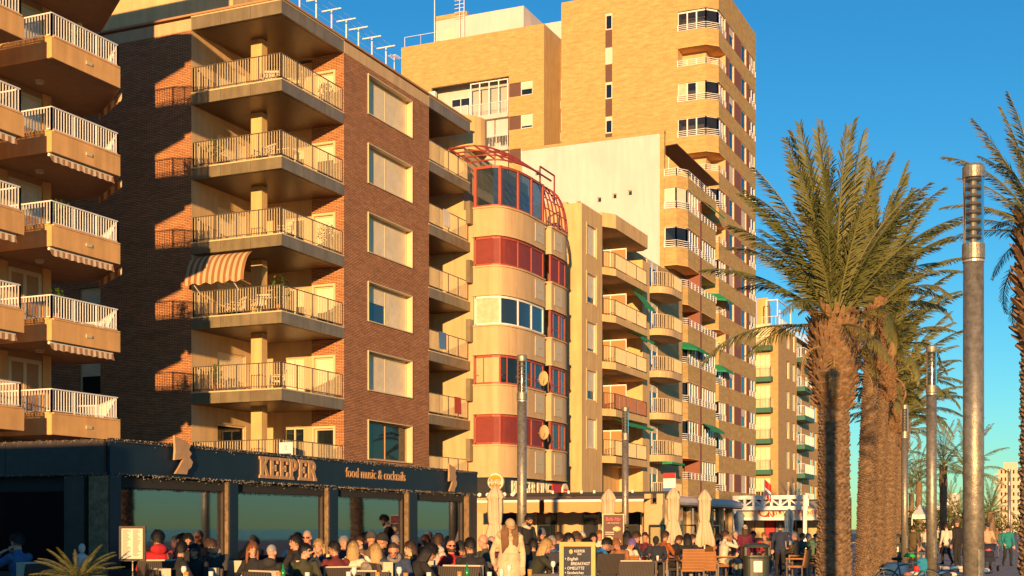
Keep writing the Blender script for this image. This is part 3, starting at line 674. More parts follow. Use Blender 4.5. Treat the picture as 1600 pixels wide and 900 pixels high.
# ============================================================ B4b: narrow block with rounded balconies
b4b = thing("narrow_brick_building", "narrow brick building with rounded cream balconies between sand block and tower", "building", (-31, 88, 0))
g = MB(); g.box(-40, -27.9, yb4+.02, 94.4, 0, 20.2); part("wall", g, "pale_brick", b4b)
for k in range(6):
    z = 18.0-2.85*k; y0 = 84.6
    prof = [(-28, y0), (-27.0, y0)]+arc(-27.0, y0+1.6, .95, 1.6, -90, 0, 6)[1:]+[(-26.05, y0+3.6), (-27.0, y0+4.6), (-28, y0+4.6)]
    g = MB(); g.prism(prof, z-.45, z); sl = part("balcony_slab", g, "rotunda_render", b4b)
    railing(b4b, [(p[0]-.06, p[1]) for p in prof[1:-1]], z+.02, .95, sp=.14, rm="beige_metal", post=1.2, bw=.03)
    window(b4b, 'x', -27.88, y0+1, y0+3.4, z+.05, z+2.1, depth=-.02, nu=2, name="balcony_door", shut=.2, back=False)
    if k == 4:
        aw = MB(); aw.box(-26.6, -25.9, y0+.6, y0+3.6, z-.62, z-.47); part("awning", aw, "green_awning", b4b)

# ============================================================ B5: tall tower, B5b: lower block with white party wall
X5 = -27.8; Y5 = 103.6
def bay_stack(bld, line, back, zs, brickm, glazed, hp=1.3, hopen=1.6, core=None, awn=()):
    """parapet bands along a bent line; each storey above a band is glazed or left open with a railing"""
    for k, z in enumerate(zs):
        g = MB(); g.prism(line+back, z-hp, z); part("parapet_band", g, brickm, bld)
        g = MB(); g.prism(offset_line(line, .03)+back, z-hp-.07, z-hp); part("band_edge", g, "brown_panel" if 0 else "ochre_render", bld)
        gl = glazed[k % len(glazed)]
        slats_rail(bld, offset_line(line, .02), z+.0, .5, n=3)
        if gl:
            inner = offset_line(line, -.12); fr = MB()
            for i in range(len(inner)-1):
                p, q = Vector(inner[i]), Vector(inner[i+1]); Ls = (q-p).length; n = max(1, round(Ls/.75))
                for j in range(n+1):
                    c = p.lerp(q, j/n); fr.box(c.x-.05, c.x+.05, c.y-.05, c.y+.05, z, z+hopen)
                fr.beam((*inner[i], z+hopen-.06), (*inner[i+1], z+hopen-.06), .08, .12); fr.beam((*inner[i], z+.06), (*inner[i+1], z+.06), .08, .1)
            wf = part("window_frame", fr, "white_frame", bld)
            for i in range(len(inner)-1):
                p, q = Vector(inner[i]), Vector(inner[i+1]); n = max(1, round((q-p).length/.75))
                for j in range(n):
                    a, c = p.lerp(q, (j+.06)/n), p.lerp(q, (j+.94)/n); g = MB()
                    pm = "curtain" if gl == 2 and (j+i) % 2 == 0 else ("shutter_white" if gl == 3 else "window_glass")
                    g.quad((a.x, a.y, z+.08), (c.x, c.y, z+.08), (c.x, c.y, z+hopen-.1), (a.x, a.y, z+hopen-.1)); part("pane", g, pm, wf)
        if k in awn:
            aw = MB(); o1, o2 = offset_line(line, .05), offset_line(line, .75)
            for i in range(len(line)-1): aw.quad((*o1[i], z+hopen), (*o2[i], z+hopen-.5), (*o2[i+1], z+hopen-.5), (*o1[i+1], z+hopen)); aw.quad((*o2[i], z+hopen-.5), (*o2[i], z+hopen-.65), (*o2[i+1], z+hopen-.65), (*o2[i+1], z+hopen-.5))
            part("awning", aw, "green_awning", bld)
b5 = thing("brick_tower", "tall yellow brick apartment tower with glazed corner balconies", "building", (-34, 110, 0))
z5 = [42.4-2.9*k for k in range(14)]
xw0 = -41.3; xc = ony(1059, Y5); xk = ony(1103, Y5); yk = onx(1123, X5); ye = onx(1133.5, X5); yend = onx(1181, X5)
slit0, slit1 = ony(946, Y5), ony(956.5, Y5)
g = MB()
sl_holes = [(slit0, slit1, 44.9-2.9*j-1.35, 44.9-2.9*j) for j in range(5)]
wall(g, 'y', Y5, xw0, xc, 0, 46.5, sl_holes, rev=.12)
wcols = [(onx(1139, X5), onx(1147, X5)), (onx(1158, X5), onx(1166, X5)), (onx(1171, X5), onx(1179.5, X5))]
pcols = [(onx(1147.3, X5), onx(1157.7, X5)), (onx(1166.3, X5), onx(1170.7, X5)), (onx(1133.7, X5), onx(1138.7, X5))]
holes = [(a, c, z+.02, z+1.55) for z in z5+[z5[-1]-2.9] for a, c in wcols if z > 3]
wall(g, 'x', X5, ye, yend, 0, 46.5, holes, rev=.14)
g.quad((xw0, Y5, 0), (xw0, Y5+14, 0), (xw0, Y5+14, 46.5), (xw0, Y5, 46.5)); g.quad((X5, yend, 0), (xw0, yend, 0), (xw0, yend, 46.5), (X5, yend, 46.5))
g.quad((xw0, Y5, 46.5), (xc, Y5, 46.5), (X5, ye, 46.5), (X5, yend, 46.5)); g.quad((xw0, Y5, 46.5), (X5, yend, 46.5), (xw0, yend, 46.5), (xw0, yend-.1, 46.5))
g.prism([(xc, Y5), (xk, Y5), (X5, yk), (X5, ye), (X5-2, ye), (xc, Y5+2)], 44.05, 46.5)
part("brick_wall", g, "yellow_brick", b5)
g = MB(); g.quad((xc, Y5+1.4, 0), (X5-1.2, Y5+1.4, 0), (X5-1.2, Y5+1.4, 45), (xc, Y5+1.4, 45)); g.quad((X5-1.2, Y5+1.4, 0), (X5-1.2, ye+.2, 0), (X5-1.2, ye+.2, 45), (X5-1.2, Y5+1.4, 45))
g.quad((xc, Y5, 0), (xc, Y5+1.4, 0), (xc, Y5+1.4, 45), (xc, Y5, 45)); g.quad((X5, ye, 0), (X5-1.2, ye, 0), (X5-1.2, ye, 45), (X5, ye, 45))
part("balcony_wall", g, "rotunda_render", b5)
line5 = [(xc, Y5), (xk, Y5), (X5, yk), (X5, ye)]
bay_stack(b5, line5, [(X5-1.2, ye), (X5-1.2, Y5+1.4), (xc, Y5+1.4)], z5, "yellow_brick", [1, 0, 2, 1, 0, 1, 0, 2, 0, 0, 1, 2, 1, 2], awn=(8, 10))
for z in z5:
    if z < 3: continue
    for i, (a, c) in enumerate(wcols):
        window(b5, 'x', X5, a+.003, c-.003, z+.023, z+1.547, depth=.1, nu=1 if i != 2 else 2, shut=random.choice([0, 0, .4, 1]), sm="shutter_white", back=True)
        if i == 2: slats_rail(b5, [(X5+.04, a), (X5+.04, c)], z+.02, .5, n=3)
    for a, c in pcols:
        g = MB(); g.box(X5, X5+.012, a, c, z+.02, z+1.55); part("brown_panel", g, "brown_panel", b5)
for j, hh in enumerate(sl_holes):
    window(b5, 'y', Y5, hh[0]+.003, hh[1]-.003, hh[2]+.003, hh[3]-.003, depth=.08, nu=1, shut=(.1, 1, .1, .2, .1)[j])
    if j < 5: g = MB(); g.box(slit0, slit1, Y5-.012, Y5, hh[2]-1.5, hh[2]-.05); part("brown_panel", g, "dark_brown", b5)
for px in (1138.8, 1157.8):
    g = MB(); y = onx(px, X5); g.box(X5, X5+.03, y-.03, y+.03, 3, 46.4); part("rain_pipe", g, "brown_panel", b5)

b5b = thing("party_wall_building", "brick building with white blank party wall and bent brick balconies, in front of the tower", "building", (-34, 99, 0))
Y6 = 94.5; xa, xb_ = -41, ony(1031, Y6); xk6 = ony(1057, Y6); yk6 = onx(1075, X5); ym = onx(1096, X5)
g = MB(); hl = [(ony(p, Y6), ony(p+6.5, Y6), zat(-36, Y6, q), zat(-36, Y6, q-8)) for p, q in ((901, 322), (933, 319), (957, 316), (981, 313.5), (836, 266))]
wall(g, 'y', Y6, xa, xb_, 0, 31.4, hl, rev=.2); g.quad((xa, Y6, 0), (xa, Y5, 0), (xa, Y5, 31.4), (xa, Y6, 31.4)); g.quad((xb_, Y6, 27), (xb_, Y6+.35, 27), (xb_, Y6+.35, 31.4), (xb_, Y6, 31.4)); g.quad((xa, Y6, 31.4), (xb_, Y6, 31.4), (xb_, Y6+.35, 31.4), (xa, Y6+.35, 31.4))
part("party_wall", g, "white_render", b5b)
for h in hl: window(b5b, 'y', Y6, h[0]+.003, h[1]-.003, h[2]+.003, h[3]-.003, depth=.15, nu=1, fm="beige_frame", fw=.04, pm="blue_glass")
g = MB(); g.box(xb_, xb_+.35, Y6-.02, Y6+.3, 0, 31.45); g.box(xa-.05, xb_+.35, Y6-.04, Y6+.4, 31.4, 31.6); part("brick_edge", g, "yellow_brick", b5b)
g = MB(); g.box(-40.9, X5-1.6, Y6+.5, Y5-.1, 0, 27.0); part("core_wall", g, "rotunda_render", b5b)
z6 = [25.65-2.9*k for k in range(9)]
line6 = [(xb_+.36, Y6), (xk6, Y6), (X5, yk6), (X5, ym-.02)]
bay_stack(b5b, line6, [(X5-1.2, ym-.02), (X5-1.2, Y6+1.3), (xb_+.36, Y6+1.3)], z6, "yellow_brick", [3, 1, 0, 0, 2, 2, 1, 0, 0], awn=(4,))
line7 = [(X5+.01, ym+.02), (X5+.01, Y5-.1)]
bay_stack(b5b, line7, [(X5-1.2, Y5-.1), (X5-1.2, ym+.02)], z6, "yellow_brick", [0, 1, 0, 0, 1, 2, 1, 1, 1], awn=(0, 6))
g = MB(); g.box(X5-1.2, X5+.03, ym-.5, ym-.02, 0, 27); part("brown_pier", g, "brown_panel", b5b)
# roof terrace parapet with canopy
g = MB(); g.prism(line6+[(X5, Y5), (X5-1.5, Y5), (xb_+.36, Y6+1.5)], 27.2, 28.1); part("terrace_parapet", g, "yellow_brick", b5b)
slats_rail(b5b, line6+[(X5, Y5-.2)], 28.1, .55, n=3)
g = MB(); g.beam((xb_+.4, Y6+.6, 30.6), (X5-.2, Y5-1, 29.2), 1.6, .06); part("canopy", g, "dark_brown", b5b)
for (x, y) in ((xb_+.6, Y6+.3), (X5-.3, Y5-1)):
    g = MB(); g.tube([(x, y, 28.1), (x, y, 29.6)], .03, 6); part("canopy_post", g, "white_metal", b5b)

# ============================================================ B6: wing behind
Y7 = 105.1; xl, xr7 = ony(627, Y7), ony(850, Y7)
b6 = thing("rear_tower_wing", "yellow brick tower wing with white penthouse and stacked glazed loggias, behind the brick block", "building", (-50, 110, 0))
lx0, lx1 = ony(674, Y7), ony(795, Y7)
g = MB(); z7 = [38.2-2.9*k for k in range(4)]
lh = [(lx0 if k == 0 else ony(720, Y7), lx1, z7[k], z7[k]+3.3 if k == 0 else z7[k]+2.55) for k in range(4)]
wh7 = [(ony(795.5, Y7), ony(832, Y7), z7[k]+1.4, z7[k]+2.6) for k in range(4)]
wall(g, 'y', Y7, xl, xr7, 0, 45.6, lh[:1]+[(lx0, lx1, z7[3], z7[0]-.35)]+wh7+[(ony(642, Y7), ony(674, Y7)-.0, z7[0]+.25, z7[0]+1.5)], rev=.25)
part("brick_wall", g, "yellow_brick", b6)
g = MB(); g.quad((xr7, Y7, 0), (xr7, 109.2, 0), (xr7, 109.2, 45.6), (xr7, Y7, 45.6)); g.quad((xl, Y7, 45.6), (xr7, Y7, 45.6), (xr7, 116, 45.6), (xl, 116, 45.6)); g.quad((xl, Y7, 0), (xl, 116, 0), (xl, 116, 45.6), (xl, Y7, 45.6))
part("side_wall", g, "beige_render", b6)
g = MB(); g.box(xr7-.3, xw0+.01, 109.2, 114, 0, 45.2); part("recess_wall", g, "rotunda_render", b6)
for k in range(5):
    z = 41.5-2.9*k; xx0, xx1 = ony(877, 109.2), ony(883.5, 109.2)
    window(b6, 'y', 109.2, xx0, xx1, z-1.2, z+.4, depth=-.03, nu=1, back=False); slats_rail(b6, [(xx0, 109.0), (xx1+.3, 109.0)], z-2.2, .7, n=4)
g = MB(); g.quad((lx0, Y7+1.3, 20), (lx1, Y7+1.3, 20), (lx1, Y7+1.3, 43), (lx0, Y7+1.3, 43)); part("loggia_wall", g, "white_render", b6)
for k in range(4):
    z = z7[k]; u0, u1 = lh[k][0], lx1
    g = MB(); g.box(lx0-.05, lx1+.05, Y7-.35, Y7+1.3, z-.36, z-.02); part("loggia_slab", g, "white_render", b6)
    xm = ony(735, Y7)
    if k == 0:
        window(b6, 'y', Y7, xm, lx1-.05, z, z+3.1, depth=.0, nu=4, back=False, fw=.09, pm="clear_glass"); railing(b6, [(xm, Y7-.2), (lx1, Y7-.2)], z, 1.1, sp=.14, post=2)
        g = MB()
        for i in range(9):
            for j in range(3): pass
        railing(b6, [(lx0, Y7-.25), (xm-.1, Y7-.25)], z, 1.15, sp=.09, bw=.05, post=1.0)
        window(b6, 'y', Y7+1.28, ony(706, Y7+1.3), ony(735, Y7+1.3), z, z+2.4, depth=-.02, nu=2, back=False)
        g = MB(); g.box(lx0-.3, lx0+.6, Y7-.45, Y7-.05, z+2.2, z+2.8); part("air_conditioner", g, "white_metal", b6)
    else:
        railing(b6, [(lx0+.2, Y7-.25), (lx1, Y7-.25)], z, 1.05, sp=.14, post=1.6)
        xq = ony(732, Y7)
        for i in range(3):
            a, c = xq+(lx1-xq)*i/3, xq+(lx1-xq)*(i+1)/3-.1; g = MB(); g.box(a, c, Y7+.05, Y7+.09, z+1.0 if k != 2 else z+.9, z+2.5); part("blind", g, "curtain" if k == 2 else "white_render", b6)
        window(b6, 'y', Y7+1.28, ony(745, Y7), ony(765, Y7), z, z+2.2, depth=-.02, nu=2, back=False); window(b6, 'y', Y7+1.28, ony(772, Y7), ony(790, Y7), z, z+2.2, depth=-.02, nu=2, back=False)
    a, c, z0, z1 = wh7[k]; mid = (a+c)/2
    g = MB(); g.box(a, mid, Y7+.08, Y7+.12, z0, z1); part("brown_panel", g, "dark_brown", b6)
    window(b6, 'y', Y7, mid+.003, c-.003, z0+.003, z1-.003, depth=.1, nu=1, shut=(.55, .85, 1, .6)[k])
a, c = ony(642, Y7), ony(674, Y7); window(b6, 'y', Y7, a+.003, (a+c)/2+.2, z7[0]+.253, z7[0]+1.497, depth=.08, nu=2); g = MB(); g.box((a+c)/2+.21, c, Y7+.08, Y7+.12, z7[0]+.25, z7[0]+1.5); part("brown_panel", g, "dark_brown", b6)
g = MB(); g.box(ony(680, 107), ony(818, 107), 107, 114, 45.6, 48.3); g.box(ony(812, 108), ony(884, 108)-.6, 109, 115, 45.6, 47.2); ph = part("penthouse", g, "white_render", b6)
g = MB(); g.box(ony(695, 107), ony(712, 107), 106.94, 107, 46.3, 47.4); part("penthouse_window", g, "shutter_white", ph)
g = MB(); g.box(ony(680, 107)-.02, ony(730, 107), 106.95, 107.3, 48.3, 48.7); part("penthouse_band", g, "yellow_brick", ph)
for px, h in ((679, 9), (718, 4.2), (725, 6)):
    x = ony(px, 106.5); g = MB(); g.tube([(x, 106.5, 45.6), (x, 106.5, 45.6+h)], [.05, .025], 6)
    if px > 700:
        for j in range(5): g.beam((x-.5, 106.5, 45.6+h-.35*j-.2), (x+.5, 106.5, 45.6+h-.35*j-.2), .04)
    part("antenna_mast", g, "white_metal", b6)
railing(b6, [(xl+.2, Y7+.3), (ony(680, Y7), Y7+.3)], 45.6, 1.0, sp=6, post=6)

# ============================================================ B7: last building of the row
b7 = thing("end_apartment_building", "pale brick apartment block with dark green balcony slabs, beyond the tower", "building", (-32, 132, 0))
X8, Y8 = -28.2, 124.0
g = MB(); z8 = [19.0-2.95*k for k in range(7)]
yc = onx(1216, X8)
x0, x1 = -45, ony(1216, Y8)
X8 = x1
h8 = [(onx(p, X8), onx(p+4.5, X8), z+.3, z+2.0) for z in z8[:] if z > 0 for p in (1229, 1238)]
wall(g, 'y', Y8, x0, x1, 0, 21.0); wall(g, 'x', X8, Y8, onx(1245, X8), 0, 21.0, h8, rev=.2)
ya8, yb8 = onx(1245, X8), onx(1292, X8)
wall(g, 'x', X8-.6, ya8, yb8+8, 0, 20.0, [(onx(p, X8-.6), onx(p+4, X8-.6), z+.3, z+2.0) for z in z8 if z > 0 for p in (1266, 1273)], rev=.2); g.quad((X8, ya8, 0), (X8-.6, ya8, 0), (X8-.6, ya8, 21), (X8, ya8, 21)); g.quad((x0, Y8, 21), (x1, Y8, 21), (X8, yb8, 21), (x0, yb8, 21))
part("brick_wall", g, "pale_brick", b7)
for z in z8:
    if z < .5: continue
    g = MB(); g.box(ony(1178, Y8), ony(1208, Y8), Y8-1.0, Y8, z-.45, z); part("balcony_slab", g, "green_slab", b7)
    railing(b7, [(ony(1178, Y8), Y8-.95), (ony(1208, Y8)-.03, Y8-.95), (ony(1208, Y8)-.03, Y8)], z, 1.0, sp=.15, rm="beige_metal", post=1.2)
    window(b7, 'y', Y8, ony(1181, Y8), ony(1204, Y8), z, z+2.2, depth=-.03, nu=3, shut=random.choice([.6, 1, 1]), fm="beige_frame", sm="shutter_beige", back=False)
    g = MB(); g.box(X8-.6, X8+.7, onx(1247, X8), onx(1262, X8), z-.45, z); part("balcony_slab", g, "green_slab", b7)
    railing(b7, [(X8, onx(1247, X8)), (X8+.65, onx(1247, X8)+.05), (X8+.65, onx(1262, X8))], z, 1.0, sp=.15, rm="white_metal", post=1.2)
    window(b7, 'x', X8-.6, onx(1247, X8), onx(1260, X8), z, z+2.2, depth=-.03, nu=2, shut=.3, back=False)
for h in h8: window(b7, 'x', X8, h[0]+.003, h[1]-.003, h[2]+.003, h[3]-.003, depth=.16, nu=1, shut=random.choice([0, .5, 1]))
railing(b7, [(ony(1190, Y8), Y8+.2), (X8-.1, Y8+.2), (X8-.1, yb8)], 21, .9, sp=.4, post=2)
g = MB()
for (x, y) in ((ony(1197, Y8+1), Y8+1), (X8-.3, Y8+1), (X8-.3, Y8+7), (ony(1197, Y8+1), Y8+7)): g.tube([(x, y, 21), (x, y, 23.6)], .06, 6)
for zz in (23.6,): g.beam((ony(1197, Y8+1), Y8+1, zz), (X8-.3, Y8+1, zz), .1); g.beam((X8-.3, Y8+1, zz), (X8-.3, Y8+7, zz), .1)
part("roof_frame", g, "white_metal", b7)
g = MB(); g.prism([(ony(1182, Y8+3), Y8+3), (ony(1200, Y8+3), Y8+3), (ony(1204, Y8+9), Y8+9), (ony(1182, Y8+9), Y8+9)], 21, 24.2); part("roof_room", g, "ochre_render", b7)
# ============================================================ KEEPER terrace
mat("rough_wood", (.23, .15, .075), .9, noise=.5, nscale=9, bump=1.0, bscale=25)
mat("dark_wood", (.055, .04, .028), .6, noise=.3, nscale=6)
mat("tan_wood", (.50, .30, .15), .6, noise=.2, nscale=5)
mat("deck", (.09, .065, .045), .8, noise=.3)
mat("interior_wall", (.16, .17, .17), .8, noise=.2)
mat("tinsel", (.40, .36, .28), .4, metal=.3)
mat("black_cloth", (.025, .024, .024), .9)
XT = -14.0; yk0 = onx(172, XT); yk1 = onx(746, XT); FZ0, FZ1 = 2.45, 3.0
kt = thing("cafe_terrace_pavilion", "dark navy cafe terrace pavilion with KEEPER lettering and big glass panes", "pavilion", (-17, 22, 0))
g = MB(); g.box(-24, XT+.02, yk0-.02, yk1+.0, 2.96, 2.985); part("roof", g, "dark_wood", kt)
g = MB(); g.box(-24, -8.6, 12.5, 31, 0, .12); structure("terrace_deck", g, "deck")
g = MB(); g.box(-20.1, -20, yk0, yk1, .12, 2.95); part("back_wall", g, "interior_wall", kt)
cuts = [172, 375, 521, 644, 746]; 
for i in range(4):
    g = MB(); g.box(XT-.06, XT, onx(cuts[i], XT)+.004, onx(cuts[i+1], XT)-.004, FZ0, FZ1); part("fascia_board", g, "navy_paint", kt)
xs = [-14.07, -16.1, -18.2, -20.3, -22.4, -24.5]
for i in range(5):
    g = MB(); g.box(xs[i+1]+.004, xs[i]-.004, yk0-.06, yk0, FZ0, FZ1); part("fascia_board", g, "dark_wood", kt)
fas = part("fascia_rail", MB().box(XT-.05, XT+.012, yk0, yk1, FZ1, FZ1+.02), "dark_wood", kt)
# posts: navy towards the promenade, rough timber towards the sun
for (p0, p1) in ((172, 190), (360, 373), (516, 529), (641, 653), (735, 746)):
    y0, y1 = onx(p0, XT), onx(p1, XT)
    g = MB(); g.box(XT-.42, XT-.01, y0, y1, .12, FZ0-.003); ps = part("post", g, "navy_paint", kt)
    g = MB(); g.box(XT-.40, XT-.03, y0-.03, y0, .12, FZ0-.02); part("timber_cladding", g, "rough_wood", ps)
g = MB(); g.box(-14.9, -14.5, yk0-.03, yk0+.3, .12, FZ0-.003); part("post", g, "dark_wood", kt)
g = MB(); g.box(-17.9, -17.5, yk0-.03, yk0+.3, .12, FZ0-.003); part("post", g, "dark_wood", kt)
bays = [(190, 345), (373, 502), (529, 628), (653, 722)]
for p0, p1 in bays:
    y0, y1 = onx(p0, XT)+.01, onx(p1, XT)+.25
    g = MB(); g.box(XT-.2, XT-.1, y0, y1, 2.26, FZ0-.004); hd = part("header", g, "black_cloth", kt)
    fr = MB(); n = int((y1-y0)/.05)
    for i in range(n):
        yy = y0+.05*i; fr.quad((XT-.12, yy, 2.26-.02-.03*random.random()), (XT-.12, yy+.025, 2.26-.05*random.random()), (XT-.12, yy+.025, 2.262), (XT-.12, yy, 2.262))
    part("fringe", fr, "black_cloth", hd, kind="stuff")
    g = MB(); g.box(XT-.2, XT-.1, y0, y1, .12, .95); part("base_panel", g, "dark_wood", kt)
    g = MB(); g.box(XT-.16, XT-.15, y0, y1, .952, 2.258); part("glass_pane", g, "cafe_glass", kt)
    g = MB(); g.box(XT-.2, XT-.1, y1-.05, y1, .952, 2.258); part("pane_frame", g, "dark_wood", kt)
for x0, x1 in ((-17.45, -14.95), (-21, -17.95)):
    g = MB(); g.box(x0, x1, yk0+.12, yk0+.2, 2.2, FZ0-.004); part("header", g, "black_cloth", kt)
    g = MB(); g.box(x0, x1, yk0+.12, yk0+.2, .12, .9); part("base_panel", g, "dark_wood", kt)
    g = MB(); g.box(x0, x1, yk0+.15, yk0+.16, .902, 2.198); part("glass_pane", g, "cafe_glass", kt)
# gathered curtains behind two of the panes
for px, wd in ((325, .5), (478, .4), (703, .4), (590, .25)):
    y = onx(px, XT); g = MB(); n = 14
    for i in range(n):
        a, c = y+wd*i/n, y+wd*(i+1)/n; xo, xp = XT-.5+.06*math.sin(i*2.1), XT-.5+.06*math.sin((i+1)*2.1); g.quad((xo, a, .95), (xp, c, .95), (xp*1.0, c, 2.3), (xo, a, 2.3))
    part("curtain", g, "curtain" if px in (325, 703) else "interior_wall", kt, smooth=True)
mat("bulb_glow", (1.0, .62, .25), .5, emit=5.0)
for i, px in enumerate((392, 440, 548, 575, 604, 668, 684, 700, 255, 300)):
    x_ = XT-2.2-(i % 3)*.7; y_ = onx(px, x_); zb_ = 2.05-.12*(i % 2); g = MB(); g.tube([(x_, y_, zb_+.07), (x_, y_, 2.95)], .006, 5); g.tube([(x_, y_, zb_+.04), (x_, y_, zb_+.09)], .02, 8); cd = part("lamp_cord", g, "sign_black" if "sign_black" in M else "black_cloth", kt)
    g = MB(); g.ell((x_, y_, zb_), (.045, .045, .055), 10, 8); part("bulb", g, "bulb_glow", cd)
for j in range(3):
    g = MB(); g.box(-19.98, -19.7, yk0+2, yk1-1, 1.1+.4*j, 1.14+.4*j); part("shelf", g, "tan_wood", kt)
g = MB(); rb_ = random.Random(5)
for j in range(3):
    for i in range(60):
        y_ = yk0+2.1+i*.17+rb_.uniform(-.04, .04); z_ = 1.141+.4*j; h_ = rb_.uniform(.18, .3); g.tube([(-19.84, y_, z_), (-19.84, y_, z_+h_*.65), (-19.84, y_, z_+h_)], [.04, .04, .014], 6)
part("shelf_bottles", g, "window_bottle" if "window_bottle" in M else "tan_wood", kt, kind="stuff")
g = MB(); g.box(-18.6, -18.0, yk0+2.5, yk1-2, .12, 1.15); part("bar_counter", g, "tan_wood", kt)
# fairy lights (unlit) along the boards' edges
g = MB(); rnd = random.Random(3)
def bead(p, s):
    n = len(g.v); x, y, z = p; g.v += [(x+s, y, z), (x-s*.5, y+s, z), (x-s*.5, y-s, z), (x, y, z+s*1.4), (x, y, z-s*1.4)]
    for f in ((0, 1, 3), (1, 2, 3), (2, 0, 3), (1, 0, 4), (2, 1, 4), (0, 2, 4)): g.f.append(tuple(n+i for i in f)); g.mi.append(0)
for i in range(1100):
    y = yk0+(yk1-yk0)*rnd.random(); z = (FZ1+.015-abs(rnd.gauss(0, .03))) if rnd.random() < .45 else (FZ0+.02-abs(rnd.gauss(0, .035))); bead((XT+.016+.02*rnd.random(), y, z), .0045+.004*rnd.random())
for i in range(900):
    x = XT-10*rnd.random(); z = (FZ1+.01-abs(rnd.gauss(0, .03))) if rnd.random() < .5 else (FZ0+.02-abs(rnd.gauss(0, .03))); bead((x, yk0-.07-.02*rnd.random(), z), .003+.004*rnd.random())
part("fairy_lights", g, "tinsel", kt, kind="stuff")
# KEEPER lettering, slab serif, cut from tan board
def glyph(ch):
    W, T, s = 1.0, .30, .20     # width, stem, serif height
    P = []
    st = lambda x0, x1, z0, z1: P.append([(x0, z0), (x1, z0), (x1, z1), (x0, z1)])
    if ch in "KERP":
        st(.14, .14+T, 0, 1.0); P.append([(0, 0), (.58, 0), (.54, .15), (.04, .15)]); P.append([(.04, .85), (.54, .85), (.58, 1), (0, 1)])
    if ch == 'E':
        P.append([(.3, 0), (.98, 0), (1.0, .34), (.88, .34), (.80, .15), (.3, .15)]); P.append([(.3, .85), (.80, .85), (.86, .70), (.98, .70), (.96, 1), (.3, 1)]); st(.3, .72, .44, .57); st(.62, .74, .36, .65)
    if ch == 'K':
        P.append([(.40, .42), (.60, .55), (.95, .92), (.72, .92), (.40, .58)]); P.append([(.50, .52), (.70, .60), (1.0, .12), (.76, .12)]); P.append([(.66, 0), (1.06, 0), (1.03, .15), (.68, .15)]); P.append([(.64, .86), (1.02, .86), (1.04, 1), (.62, 1)])
    if ch in 'PR':
        ro = [(.44+.52*math.sin(R(a)), .70+.30*math.cos(R(a))) for a in range(0, 181, 20)]; ri = [(.44+.24*math.sin(R(a)), .70+.15*math.cos(R(a))) for a in range(0, 181, 20)]
        for i in range(len(ro)-1): P.append([ri[i], ri[i+1], ro[i+1], ro[i]][::-1])
    if ch == 'R':
        P.append([(.52, .42), (.80, .46), (.98, .12), (.74, .12)]); P.append([(.70, 0), (1.08, 0), (1.04, .15), (.72, .15)])
    return P
yl0, yl1 = onx(403.5, XT), onx(493, XT); lw = (yl1-yl0)/6
for i, ch in enumerate("KEEPER"):
    g = MB(); hz = .40; z0 = 2.535
    for j, pg in enumerate(glyph(ch)):
        pts = [(yl0+lw*(i+.02)+p[0]*lw*.92, z0+p[1]*hz) for p in pg]; e = .03+.0007*j
        n = len(pts); ar = sum(pts[k][0]*pts[(k+1) % n][1]-pts[(k+1) % n][0]*pts[k][1] for k in range(n))
        if ar < 0: pts = pts[::-1]
        g.poly([(XT+e, a, c) for a, c in pts])
        for k in range(n):
            p, q = pts[k], pts[(k+1) % n]; g.quad((XT+.001, *p), (XT+.001, *q), (XT+e, *q), (XT+e, *p))
    part("letter", g, "tan_wood", kt)
yt0, yt1 = onx(540, XT), onx(633, XT)
o = lettering("food music & cocktails", .30, "tan_wood", kt, (XT+.004, yt0, 2.66), 'x', ext=.012)
o.scale.x = (yt1-yt0)/o.dimensions.x
# two wooden cut-out figures
def cutout(pxc, wpx, pytop, pybot):
    y = onx(pxc, XT); d = dep(XT, y); s = d/FPX; z0 = zat(XT, y, pybot); h = zat(XT, y, pytop)-z0; wd = wpx*s*1.9
    prof = [(-.12, 0), (-.42, .0), (-.2, .18), (.02, .40), (-.46, .36), (-.42, .62), (-.46, 1.0), (-.15, .93), (.12, .90), (.42, .78), (.30, .66), (.46, .56), (.34, .46), (.52, .34), (.44, .2), (.26, .12), (.2, 0)]
    g = MB(); pts = [(y+p[0]*wd, z0+p[1]*h) for p in prof]
    n = len(pts); ar = sum(pts[k][0]*pts[(k+1) % n][1]-pts[(k+1) % n][0]*pts[k][1] for k in range(n))
    if ar < 0: pts = pts[::-1]
    g.poly([(XT+.10, a, c) for a, c in pts]); g.poly([(XT+.06, a, c) for a, c in pts][::-1])
    for k in range(n): p, q = pts[k], pts[(k+1) % n]; g.quad((XT+.06, *p), (XT+.06, *q), (XT+.10, *q), (XT+.10, *p))
    part("wooden_cutout", g, "tan_wood", kt)
cutout(279, 24, 682, 741); cutout(702, 15, 725, 768)

# unseen awning added out of view, shaped to shade the corner of the pavilion
nb = thing("unseen_shade_awning", "unseen dark awning added out of view to shade the pavilion corner", "awning", (-18, 4, 0))
g = MB(); g.box(-26, -10.7, 1, 7.0, 3.9, 4.0); part("canopy", g, "black_cloth", nb)
g = MB(); g.box(-26, -10.7, 6.9, 7.0, .0, 3.9); part("shade_curtain", g, "black_cloth", nb)
for (x, y) in ((-10.8, 1.1), (-10.8, 6.8), (-25.8, 1.1)): g = MB(); g.box(x-.06, x+.06, y-.06, y+.06, 0, 3.9); part("post", g, "dark_wood", nb)

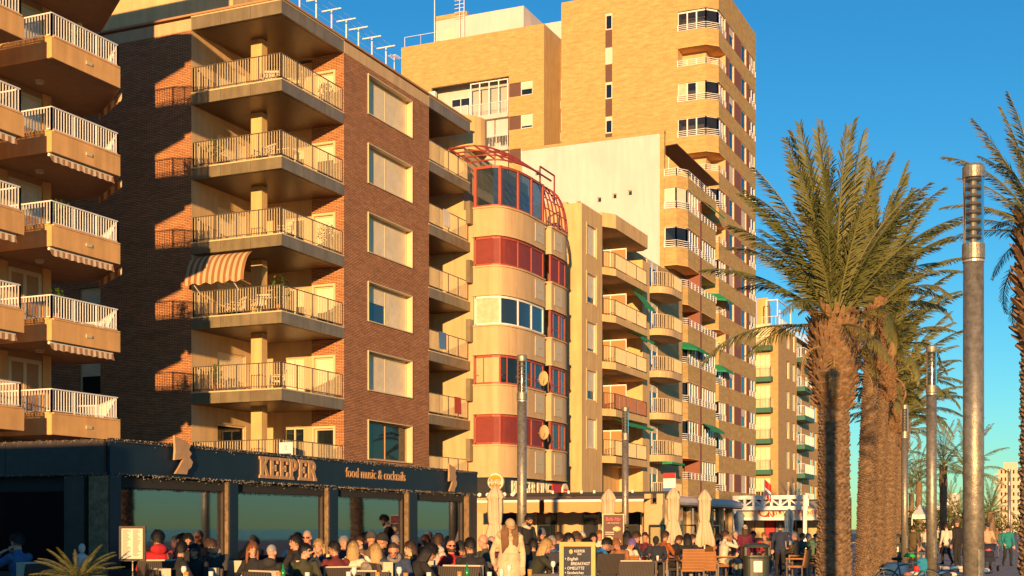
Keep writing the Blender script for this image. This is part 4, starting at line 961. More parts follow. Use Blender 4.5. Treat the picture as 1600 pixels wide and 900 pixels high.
# ============================================================ pavilions along the promenade
mat("awning_sand", (.54, .33, .13), .9, noise=.1); mat("awning_brown", (.28, .17, .10), .9, noise=.12); mat("cream_panel", (.54, .39, .20), .7, noise=.08)
mat("banner_cream", (.70, .56, .36), .8, noise=.08)
YA = 45.7
av = thing("awning_cafe_terrace", "cafe terrace with two long sand coloured scalloped awnings below the rounded bays", "terrace", (-18, 48, 0))
xa0, xa1 = ony(738, YA), ony(1012, YA)
g = MB(); g.box(xa0-2, xa1, 49.6, 49.8, 0, 3.02); part("back_wall", g, "cream_panel", av)
g = MB(); g.box(xa0-2, xa1+.05, 49.3, 49.58, 2.93, 3.07); part("fascia", g, "sign_black", av)
for i, (p0, p1) in enumerate(((738, 843), (851, 1006))):
    x0, x1 = ony(p0, YA), ony(p1, YA)
    g = MB(); g.quad((x0, YA, 2.66), (x1, YA, 2.66), (x1, 49.3, 2.92), (x0, 49.3, 2.92)); aw = part("awning", g, "awning_brown", av)
    g = MB(); g.box(x0, x1, YA-.06, YA+.02, 2.60, 2.69); part("front_bar", g, "white_frame", aw)
    for nm, yy, zt_, m_, hh in (("valance", YA-.03, 2.60, "awning_sand", .36), ("shadow_valance", 48.4, 2.75, "awning_brown", .5)):  # inner strip: shadow behind the front valance, put in as dark brown cloth
        g = MB(); n = int((x1-x0)/.09)
        for j in range(n):
            a, c = x0+(x1-x0)*j/n, x0+(x1-x0)*(j+1)/n; s = lambda q: .05*abs(math.sin(q*6.2)); g.quad((a, yy, zt_-hh-s(a)), (c, yy, zt_-hh-s(c)), (c, yy, zt_), (a, yy, zt_))
        part(nm, g, m_, aw)
for i, (p0, p1, m_) in enumerate(((756, 768, "cream_panel"), (776, 806, "dark_room"), (838, 868, "window_glass"), (870, 908, "cream_panel"), (909, 935, "blue_glass"), (936, 960, "window_glass"), (962, 1000, "dark_room"))):
    x0, x1 = ony(p0, 49.4), ony(p1, 49.4); g = MB(); g.box(x0, x1, 49.5, 49.58, .1, 2.6); pn = part("front_panel", g, m_, av)
    fr = MB(); fr.box(x0-.05, x0, 49.45, 49.6, .1, 2.6); fr.box(x1, x1+.05, 49.45, 49.6, .1, 2.6); part("panel_frame", fr, "beige_frame", pn)
for px in (1013, 1032):
    x = ony(px, YA+1); g = MB(); g.box(x-.12, x+.12, YA+.9, YA+1.15, 0, 2.9); part("pillar", g, "cream_panel", av)
g = MB(); x = ony(985, YA)
g.box(ony(1008, 46.5), ony(1036, 46.5), 46.4, 46.5, 0, 2.5); part("end_wall", g, "cream_panel", av)
for px in (800, 815, 860, 885, 905, 925, 985):
    x = ony(px, 49); g = MB(); g.tube([(x, 49.25, 3.02), (x, 49.25, 3.14)], .05, 6); part("spot_lamp", g, "white_frame", av)
g = MB()
for i in range(6): xq = ony(745+i*13, 49); g.tube([(xq, 49.28, 3.0), (xq, 49.24, 3.02)], .09, 8)
part("letter_dots", g, "white_frame", av, kind="stuff")
# low glass windbreaks
def windbreak(px0, px1, y, label):
    x0, x1 = ony(px0, y), ony(px1, y); t = thing("glass_windbreak", label, "windbreak", (x0, y, 0), "glass windbreaks along the terraces")
    g = MB(); g.box(x0, x0+.05, y-.03, y+.03, 0, 1.75); g.box(x1-.05, x1, y-.03, y+.03, 0, 1.75); g.box(x0+.05, x1-.05, y-.03, y+.03, 1.70, 1.75); g.box(x0+.05, x1-.05, y-.03, y+.03, .1, .15); part("frame", g, "sign_black", t)
    g = MB(); g.box(x0+.05, x1-.05, y-.005, y+.005, .15, 1.7); part("pane", g, "clear_glass", t)
windbreak(841, 862, 44.6, "black framed glass windbreak behind the waiter"); windbreak(976, 998, 44.0, "black framed glass windbreak right of the dark menu panel")
windbreak(1014, 1040, 46, "black framed glass windbreak by the cream pillar"); windbreak(1062, 1088, 47.0, "black framed glass windbreak between two cream parasols"); windbreak(1108, 1126, 50, "black framed glass windbreak right of the rightmost cream parasol")

XP = -16.4; yp0, yp1 = onx(1040, XP), onx(1143, XP)
pv = thing("white_eaved_pavilion", "glazed cafe pavilion with curved white eaves and cream columns", "pavilion", (-18.5, 58, 0))
g = MB()
prof = [(-.0, 2.66), (.55, 2.62), (.62, 2.72), (.45, 2.92), (.1, 3.02), (-2.5, 3.12), (-2.5, 2.9)]
for i in range(len(prof)-1):
    a, c = prof[i], prof[i+1]; g.quad((XP+a[0], yp0-.6, a[1]), (XP+a[0], yp1, a[1]), (XP+c[0], yp1, c[1]), (XP+c[0], yp0-.6, c[1]))
g.poly([(XP+a, yp0-.6, z) for a, z in prof]); g.poly([(XP+a, yp1, z) for a, z in prof][::-1])
part("roof_eaves", g, "white_render", pv)
g = MB()
for i in range(60): y = yp0+(yp1-yp0)*i/60; g.tube([(XP+.5, y, 2.6), (XP+.5, y+.16, 2.6)], [.02, .05], 6)
part("eaves_beading", g, "dark_rail", pv, kind="stuff")
g = MB(); g.box(XP-.25, XP-.05, yp0, yp1, 0, .7); part("base_wall", g, "cream_panel", pv)
n = 6
for i in range(n+1):
    y = yp0+(yp1-yp0)*i/n; g = MB(); g.box(XP-.2, XP+.06, y-.14, y+.14, 0, 2.62); part("column", g, "rotunda_render", pv)
    if i < n: g = MB(); g.box(XP-.14, XP-.12, y+.14, y+(yp1-yp0)/n-.14, .7, 2.62); part("glass_pane", g, "blue_glass", pv)
g = MB(); g.box(XP-4, XP-.3, yp0-.02, yp0+.1, 0, 2.9); part("end_wall", g, "cream_panel", pv)
g = MB(); g.box(XP-4, XP-3.9, yp0, yp1, 0, 2.9); part("back_wall", g, "interior_wall", pv)
for i, (px, py) in enumerate(((1046, 768),)):
    hs = tag(part("estate_sign_panel", MB().box(ony(1037, 52), ony(1056, 52), 51.95, 52.0, 3.15, 3.9), "white_frame", None), "white and red shop sign panel above the pavilion roof", "sign")
    g = MB(); g.box(ony(1037, 52), ony(1056, 52), 51.93, 51.95, 3.68, 3.9); part("red_band", g, "sign_red", hs)
    g = MB(); g.box(ony(1037, 52), ony(1056, 52), 51.93, 51.95, 3.15, 3.28); part("blue_band", g, "sign_blue", hs)
    g = MB(); g.box(ony(1045, 52), ony(1048, 52), 51.96, 52.02, 2.9, 3.15); part("bracket", g, "white_metal", hs)

YC = 68.0; xc0, xc1 = ony(1140, YC), ony(1310, YC)
cn = thing("cantina_terrace", "terrace with cream CANTINA banner and white lattice truss", "terrace", (-14.5, 69, 0))
zt0, zt1 = zat(-15, YC, 794), zat(-15, YC, 777)
g = MB(); xt0, xt1 = ony(1150, YC), ony(1262, YC)
for z in (zt0, zt1): g.box(xt0, xt1, YC-.06, YC+.06, z-.1, z+.1)
n = 8
for i in range(n+1):
    x = xt0+(xt1-xt0)*i/n; g.box(x-.06, x+.06, YC-.05, YC+.05, zt0+.1, zt1-.1)
    if i < n:
        x2 = xt0+(xt1-xt0)*(i+1)/n; a, c = (zt0+.1, zt1-.1) if i % 2 else (zt1-.1, zt0+.1); g.beam((x, YC, a), (x2, YC, c), .07, .06, up=(0, 1, 0))
part("lattice_truss", g, "white_frame", cn)
for px in (1148, 1258): x = ony(px, YC); g = MB(); g.box(x-.09, x+.09, YC-.09, YC+.09, 0, zt1+.1); part("truss_post", g, "white_frame", cn)
zb0, zb1 = zat(-15, YC, 808), zat(-15, YC, 795)
g = MB(); g.box(xc0, xc1, YC+.5, YC+.56, zb0, zb1); bn = part("banner", g, "banner_cream", cn)
g = MB(); g.box(xc0, xc1, YC+.3, YC+.5, zb0-.16, zb0); part("awning_bar", g, "white_frame", cn)
g = MB(); g.quad((xc0, YC+.55, zb1), (xc1, YC+.55, zb1), (xc1, YC+4, zb1+.5), (xc0, YC+4, zb1+.5)); part("awning", g, "banner_cream", cn)
for i, ch in enumerate("CANTINA"):
    x = ony(1183.5+(0, 10, 15, 20.5, 25, 28.5, 33.5)[i], YC+.5); lettering(ch, (.85, .55, .5, .46, .46, .46, .46)[i], "sign_red", bn, (x, YC+.485, zb0+(.02, -.1, -.02, .04, .08, .12, .16)[i]), 'y', ext=.006, tilt=R((0, 10, 5, -4, -8, -12, -16)[i]))
lettering("Food & Drinks", .34, "sign_red", bn, (ony(1247, YC+.5), YC+.485, zb0+.14), 'y', ext=.006, sx=1.1)
g = MB(); g.box(xc0, xc1, YC+3.8, YC+4, 0, 3.2); part("back_wall", g, "dark_room", cn)
for i, px in enumerate((1152, 1165, 1180, 1196, 1212, 1232, 1262, 1278)):
    x = ony(px, YC+3.7); g = MB(); g.box(x, x+.5, YC+3.7, YC+3.78, 1.1, 2.3); part("wall_panel", g, ("interior_wall", "tan_wood", "cream_panel", "sign_red", "interior_wall", "blue_glass", "cream_panel", "interior_wall")[i], cn)
g = MB(); g.box(xt1+.5, xc1, YC+1, YC+4, zt0-.1, zt1+.05); part("side_roof", g, "grey_panel", cn)
fl = thing("flag", "red, white and blue flag hanging above the CANTINA truss", "flag", (ony(1198, YC), YC-.1, zt1))
fx = ony(1198, YC); g = MB(); g.tube([(fx-.1, YC-.1, zt1), (fx-.1, YC-.1, zt1+1.0)], .015, 6); part("flagpole", g, "white_metal", fl)
for nm, m_, a0, a1 in (("red_field", "sign_red", 0, .4), ("white_stripe", "white_frame", .4, .52), ("blue_stripe", "sign_blue", .52, .68), ("red_hem", "sign_red", .68, .9)):
    g = MB()
    for j in range(4): g.quad((fx-.1+.09*j, YC-.1+.05*(j % 2), zt1+.95-a1-.08*j), (fx-.1+.09*(j+1), YC-.1+.05*((j+1) % 2), zt1+.95-a1-.08*(j+1)), (fx-.1+.09*(j+1), YC-.1+.05*((j+1) % 2), zt1+.95-a0-.08*(j+1)), (fx-.1+.09*j, YC-.1+.05*(j % 2), zt1+.95-a0-.08*j))
    part(nm, g, m_, fl)

# ============================================================ lamp posts
mat("galvanised", (.30, .27, .21), .42, metal=.55, noise=.45, nscale=14, bump=.25, bscale=60)
mat("lamp_ring", (.55, .5, .42), .35, metal=.6)
def lamp_post(x, y, label, h=6.0, r=.125, grp="cylinder lamp posts on the promenade"):
    t = thing("lamp_post", label, "lamp post", (x, y, 0), grp); N = 20; hh = 1.02
    g = MB(); g.tube([(x, y, .0), (x, y, .03)], r*2.0, N); part("base_plate", g, "galvanised", t)
    g = MB(); g.tube([(x, y, .03), (x, y, h-hh-.12)], [r, r*.96], N); part("pole", g, "galvanised", t, smooth=True)
    g = MB(); g.tube([(x, y, h-hh-.12), (x, y, h-hh+.06)], r*1.06, N); part("collar", g, "galvanised", t)
    dx, dy = math.sin(YAW+.5), -math.cos(YAW+.5); a_ = math.atan2(dy, dx); g = MB()
    for i in range(4):
        t0, t1 = a_-.45+.225*i, a_-.45+.225*(i+1); e = r*1.05; g.quad((x+e*math.cos(t0), y+e*math.sin(t0), .9), (x+e*math.cos(t1), y+e*math.sin(t1), .9), (x+e*math.cos(t1), y+e*math.sin(t1), 1.35), (x+e*math.cos(t0), y+e*math.sin(t0), 1.35))
    part("access_door", g, "galvanised", t)
    g = MB(); g.tube([(x, y, h-hh-.16), (x, y, h-hh-.135)], r*1.02, N); part("seam_ring", g, "lamp_ring", t)
    hd = MB(); hd.tube([(x, y, h-hh+.06), (x, y, h-.16)], r*.97, N, cap=False); L = part("lamp_tube", hd, "lamp_glass", t, smooth=True)
    for i in range(8):
        z = h-hh+.13+(hh-.32)*i/7; g = MB(); g.tube([(x, y, z), (x, y, z+.035)], [r*.92, r*.6], N); part("louvre_ring", g, "lamp_ring", L)
    g = MB(); g.tube([(x, y, h-hh+.06), (x, y, h-.16)], r*.32, 10); part("lamp_core", g, "lamp_ring", L)
    g = MB(); g.tube([(x, y, h-.16), (x, y, h-.03), (x, y, h)], [r*1.04, r*1.04, r*.9], N); part("cap", g, "galvanised", t)
for px, d, lb in ((1521, 15.8, "nearest and thickest lamp post, at the right of the photo"), (1455.5, 31.4, "second nearest lamp post in the right row, left of the thick one"),
                  (1413.5, 46.3, "thin lamp post right of the row of palm trunks"), (1393, 60.6, "slender lamp post close behind the palm trunks, beside the dark bins"),
                  (815.5, 33.1, "lamp post standing in front of the rounded cream bays"), (977, 47.2, "lamp post in front of the sand coloured block's balconies"),
                  (1577, 96.5, "short-looking distant lamp post in front of the far block of flats"), (1533.5, 112, "most distant lamp post, just right of the thickest post")):
    x, y = at(px, d); lamp_post(x, y, lb)

# ============================================================ palms
def leafmat(name, c1, c2):
    m = bpy.data.materials.new(name); m.use_nodes = True; M[name] = m; t = m.node_tree; b = t.nodes["Principled BSDF"]
    b.inputs["Roughness"].default_value = .5; b.inputs["Specular IOR Level"].default_value = .35
    oi = t.nodes.new("ShaderNodeObjectInfo"); g_ = t.nodes.new("ShaderNodeNewGeometry"); n = t.nodes.new("ShaderNodeTexNoise"); n.inputs["Scale"].default_value = 1.5
    t.links.new(g_.outputs["Position"], n.inputs["Vector"]); a = t.nodes.new("ShaderNodeMath"); a.operation = 'ADD'; t.links.new(n.outputs["Fac"], a.inputs[0]); t.links.new(oi.outputs["Random"], a.inputs[1])
    h = t.nodes.new("ShaderNodeMath"); h.operation = 'MULTIPLY'; h.inputs[1].default_value = .55; t.links.new(a.outputs[0], h.inputs[0])
    mx = t.nodes.new("ShaderNodeMix"); mx.data_type = 'RGBA'; mx.inputs[6].default_value = (*c1, 1); mx.inputs[7].default_value = (*c2, 1); t.links.new(h.outputs[0], mx.inputs[0]); t.links.new(mx.outputs[2], b.inputs["Base Color"])
leafmat("palm_leaf", (.065, .085, .022), (.17, .16, .05)); leafmat("dry_leaf", (.26, .16, .06), (.36, .23, .09)); leafmat("shrub_leaf", (.05, .09, .02), (.16, .16, .04))
mat("trunk_bark", (.215, .14, .08), .95, noise=.6, nscale=9, bump=1., bscale=26); mat("leaf_base", (.26, .145, .065), .9, noise=.5, nscale=9)
def frond_mesh(name, L, bend, n=52, lw=.036, ll=.54, seed=0, m="palm_leaf", vee=35):
    rd = random.Random(seed); b = MB(); pts = []; x = z = 0.; K = 16
    for i in range(K+1):
        pts.append((x, 0, z)); a = R(bend)*(i/K)**1.4; x += math.sin(a)*L/K; z += math.cos(a)*L/K
    b.tube(pts, [.035*(1-.85*i/K)+.004 for i in range(K+1)], 5, cap=False)
    for i in range(n):
        t = .14+.85*(i+.5)/n; f = t*K; j = min(int(f), K-1); p = Vector(pts[j]).lerp(Vector(pts[j+1]), f-j); d = (Vector(pts[j+1])-Vector(pts[j])).normalized()
        up = Vector((0, 1, 0)).cross(d); ln = ll*(math.sin(math.pi*min(1, t*.8+.17))**.7+.12)*rd.uniform(.85, 1.1)
        for s in (-1, 1):
            fa = R(rd.uniform(38, 56)*(1-.35*t)); v = R(vee+rd.uniform(-14, 14))
            dr = d*math.cos(fa)+(Vector((0, s, 0))*math.cos(v)-up*math.sin(v)*-1)*math.sin(fa); dr.normalize()
            wv = d.cross(dr).cross(dr).normalized()*lw*.5; mid = p+dr*ln*.55; mid.z -= ln*.03; tip = p+dr*ln-Vector((0, 0, 1))*ln*rd.uniform(.08, .22)
            k = len(b.v); b.v += [tuple(p+wv*.5), tuple(p-wv*.5), tuple(mid-wv), tuple(mid+wv), tuple(tip)]
            b.f += [(k, k+1, k+2, k+3), (k+3, k+2, k+4)]; b.mi += [0, 0]
    return b.mesh(name, [m])
FR = [frond_mesh("frond", 4.0, bd, seed=i) for i, bd in enumerate((12, 22, 36, 52, 68))]
FM = [frond_mesh("frond", 4.0, bd, n=38, lw=.058, ll=.56, seed=40+i) for i, bd in enumerate((16, 30, 48, 68, 90))]
FD = frond_mesh("dry_frond", 2.2, 120, n=26, lw=.03, ll=.32, seed=9, m="dry_leaf", vee=10)
FF = [frond_mesh("frond", 4.0, bd, n=22, lw=.06, ll=.6, seed=20+i) for i, bd in enumerate((30, 55, 85))]
def palm(px, d, pycrown, L, nf, label, trunk_r=.3, bulge=1.5, seed=1, tmax=105, lean=0., far=False, dry=6, tmin=2, mid=False):
    rd = random.Random(seed); x, y = at(px, d); H = EYE+(HOR-pycrown)*d/FPX
    t = thing("palm_tree", label, "palm tree", (x, y, 0), "palm trees along the promenade"); N = 20 if not far else 10
    g = MB(); rows = int(H/(.11 if not far else .5)); 
    for i in range(rows+1):
        z = H*i/rows; f = z/H; r = trunk_r*(1.12-.18*f)+(.12*math.exp(-z*2.2)); 
        bl = max(0, (z-(H-2.0))/2.0); r *= 1+(bulge-1)*math.sin(min(1, bl*1.15)*math.pi*.62)**1.2 if bl > 0 else 1
        for k in range(N):
            a = 2*math.pi*(k+.5*(i % 2))/N; rr = r*(1+(.11 if (i % 2) else -.05)+rd.uniform(-.06, .06)); g.v.append((x+lean*f*f+rr*math.cos(a), y+rr*math.sin(a), z))
    for i in range(rows):
        for k in range(N): l = (k+1) % N; g.f.append((i*N+k, i*N+l, (i+1)*N+l, (i+1)*N+k)); g.mi.append(0)
    tr = part("trunk", g, "trunk_bark", t)
    if not far:
        g = MB(); nb_ = 230
        for i in range(nb_):
            f = i/nb_; z = H-1.9+2.05*f; a = i*2.39996; bl = max(0, (z-(H-2.0))/2.0); r = trunk_r*.95*(1+(bulge-1)*math.sin(min(1, bl*1.15)*math.pi*.62)**1.2)
            c = Vector((x+lean+r*math.cos(a)*.96, y+r*math.sin(a)*.96, z)); o = Vector((math.cos(a), math.sin(a), .75+.8*f)).normalized(); s = Vector((-math.sin(a), math.cos(a), 0)); ln = rd.uniform(.12, .3)
            tp = c+o*ln; k = len(g.v); g.v += [tuple(c+s*.07), tuple(c-s*.07), tuple(c+Vector((0, 0, .1))), tuple(tp+s*.04), tuple(tp-s*.035), tuple(tp+Vector((0, 0, .03)))]
            for q in ((0, 1, 4, 3), (1, 2, 5, 4), (2, 0, 3, 5), (3, 4, 5)): g.f.append(tuple(k+w_ for w_ in q)); g.mi.append(0)
        part("leaf_bases", g, "leaf_base", tr, kind="stuff")
        g = MB(); nb_ = int((H-1.6)/.0062)
        for i in range(nb_):
            z = .1+(H-1.7)*i/nb_; a = i*2.39996; r = trunk_r*(1.12-.18*z/H)*.97+.12*math.exp(-z*2.2); f_ = z/H
            c = Vector((x+lean*f_*f_+r*math.cos(a), y+r*math.sin(a), z)); o = Vector((math.cos(a), math.sin(a), .9)).normalized(); s = Vector((-math.sin(a), math.cos(a), 0)); ln = rd.uniform(.05, .10); w2 = rd.uniform(.05, .075)
            tp = c+o*ln; k = len(g.v); g.v += [tuple(c+s*w2), tuple(c-s*w2), tuple(c+Vector((0, 0, .09))), tuple(tp+s*w2*.55), tuple(tp-s*w2*.55), tuple(tp+Vector((0, 0, .03)))]
            for q in ((0, 1, 4, 3), (1, 2, 5, 4), (2, 0, 3, 5), (3, 4, 5)): g.f.append(tuple(k+w_ for w_ in q)); g.mi.append(0)
        part("leaf_scars", g, "trunk_bark", tr, kind="stuff")
    for i in range(nf):
        f = i/(nf-1); az = i*2.39996+rd.uniform(-.25, .25); tilt = tmin+(tmax-tmin)*f**1.1+rd.uniform(-6, 6)
        if i >= nf-6: tilt = rd.uniform(62, 92)
        me = (FF if far else (FM if mid else FR))[min((2 if far else 4), int(f*(2.2 if far else 4.2)+rd.random()))]
        o = bpy.data.objects.new("frond", me); COL.objects.link(o); o.parent = t; r0 = trunk_r*.5
        o.location = (lean+r0*math.cos(az)*f, r0*math.sin(az)*f, H+.15-.35*f)
        o.rotation_euler = Matrix.Rotation(az, 4, 'Z').to_3x3().__matmul__(Matrix.Rotation(R(tilt), 3, 'Y')).__matmul__(Matrix.Rotation(rd.uniform(-.5, .5), 3, 'Z')).to_euler()
        s = L/4.0*rd.uniform(.82, 1.06)*(1-.30*f); o.scale = (s, s, s)
    for i in range(dry):
        az = rd.uniform(0, 6.28); o = bpy.data.objects.new("dry_frond", FD); COL.objects.link(o); o.parent = t; o.location = (lean+trunk_r*1.1*math.cos(az), trunk_r*1.1*math.sin(az), H-.4-rd.random()*.7)
        o.rotation_euler = (Matrix.Rotation(az, 3, 'Z') @ Matrix.Rotation(R(rd.uniform(75, 115)), 3, 'Y')).to_euler(); s = rd.uniform(.35, .6); o.scale = (s, s, s)
    return t
palm(1303, 27.0, 500, 4.05, 50, "nearest big palm with thick shaggy trunk top, left of the lamp posts", .275, 1.75, 1, 50)
palm(1351, 37, 478, 3.8, 46, "palm close behind the nearest big palm, slim trunk", .17, 1.4, 2, 64, lean=.3, mid=True)
palm(1371, 46, 545, 3.9, 44, "palm with slightly leaning dark-topped trunk, third in the row", .165, 1.4, 3, 72, lean=.35, mid=True)
palm(1387, 54, 606, 4.3, 46, "palm with broad pale trunk, fourth in the row", .27, 1.3, 4, 78, lean=.2, mid=True)
palm(1403, 67, 648, 4.4, 40, "palm behind the broad trunk, fifth in the row", .26, 1.3, 5, 80, lean=.2, mid=True)
palm(1408, 82, 672, 4.4, 36, "sixth palm of the row, mostly hidden by the others", .28, 1.3, 6, 80, mid=True)
palm(1624, 19, 350, 2.05, 38, "palm cut off by the right edge of the photo", .215, 1.3, 7, 84)
palm(1474, 84, 728, 3.4, 22, "distant palm whose fronds show between second and thickest lamp post", .22, 1.2, 8, 110, far=True, dry=0)
palm(1512, 78, 738, 3.3, 22, "distant palm directly behind the thickest lamp post", .22, 1.2, 9, 110, far=True, dry=0)
palm(1436, 105, 752, 3.2, 22, "small distant palm left of the second lamp post", .22, 1.2, 10, 115, far=True, dry=0)
palm(1424, 130, 770, 3.2, 20, "tiny far palm beside the slender lamp post", .22, 1.2, 11, 115, far=True, dry=0)
palm(1484, 150, 790, 3.0, 20, "far palm low between the lamp posts", .22, 1.2, 12, 115, far=True, dry=0)
palm(1548, 120, 800, 3.2, 34, "low bushy palm behind the stroller", .3, 1.2, 13, 125, far=True, dry=0)
palm(1497, 118, 806, 2.6, 26, "low spreading palm behind the walkers in the middle distance", .3, 1.2, 14, 125, far=True, dry=0)
palm(1404, 110, 740, 3.4, 22, "palm far behind the slender lamp posts", .25, 1.2, 15, 115, far=True, dry=0)
palm(1450, 170, 795, 3.0, 20, "far low palm right beside the second lamp post", .25, 1.2, 16, 115, far=True, dry=0)
# potted cycad at the terrace corner
cy = thing("potted_cycad", "small spiky palm plant in a pot at the dark terrace corner", "plant", (*at(122, 17.5), .12))
cxp, cyp = at(122, 17.5); g = MB(); g.tube([(cxp, cyp, .12), (cxp, cyp, .62)], [.2, .28], 14); part("pot", g, "dark_wood", cy)
g = MB(); g.tube([(cxp, cyp, .55), (cxp, cyp, .92)], [.1, .08], 10); part("trunk", g, "trunk_bark", cy)
for i in range(26):
    o = bpy.data.objects.new("frond", FR[3 if i % 2 else 2]); COL.objects.link(o); o.parent = cy; o.location = (0, 0, .78); o.scale = (.16,)*3
    o.rotation_euler = (Matrix.Rotation(i*2.4, 3, 'Z') @ Matrix.Rotation(R(25+55*i/26), 3, 'Y')).to_euler()

# ============================================================ far background
mat("far_cream", (.55, .45, .32), .9); mat("far_white", (.7, .66, .6), .9)
fb = thing("far_block_of_flats", "distant cream block of flats with stacked balconies at the right edge", "building", (*at(1580, 520), 0))
fx0, fy0 = at(1556, 520); fx1, fy1 = at(1610, 520)
def cambox(b, px0, px1, d, dd, z0, z1):
    p = [at(px0, d), at(px1, d), at(px1, d+dd), at(px0, d+dd)]; b.prism(p, z0, z1)
g = MB(); cambox(g, 1560, 1615, 520, 20, 0, 25.5); cambox(g, 1568, 1590, 521, 15, 25.5, 28); part("wall", g, "far_cream", fb)
for k in range(8):
    z = 2+2.95*k
    g = MB(); cambox(g, 1554, 1562, 518.5, 6, z, z+.9); part("balcony", g, "far_cream", fb)
    for px in (1564, 1570, 1577, 1583, 1590, 1597): g = MB(); cambox(g, px, px+2.2, 519.7, .2, z+.9, z+2.3); part("window", g, "dark_room", fb)
fw_ = thing("far_low_house", "low distant white house seen between the lamp posts", "building", (*at(1480, 330), 0))
g = MB(); cambox(g, 1462, 1500, 330, 12, 0, 7.5); cambox(g, 1478, 1500, 331, 10, 7.5, 10.5); part("wall", g, "far_white", fw_)
for px in (1466, 1474, 1482, 1490): g = MB(); cambox(g, px, px+3, 329.7, .2, 4, 6); part("window", g, "dark_room", fw_)
fw2 = thing("far_brown_house", "distant cream house beyond the row of palms, left of the far lamp posts", "building", (*at(1420, 420), 0))
g = MB(); cambox(g, 1400, 1446, 420, 12, 0, 8.5); part("wall", g, "far_cream", fw2)
for px in (1405, 1415, 1425, 1435): g = MB(); cambox(g, px, px+4, 419.7, .2, 4, 6.5); part("window", g, "dark_room", fw2)
tn = thing("market_tent", "white peaked market tent at the far end of the promenade", "tent", (*at(1438, 90), 0))
g = MB(); q = [at(1425, 88), at(1452, 88), at(1452, 91), at(1425, 91)]; c = at(1438, 89.5)
for i in range(4): g.poly([(*q[i], 2.55), (*q[(i+1) % 4], 2.55), (*c, 3.3)]); g.quad((*q[i], 2.25), (*q[(i+1) % 4], 2.25), (*q[(i+1) % 4], 2.55), (*q[i], 2.55))
part("canopy", g, "far_white", tn)
for p in q: g = MB(); g.tube([(*p, 0), (*p, 2.3)], .04, 6); part("leg", g, "white_metal", tn)
def shrub(px, d, h, wd, label, seed, m="shrub_leaf"):
    rd = random.Random(seed); x, y = at(px, d); t = thing("shrub", label, "shrub", (x, y, 0), "shrubs in the far beds"); g = MB()
    for i in range(500):
        v = Vector((rd.gauss(0, 1), rd.gauss(0, 1), rd.gauss(0, 1))).normalized()*rd.random()**.4; c = Vector((x+v.x*wd, y+v.y*wd, h*.5+v.z*h*.5)); a = Vector((rd.gauss(0, 1), rd.gauss(0, 1), rd.gauss(0, 1))).normalized(); b_ = a.cross(Vector((0, .3, 1))).normalized(); s = rd.uniform(.12, .3)
        g.poly([c+a*s, c+b_*s*.5, c-a*s, c-b_*s*.5])
    part("foliage", g, m, t, kind="stuff"); g = MB(); g.tube([(x, y, 0), (x, y, h*.6)], [.08, .03], 6); part("stem", g, "trunk_bark", t)
for i, (px, d, h, wd, lb) in enumerate(((1408, 100, 3.2, 1.8, "bush behind the dark litter bins"), (1430, 140, 4.5, 3, "bush behind the white market tent"), (1460, 130, 4, 3, "yellow-green bush left of the walkers' heads"), (1485, 110, 3.2, 2.2, "bush between the walkers and the thickest lamp post"), (1515, 160, 5, 4, "bush hidden mostly by the thickest lamp post"), (1535, 140, 4, 2.5, "bush left of the stroller pusher's head"), (1562, 190, 3.5, 4, "bush between stroller and teal jacket, far off"), (1590, 200, 3.5, 5, "bush at the right edge, far off"))): shrub(px, d, h, wd, lb, 40+i)
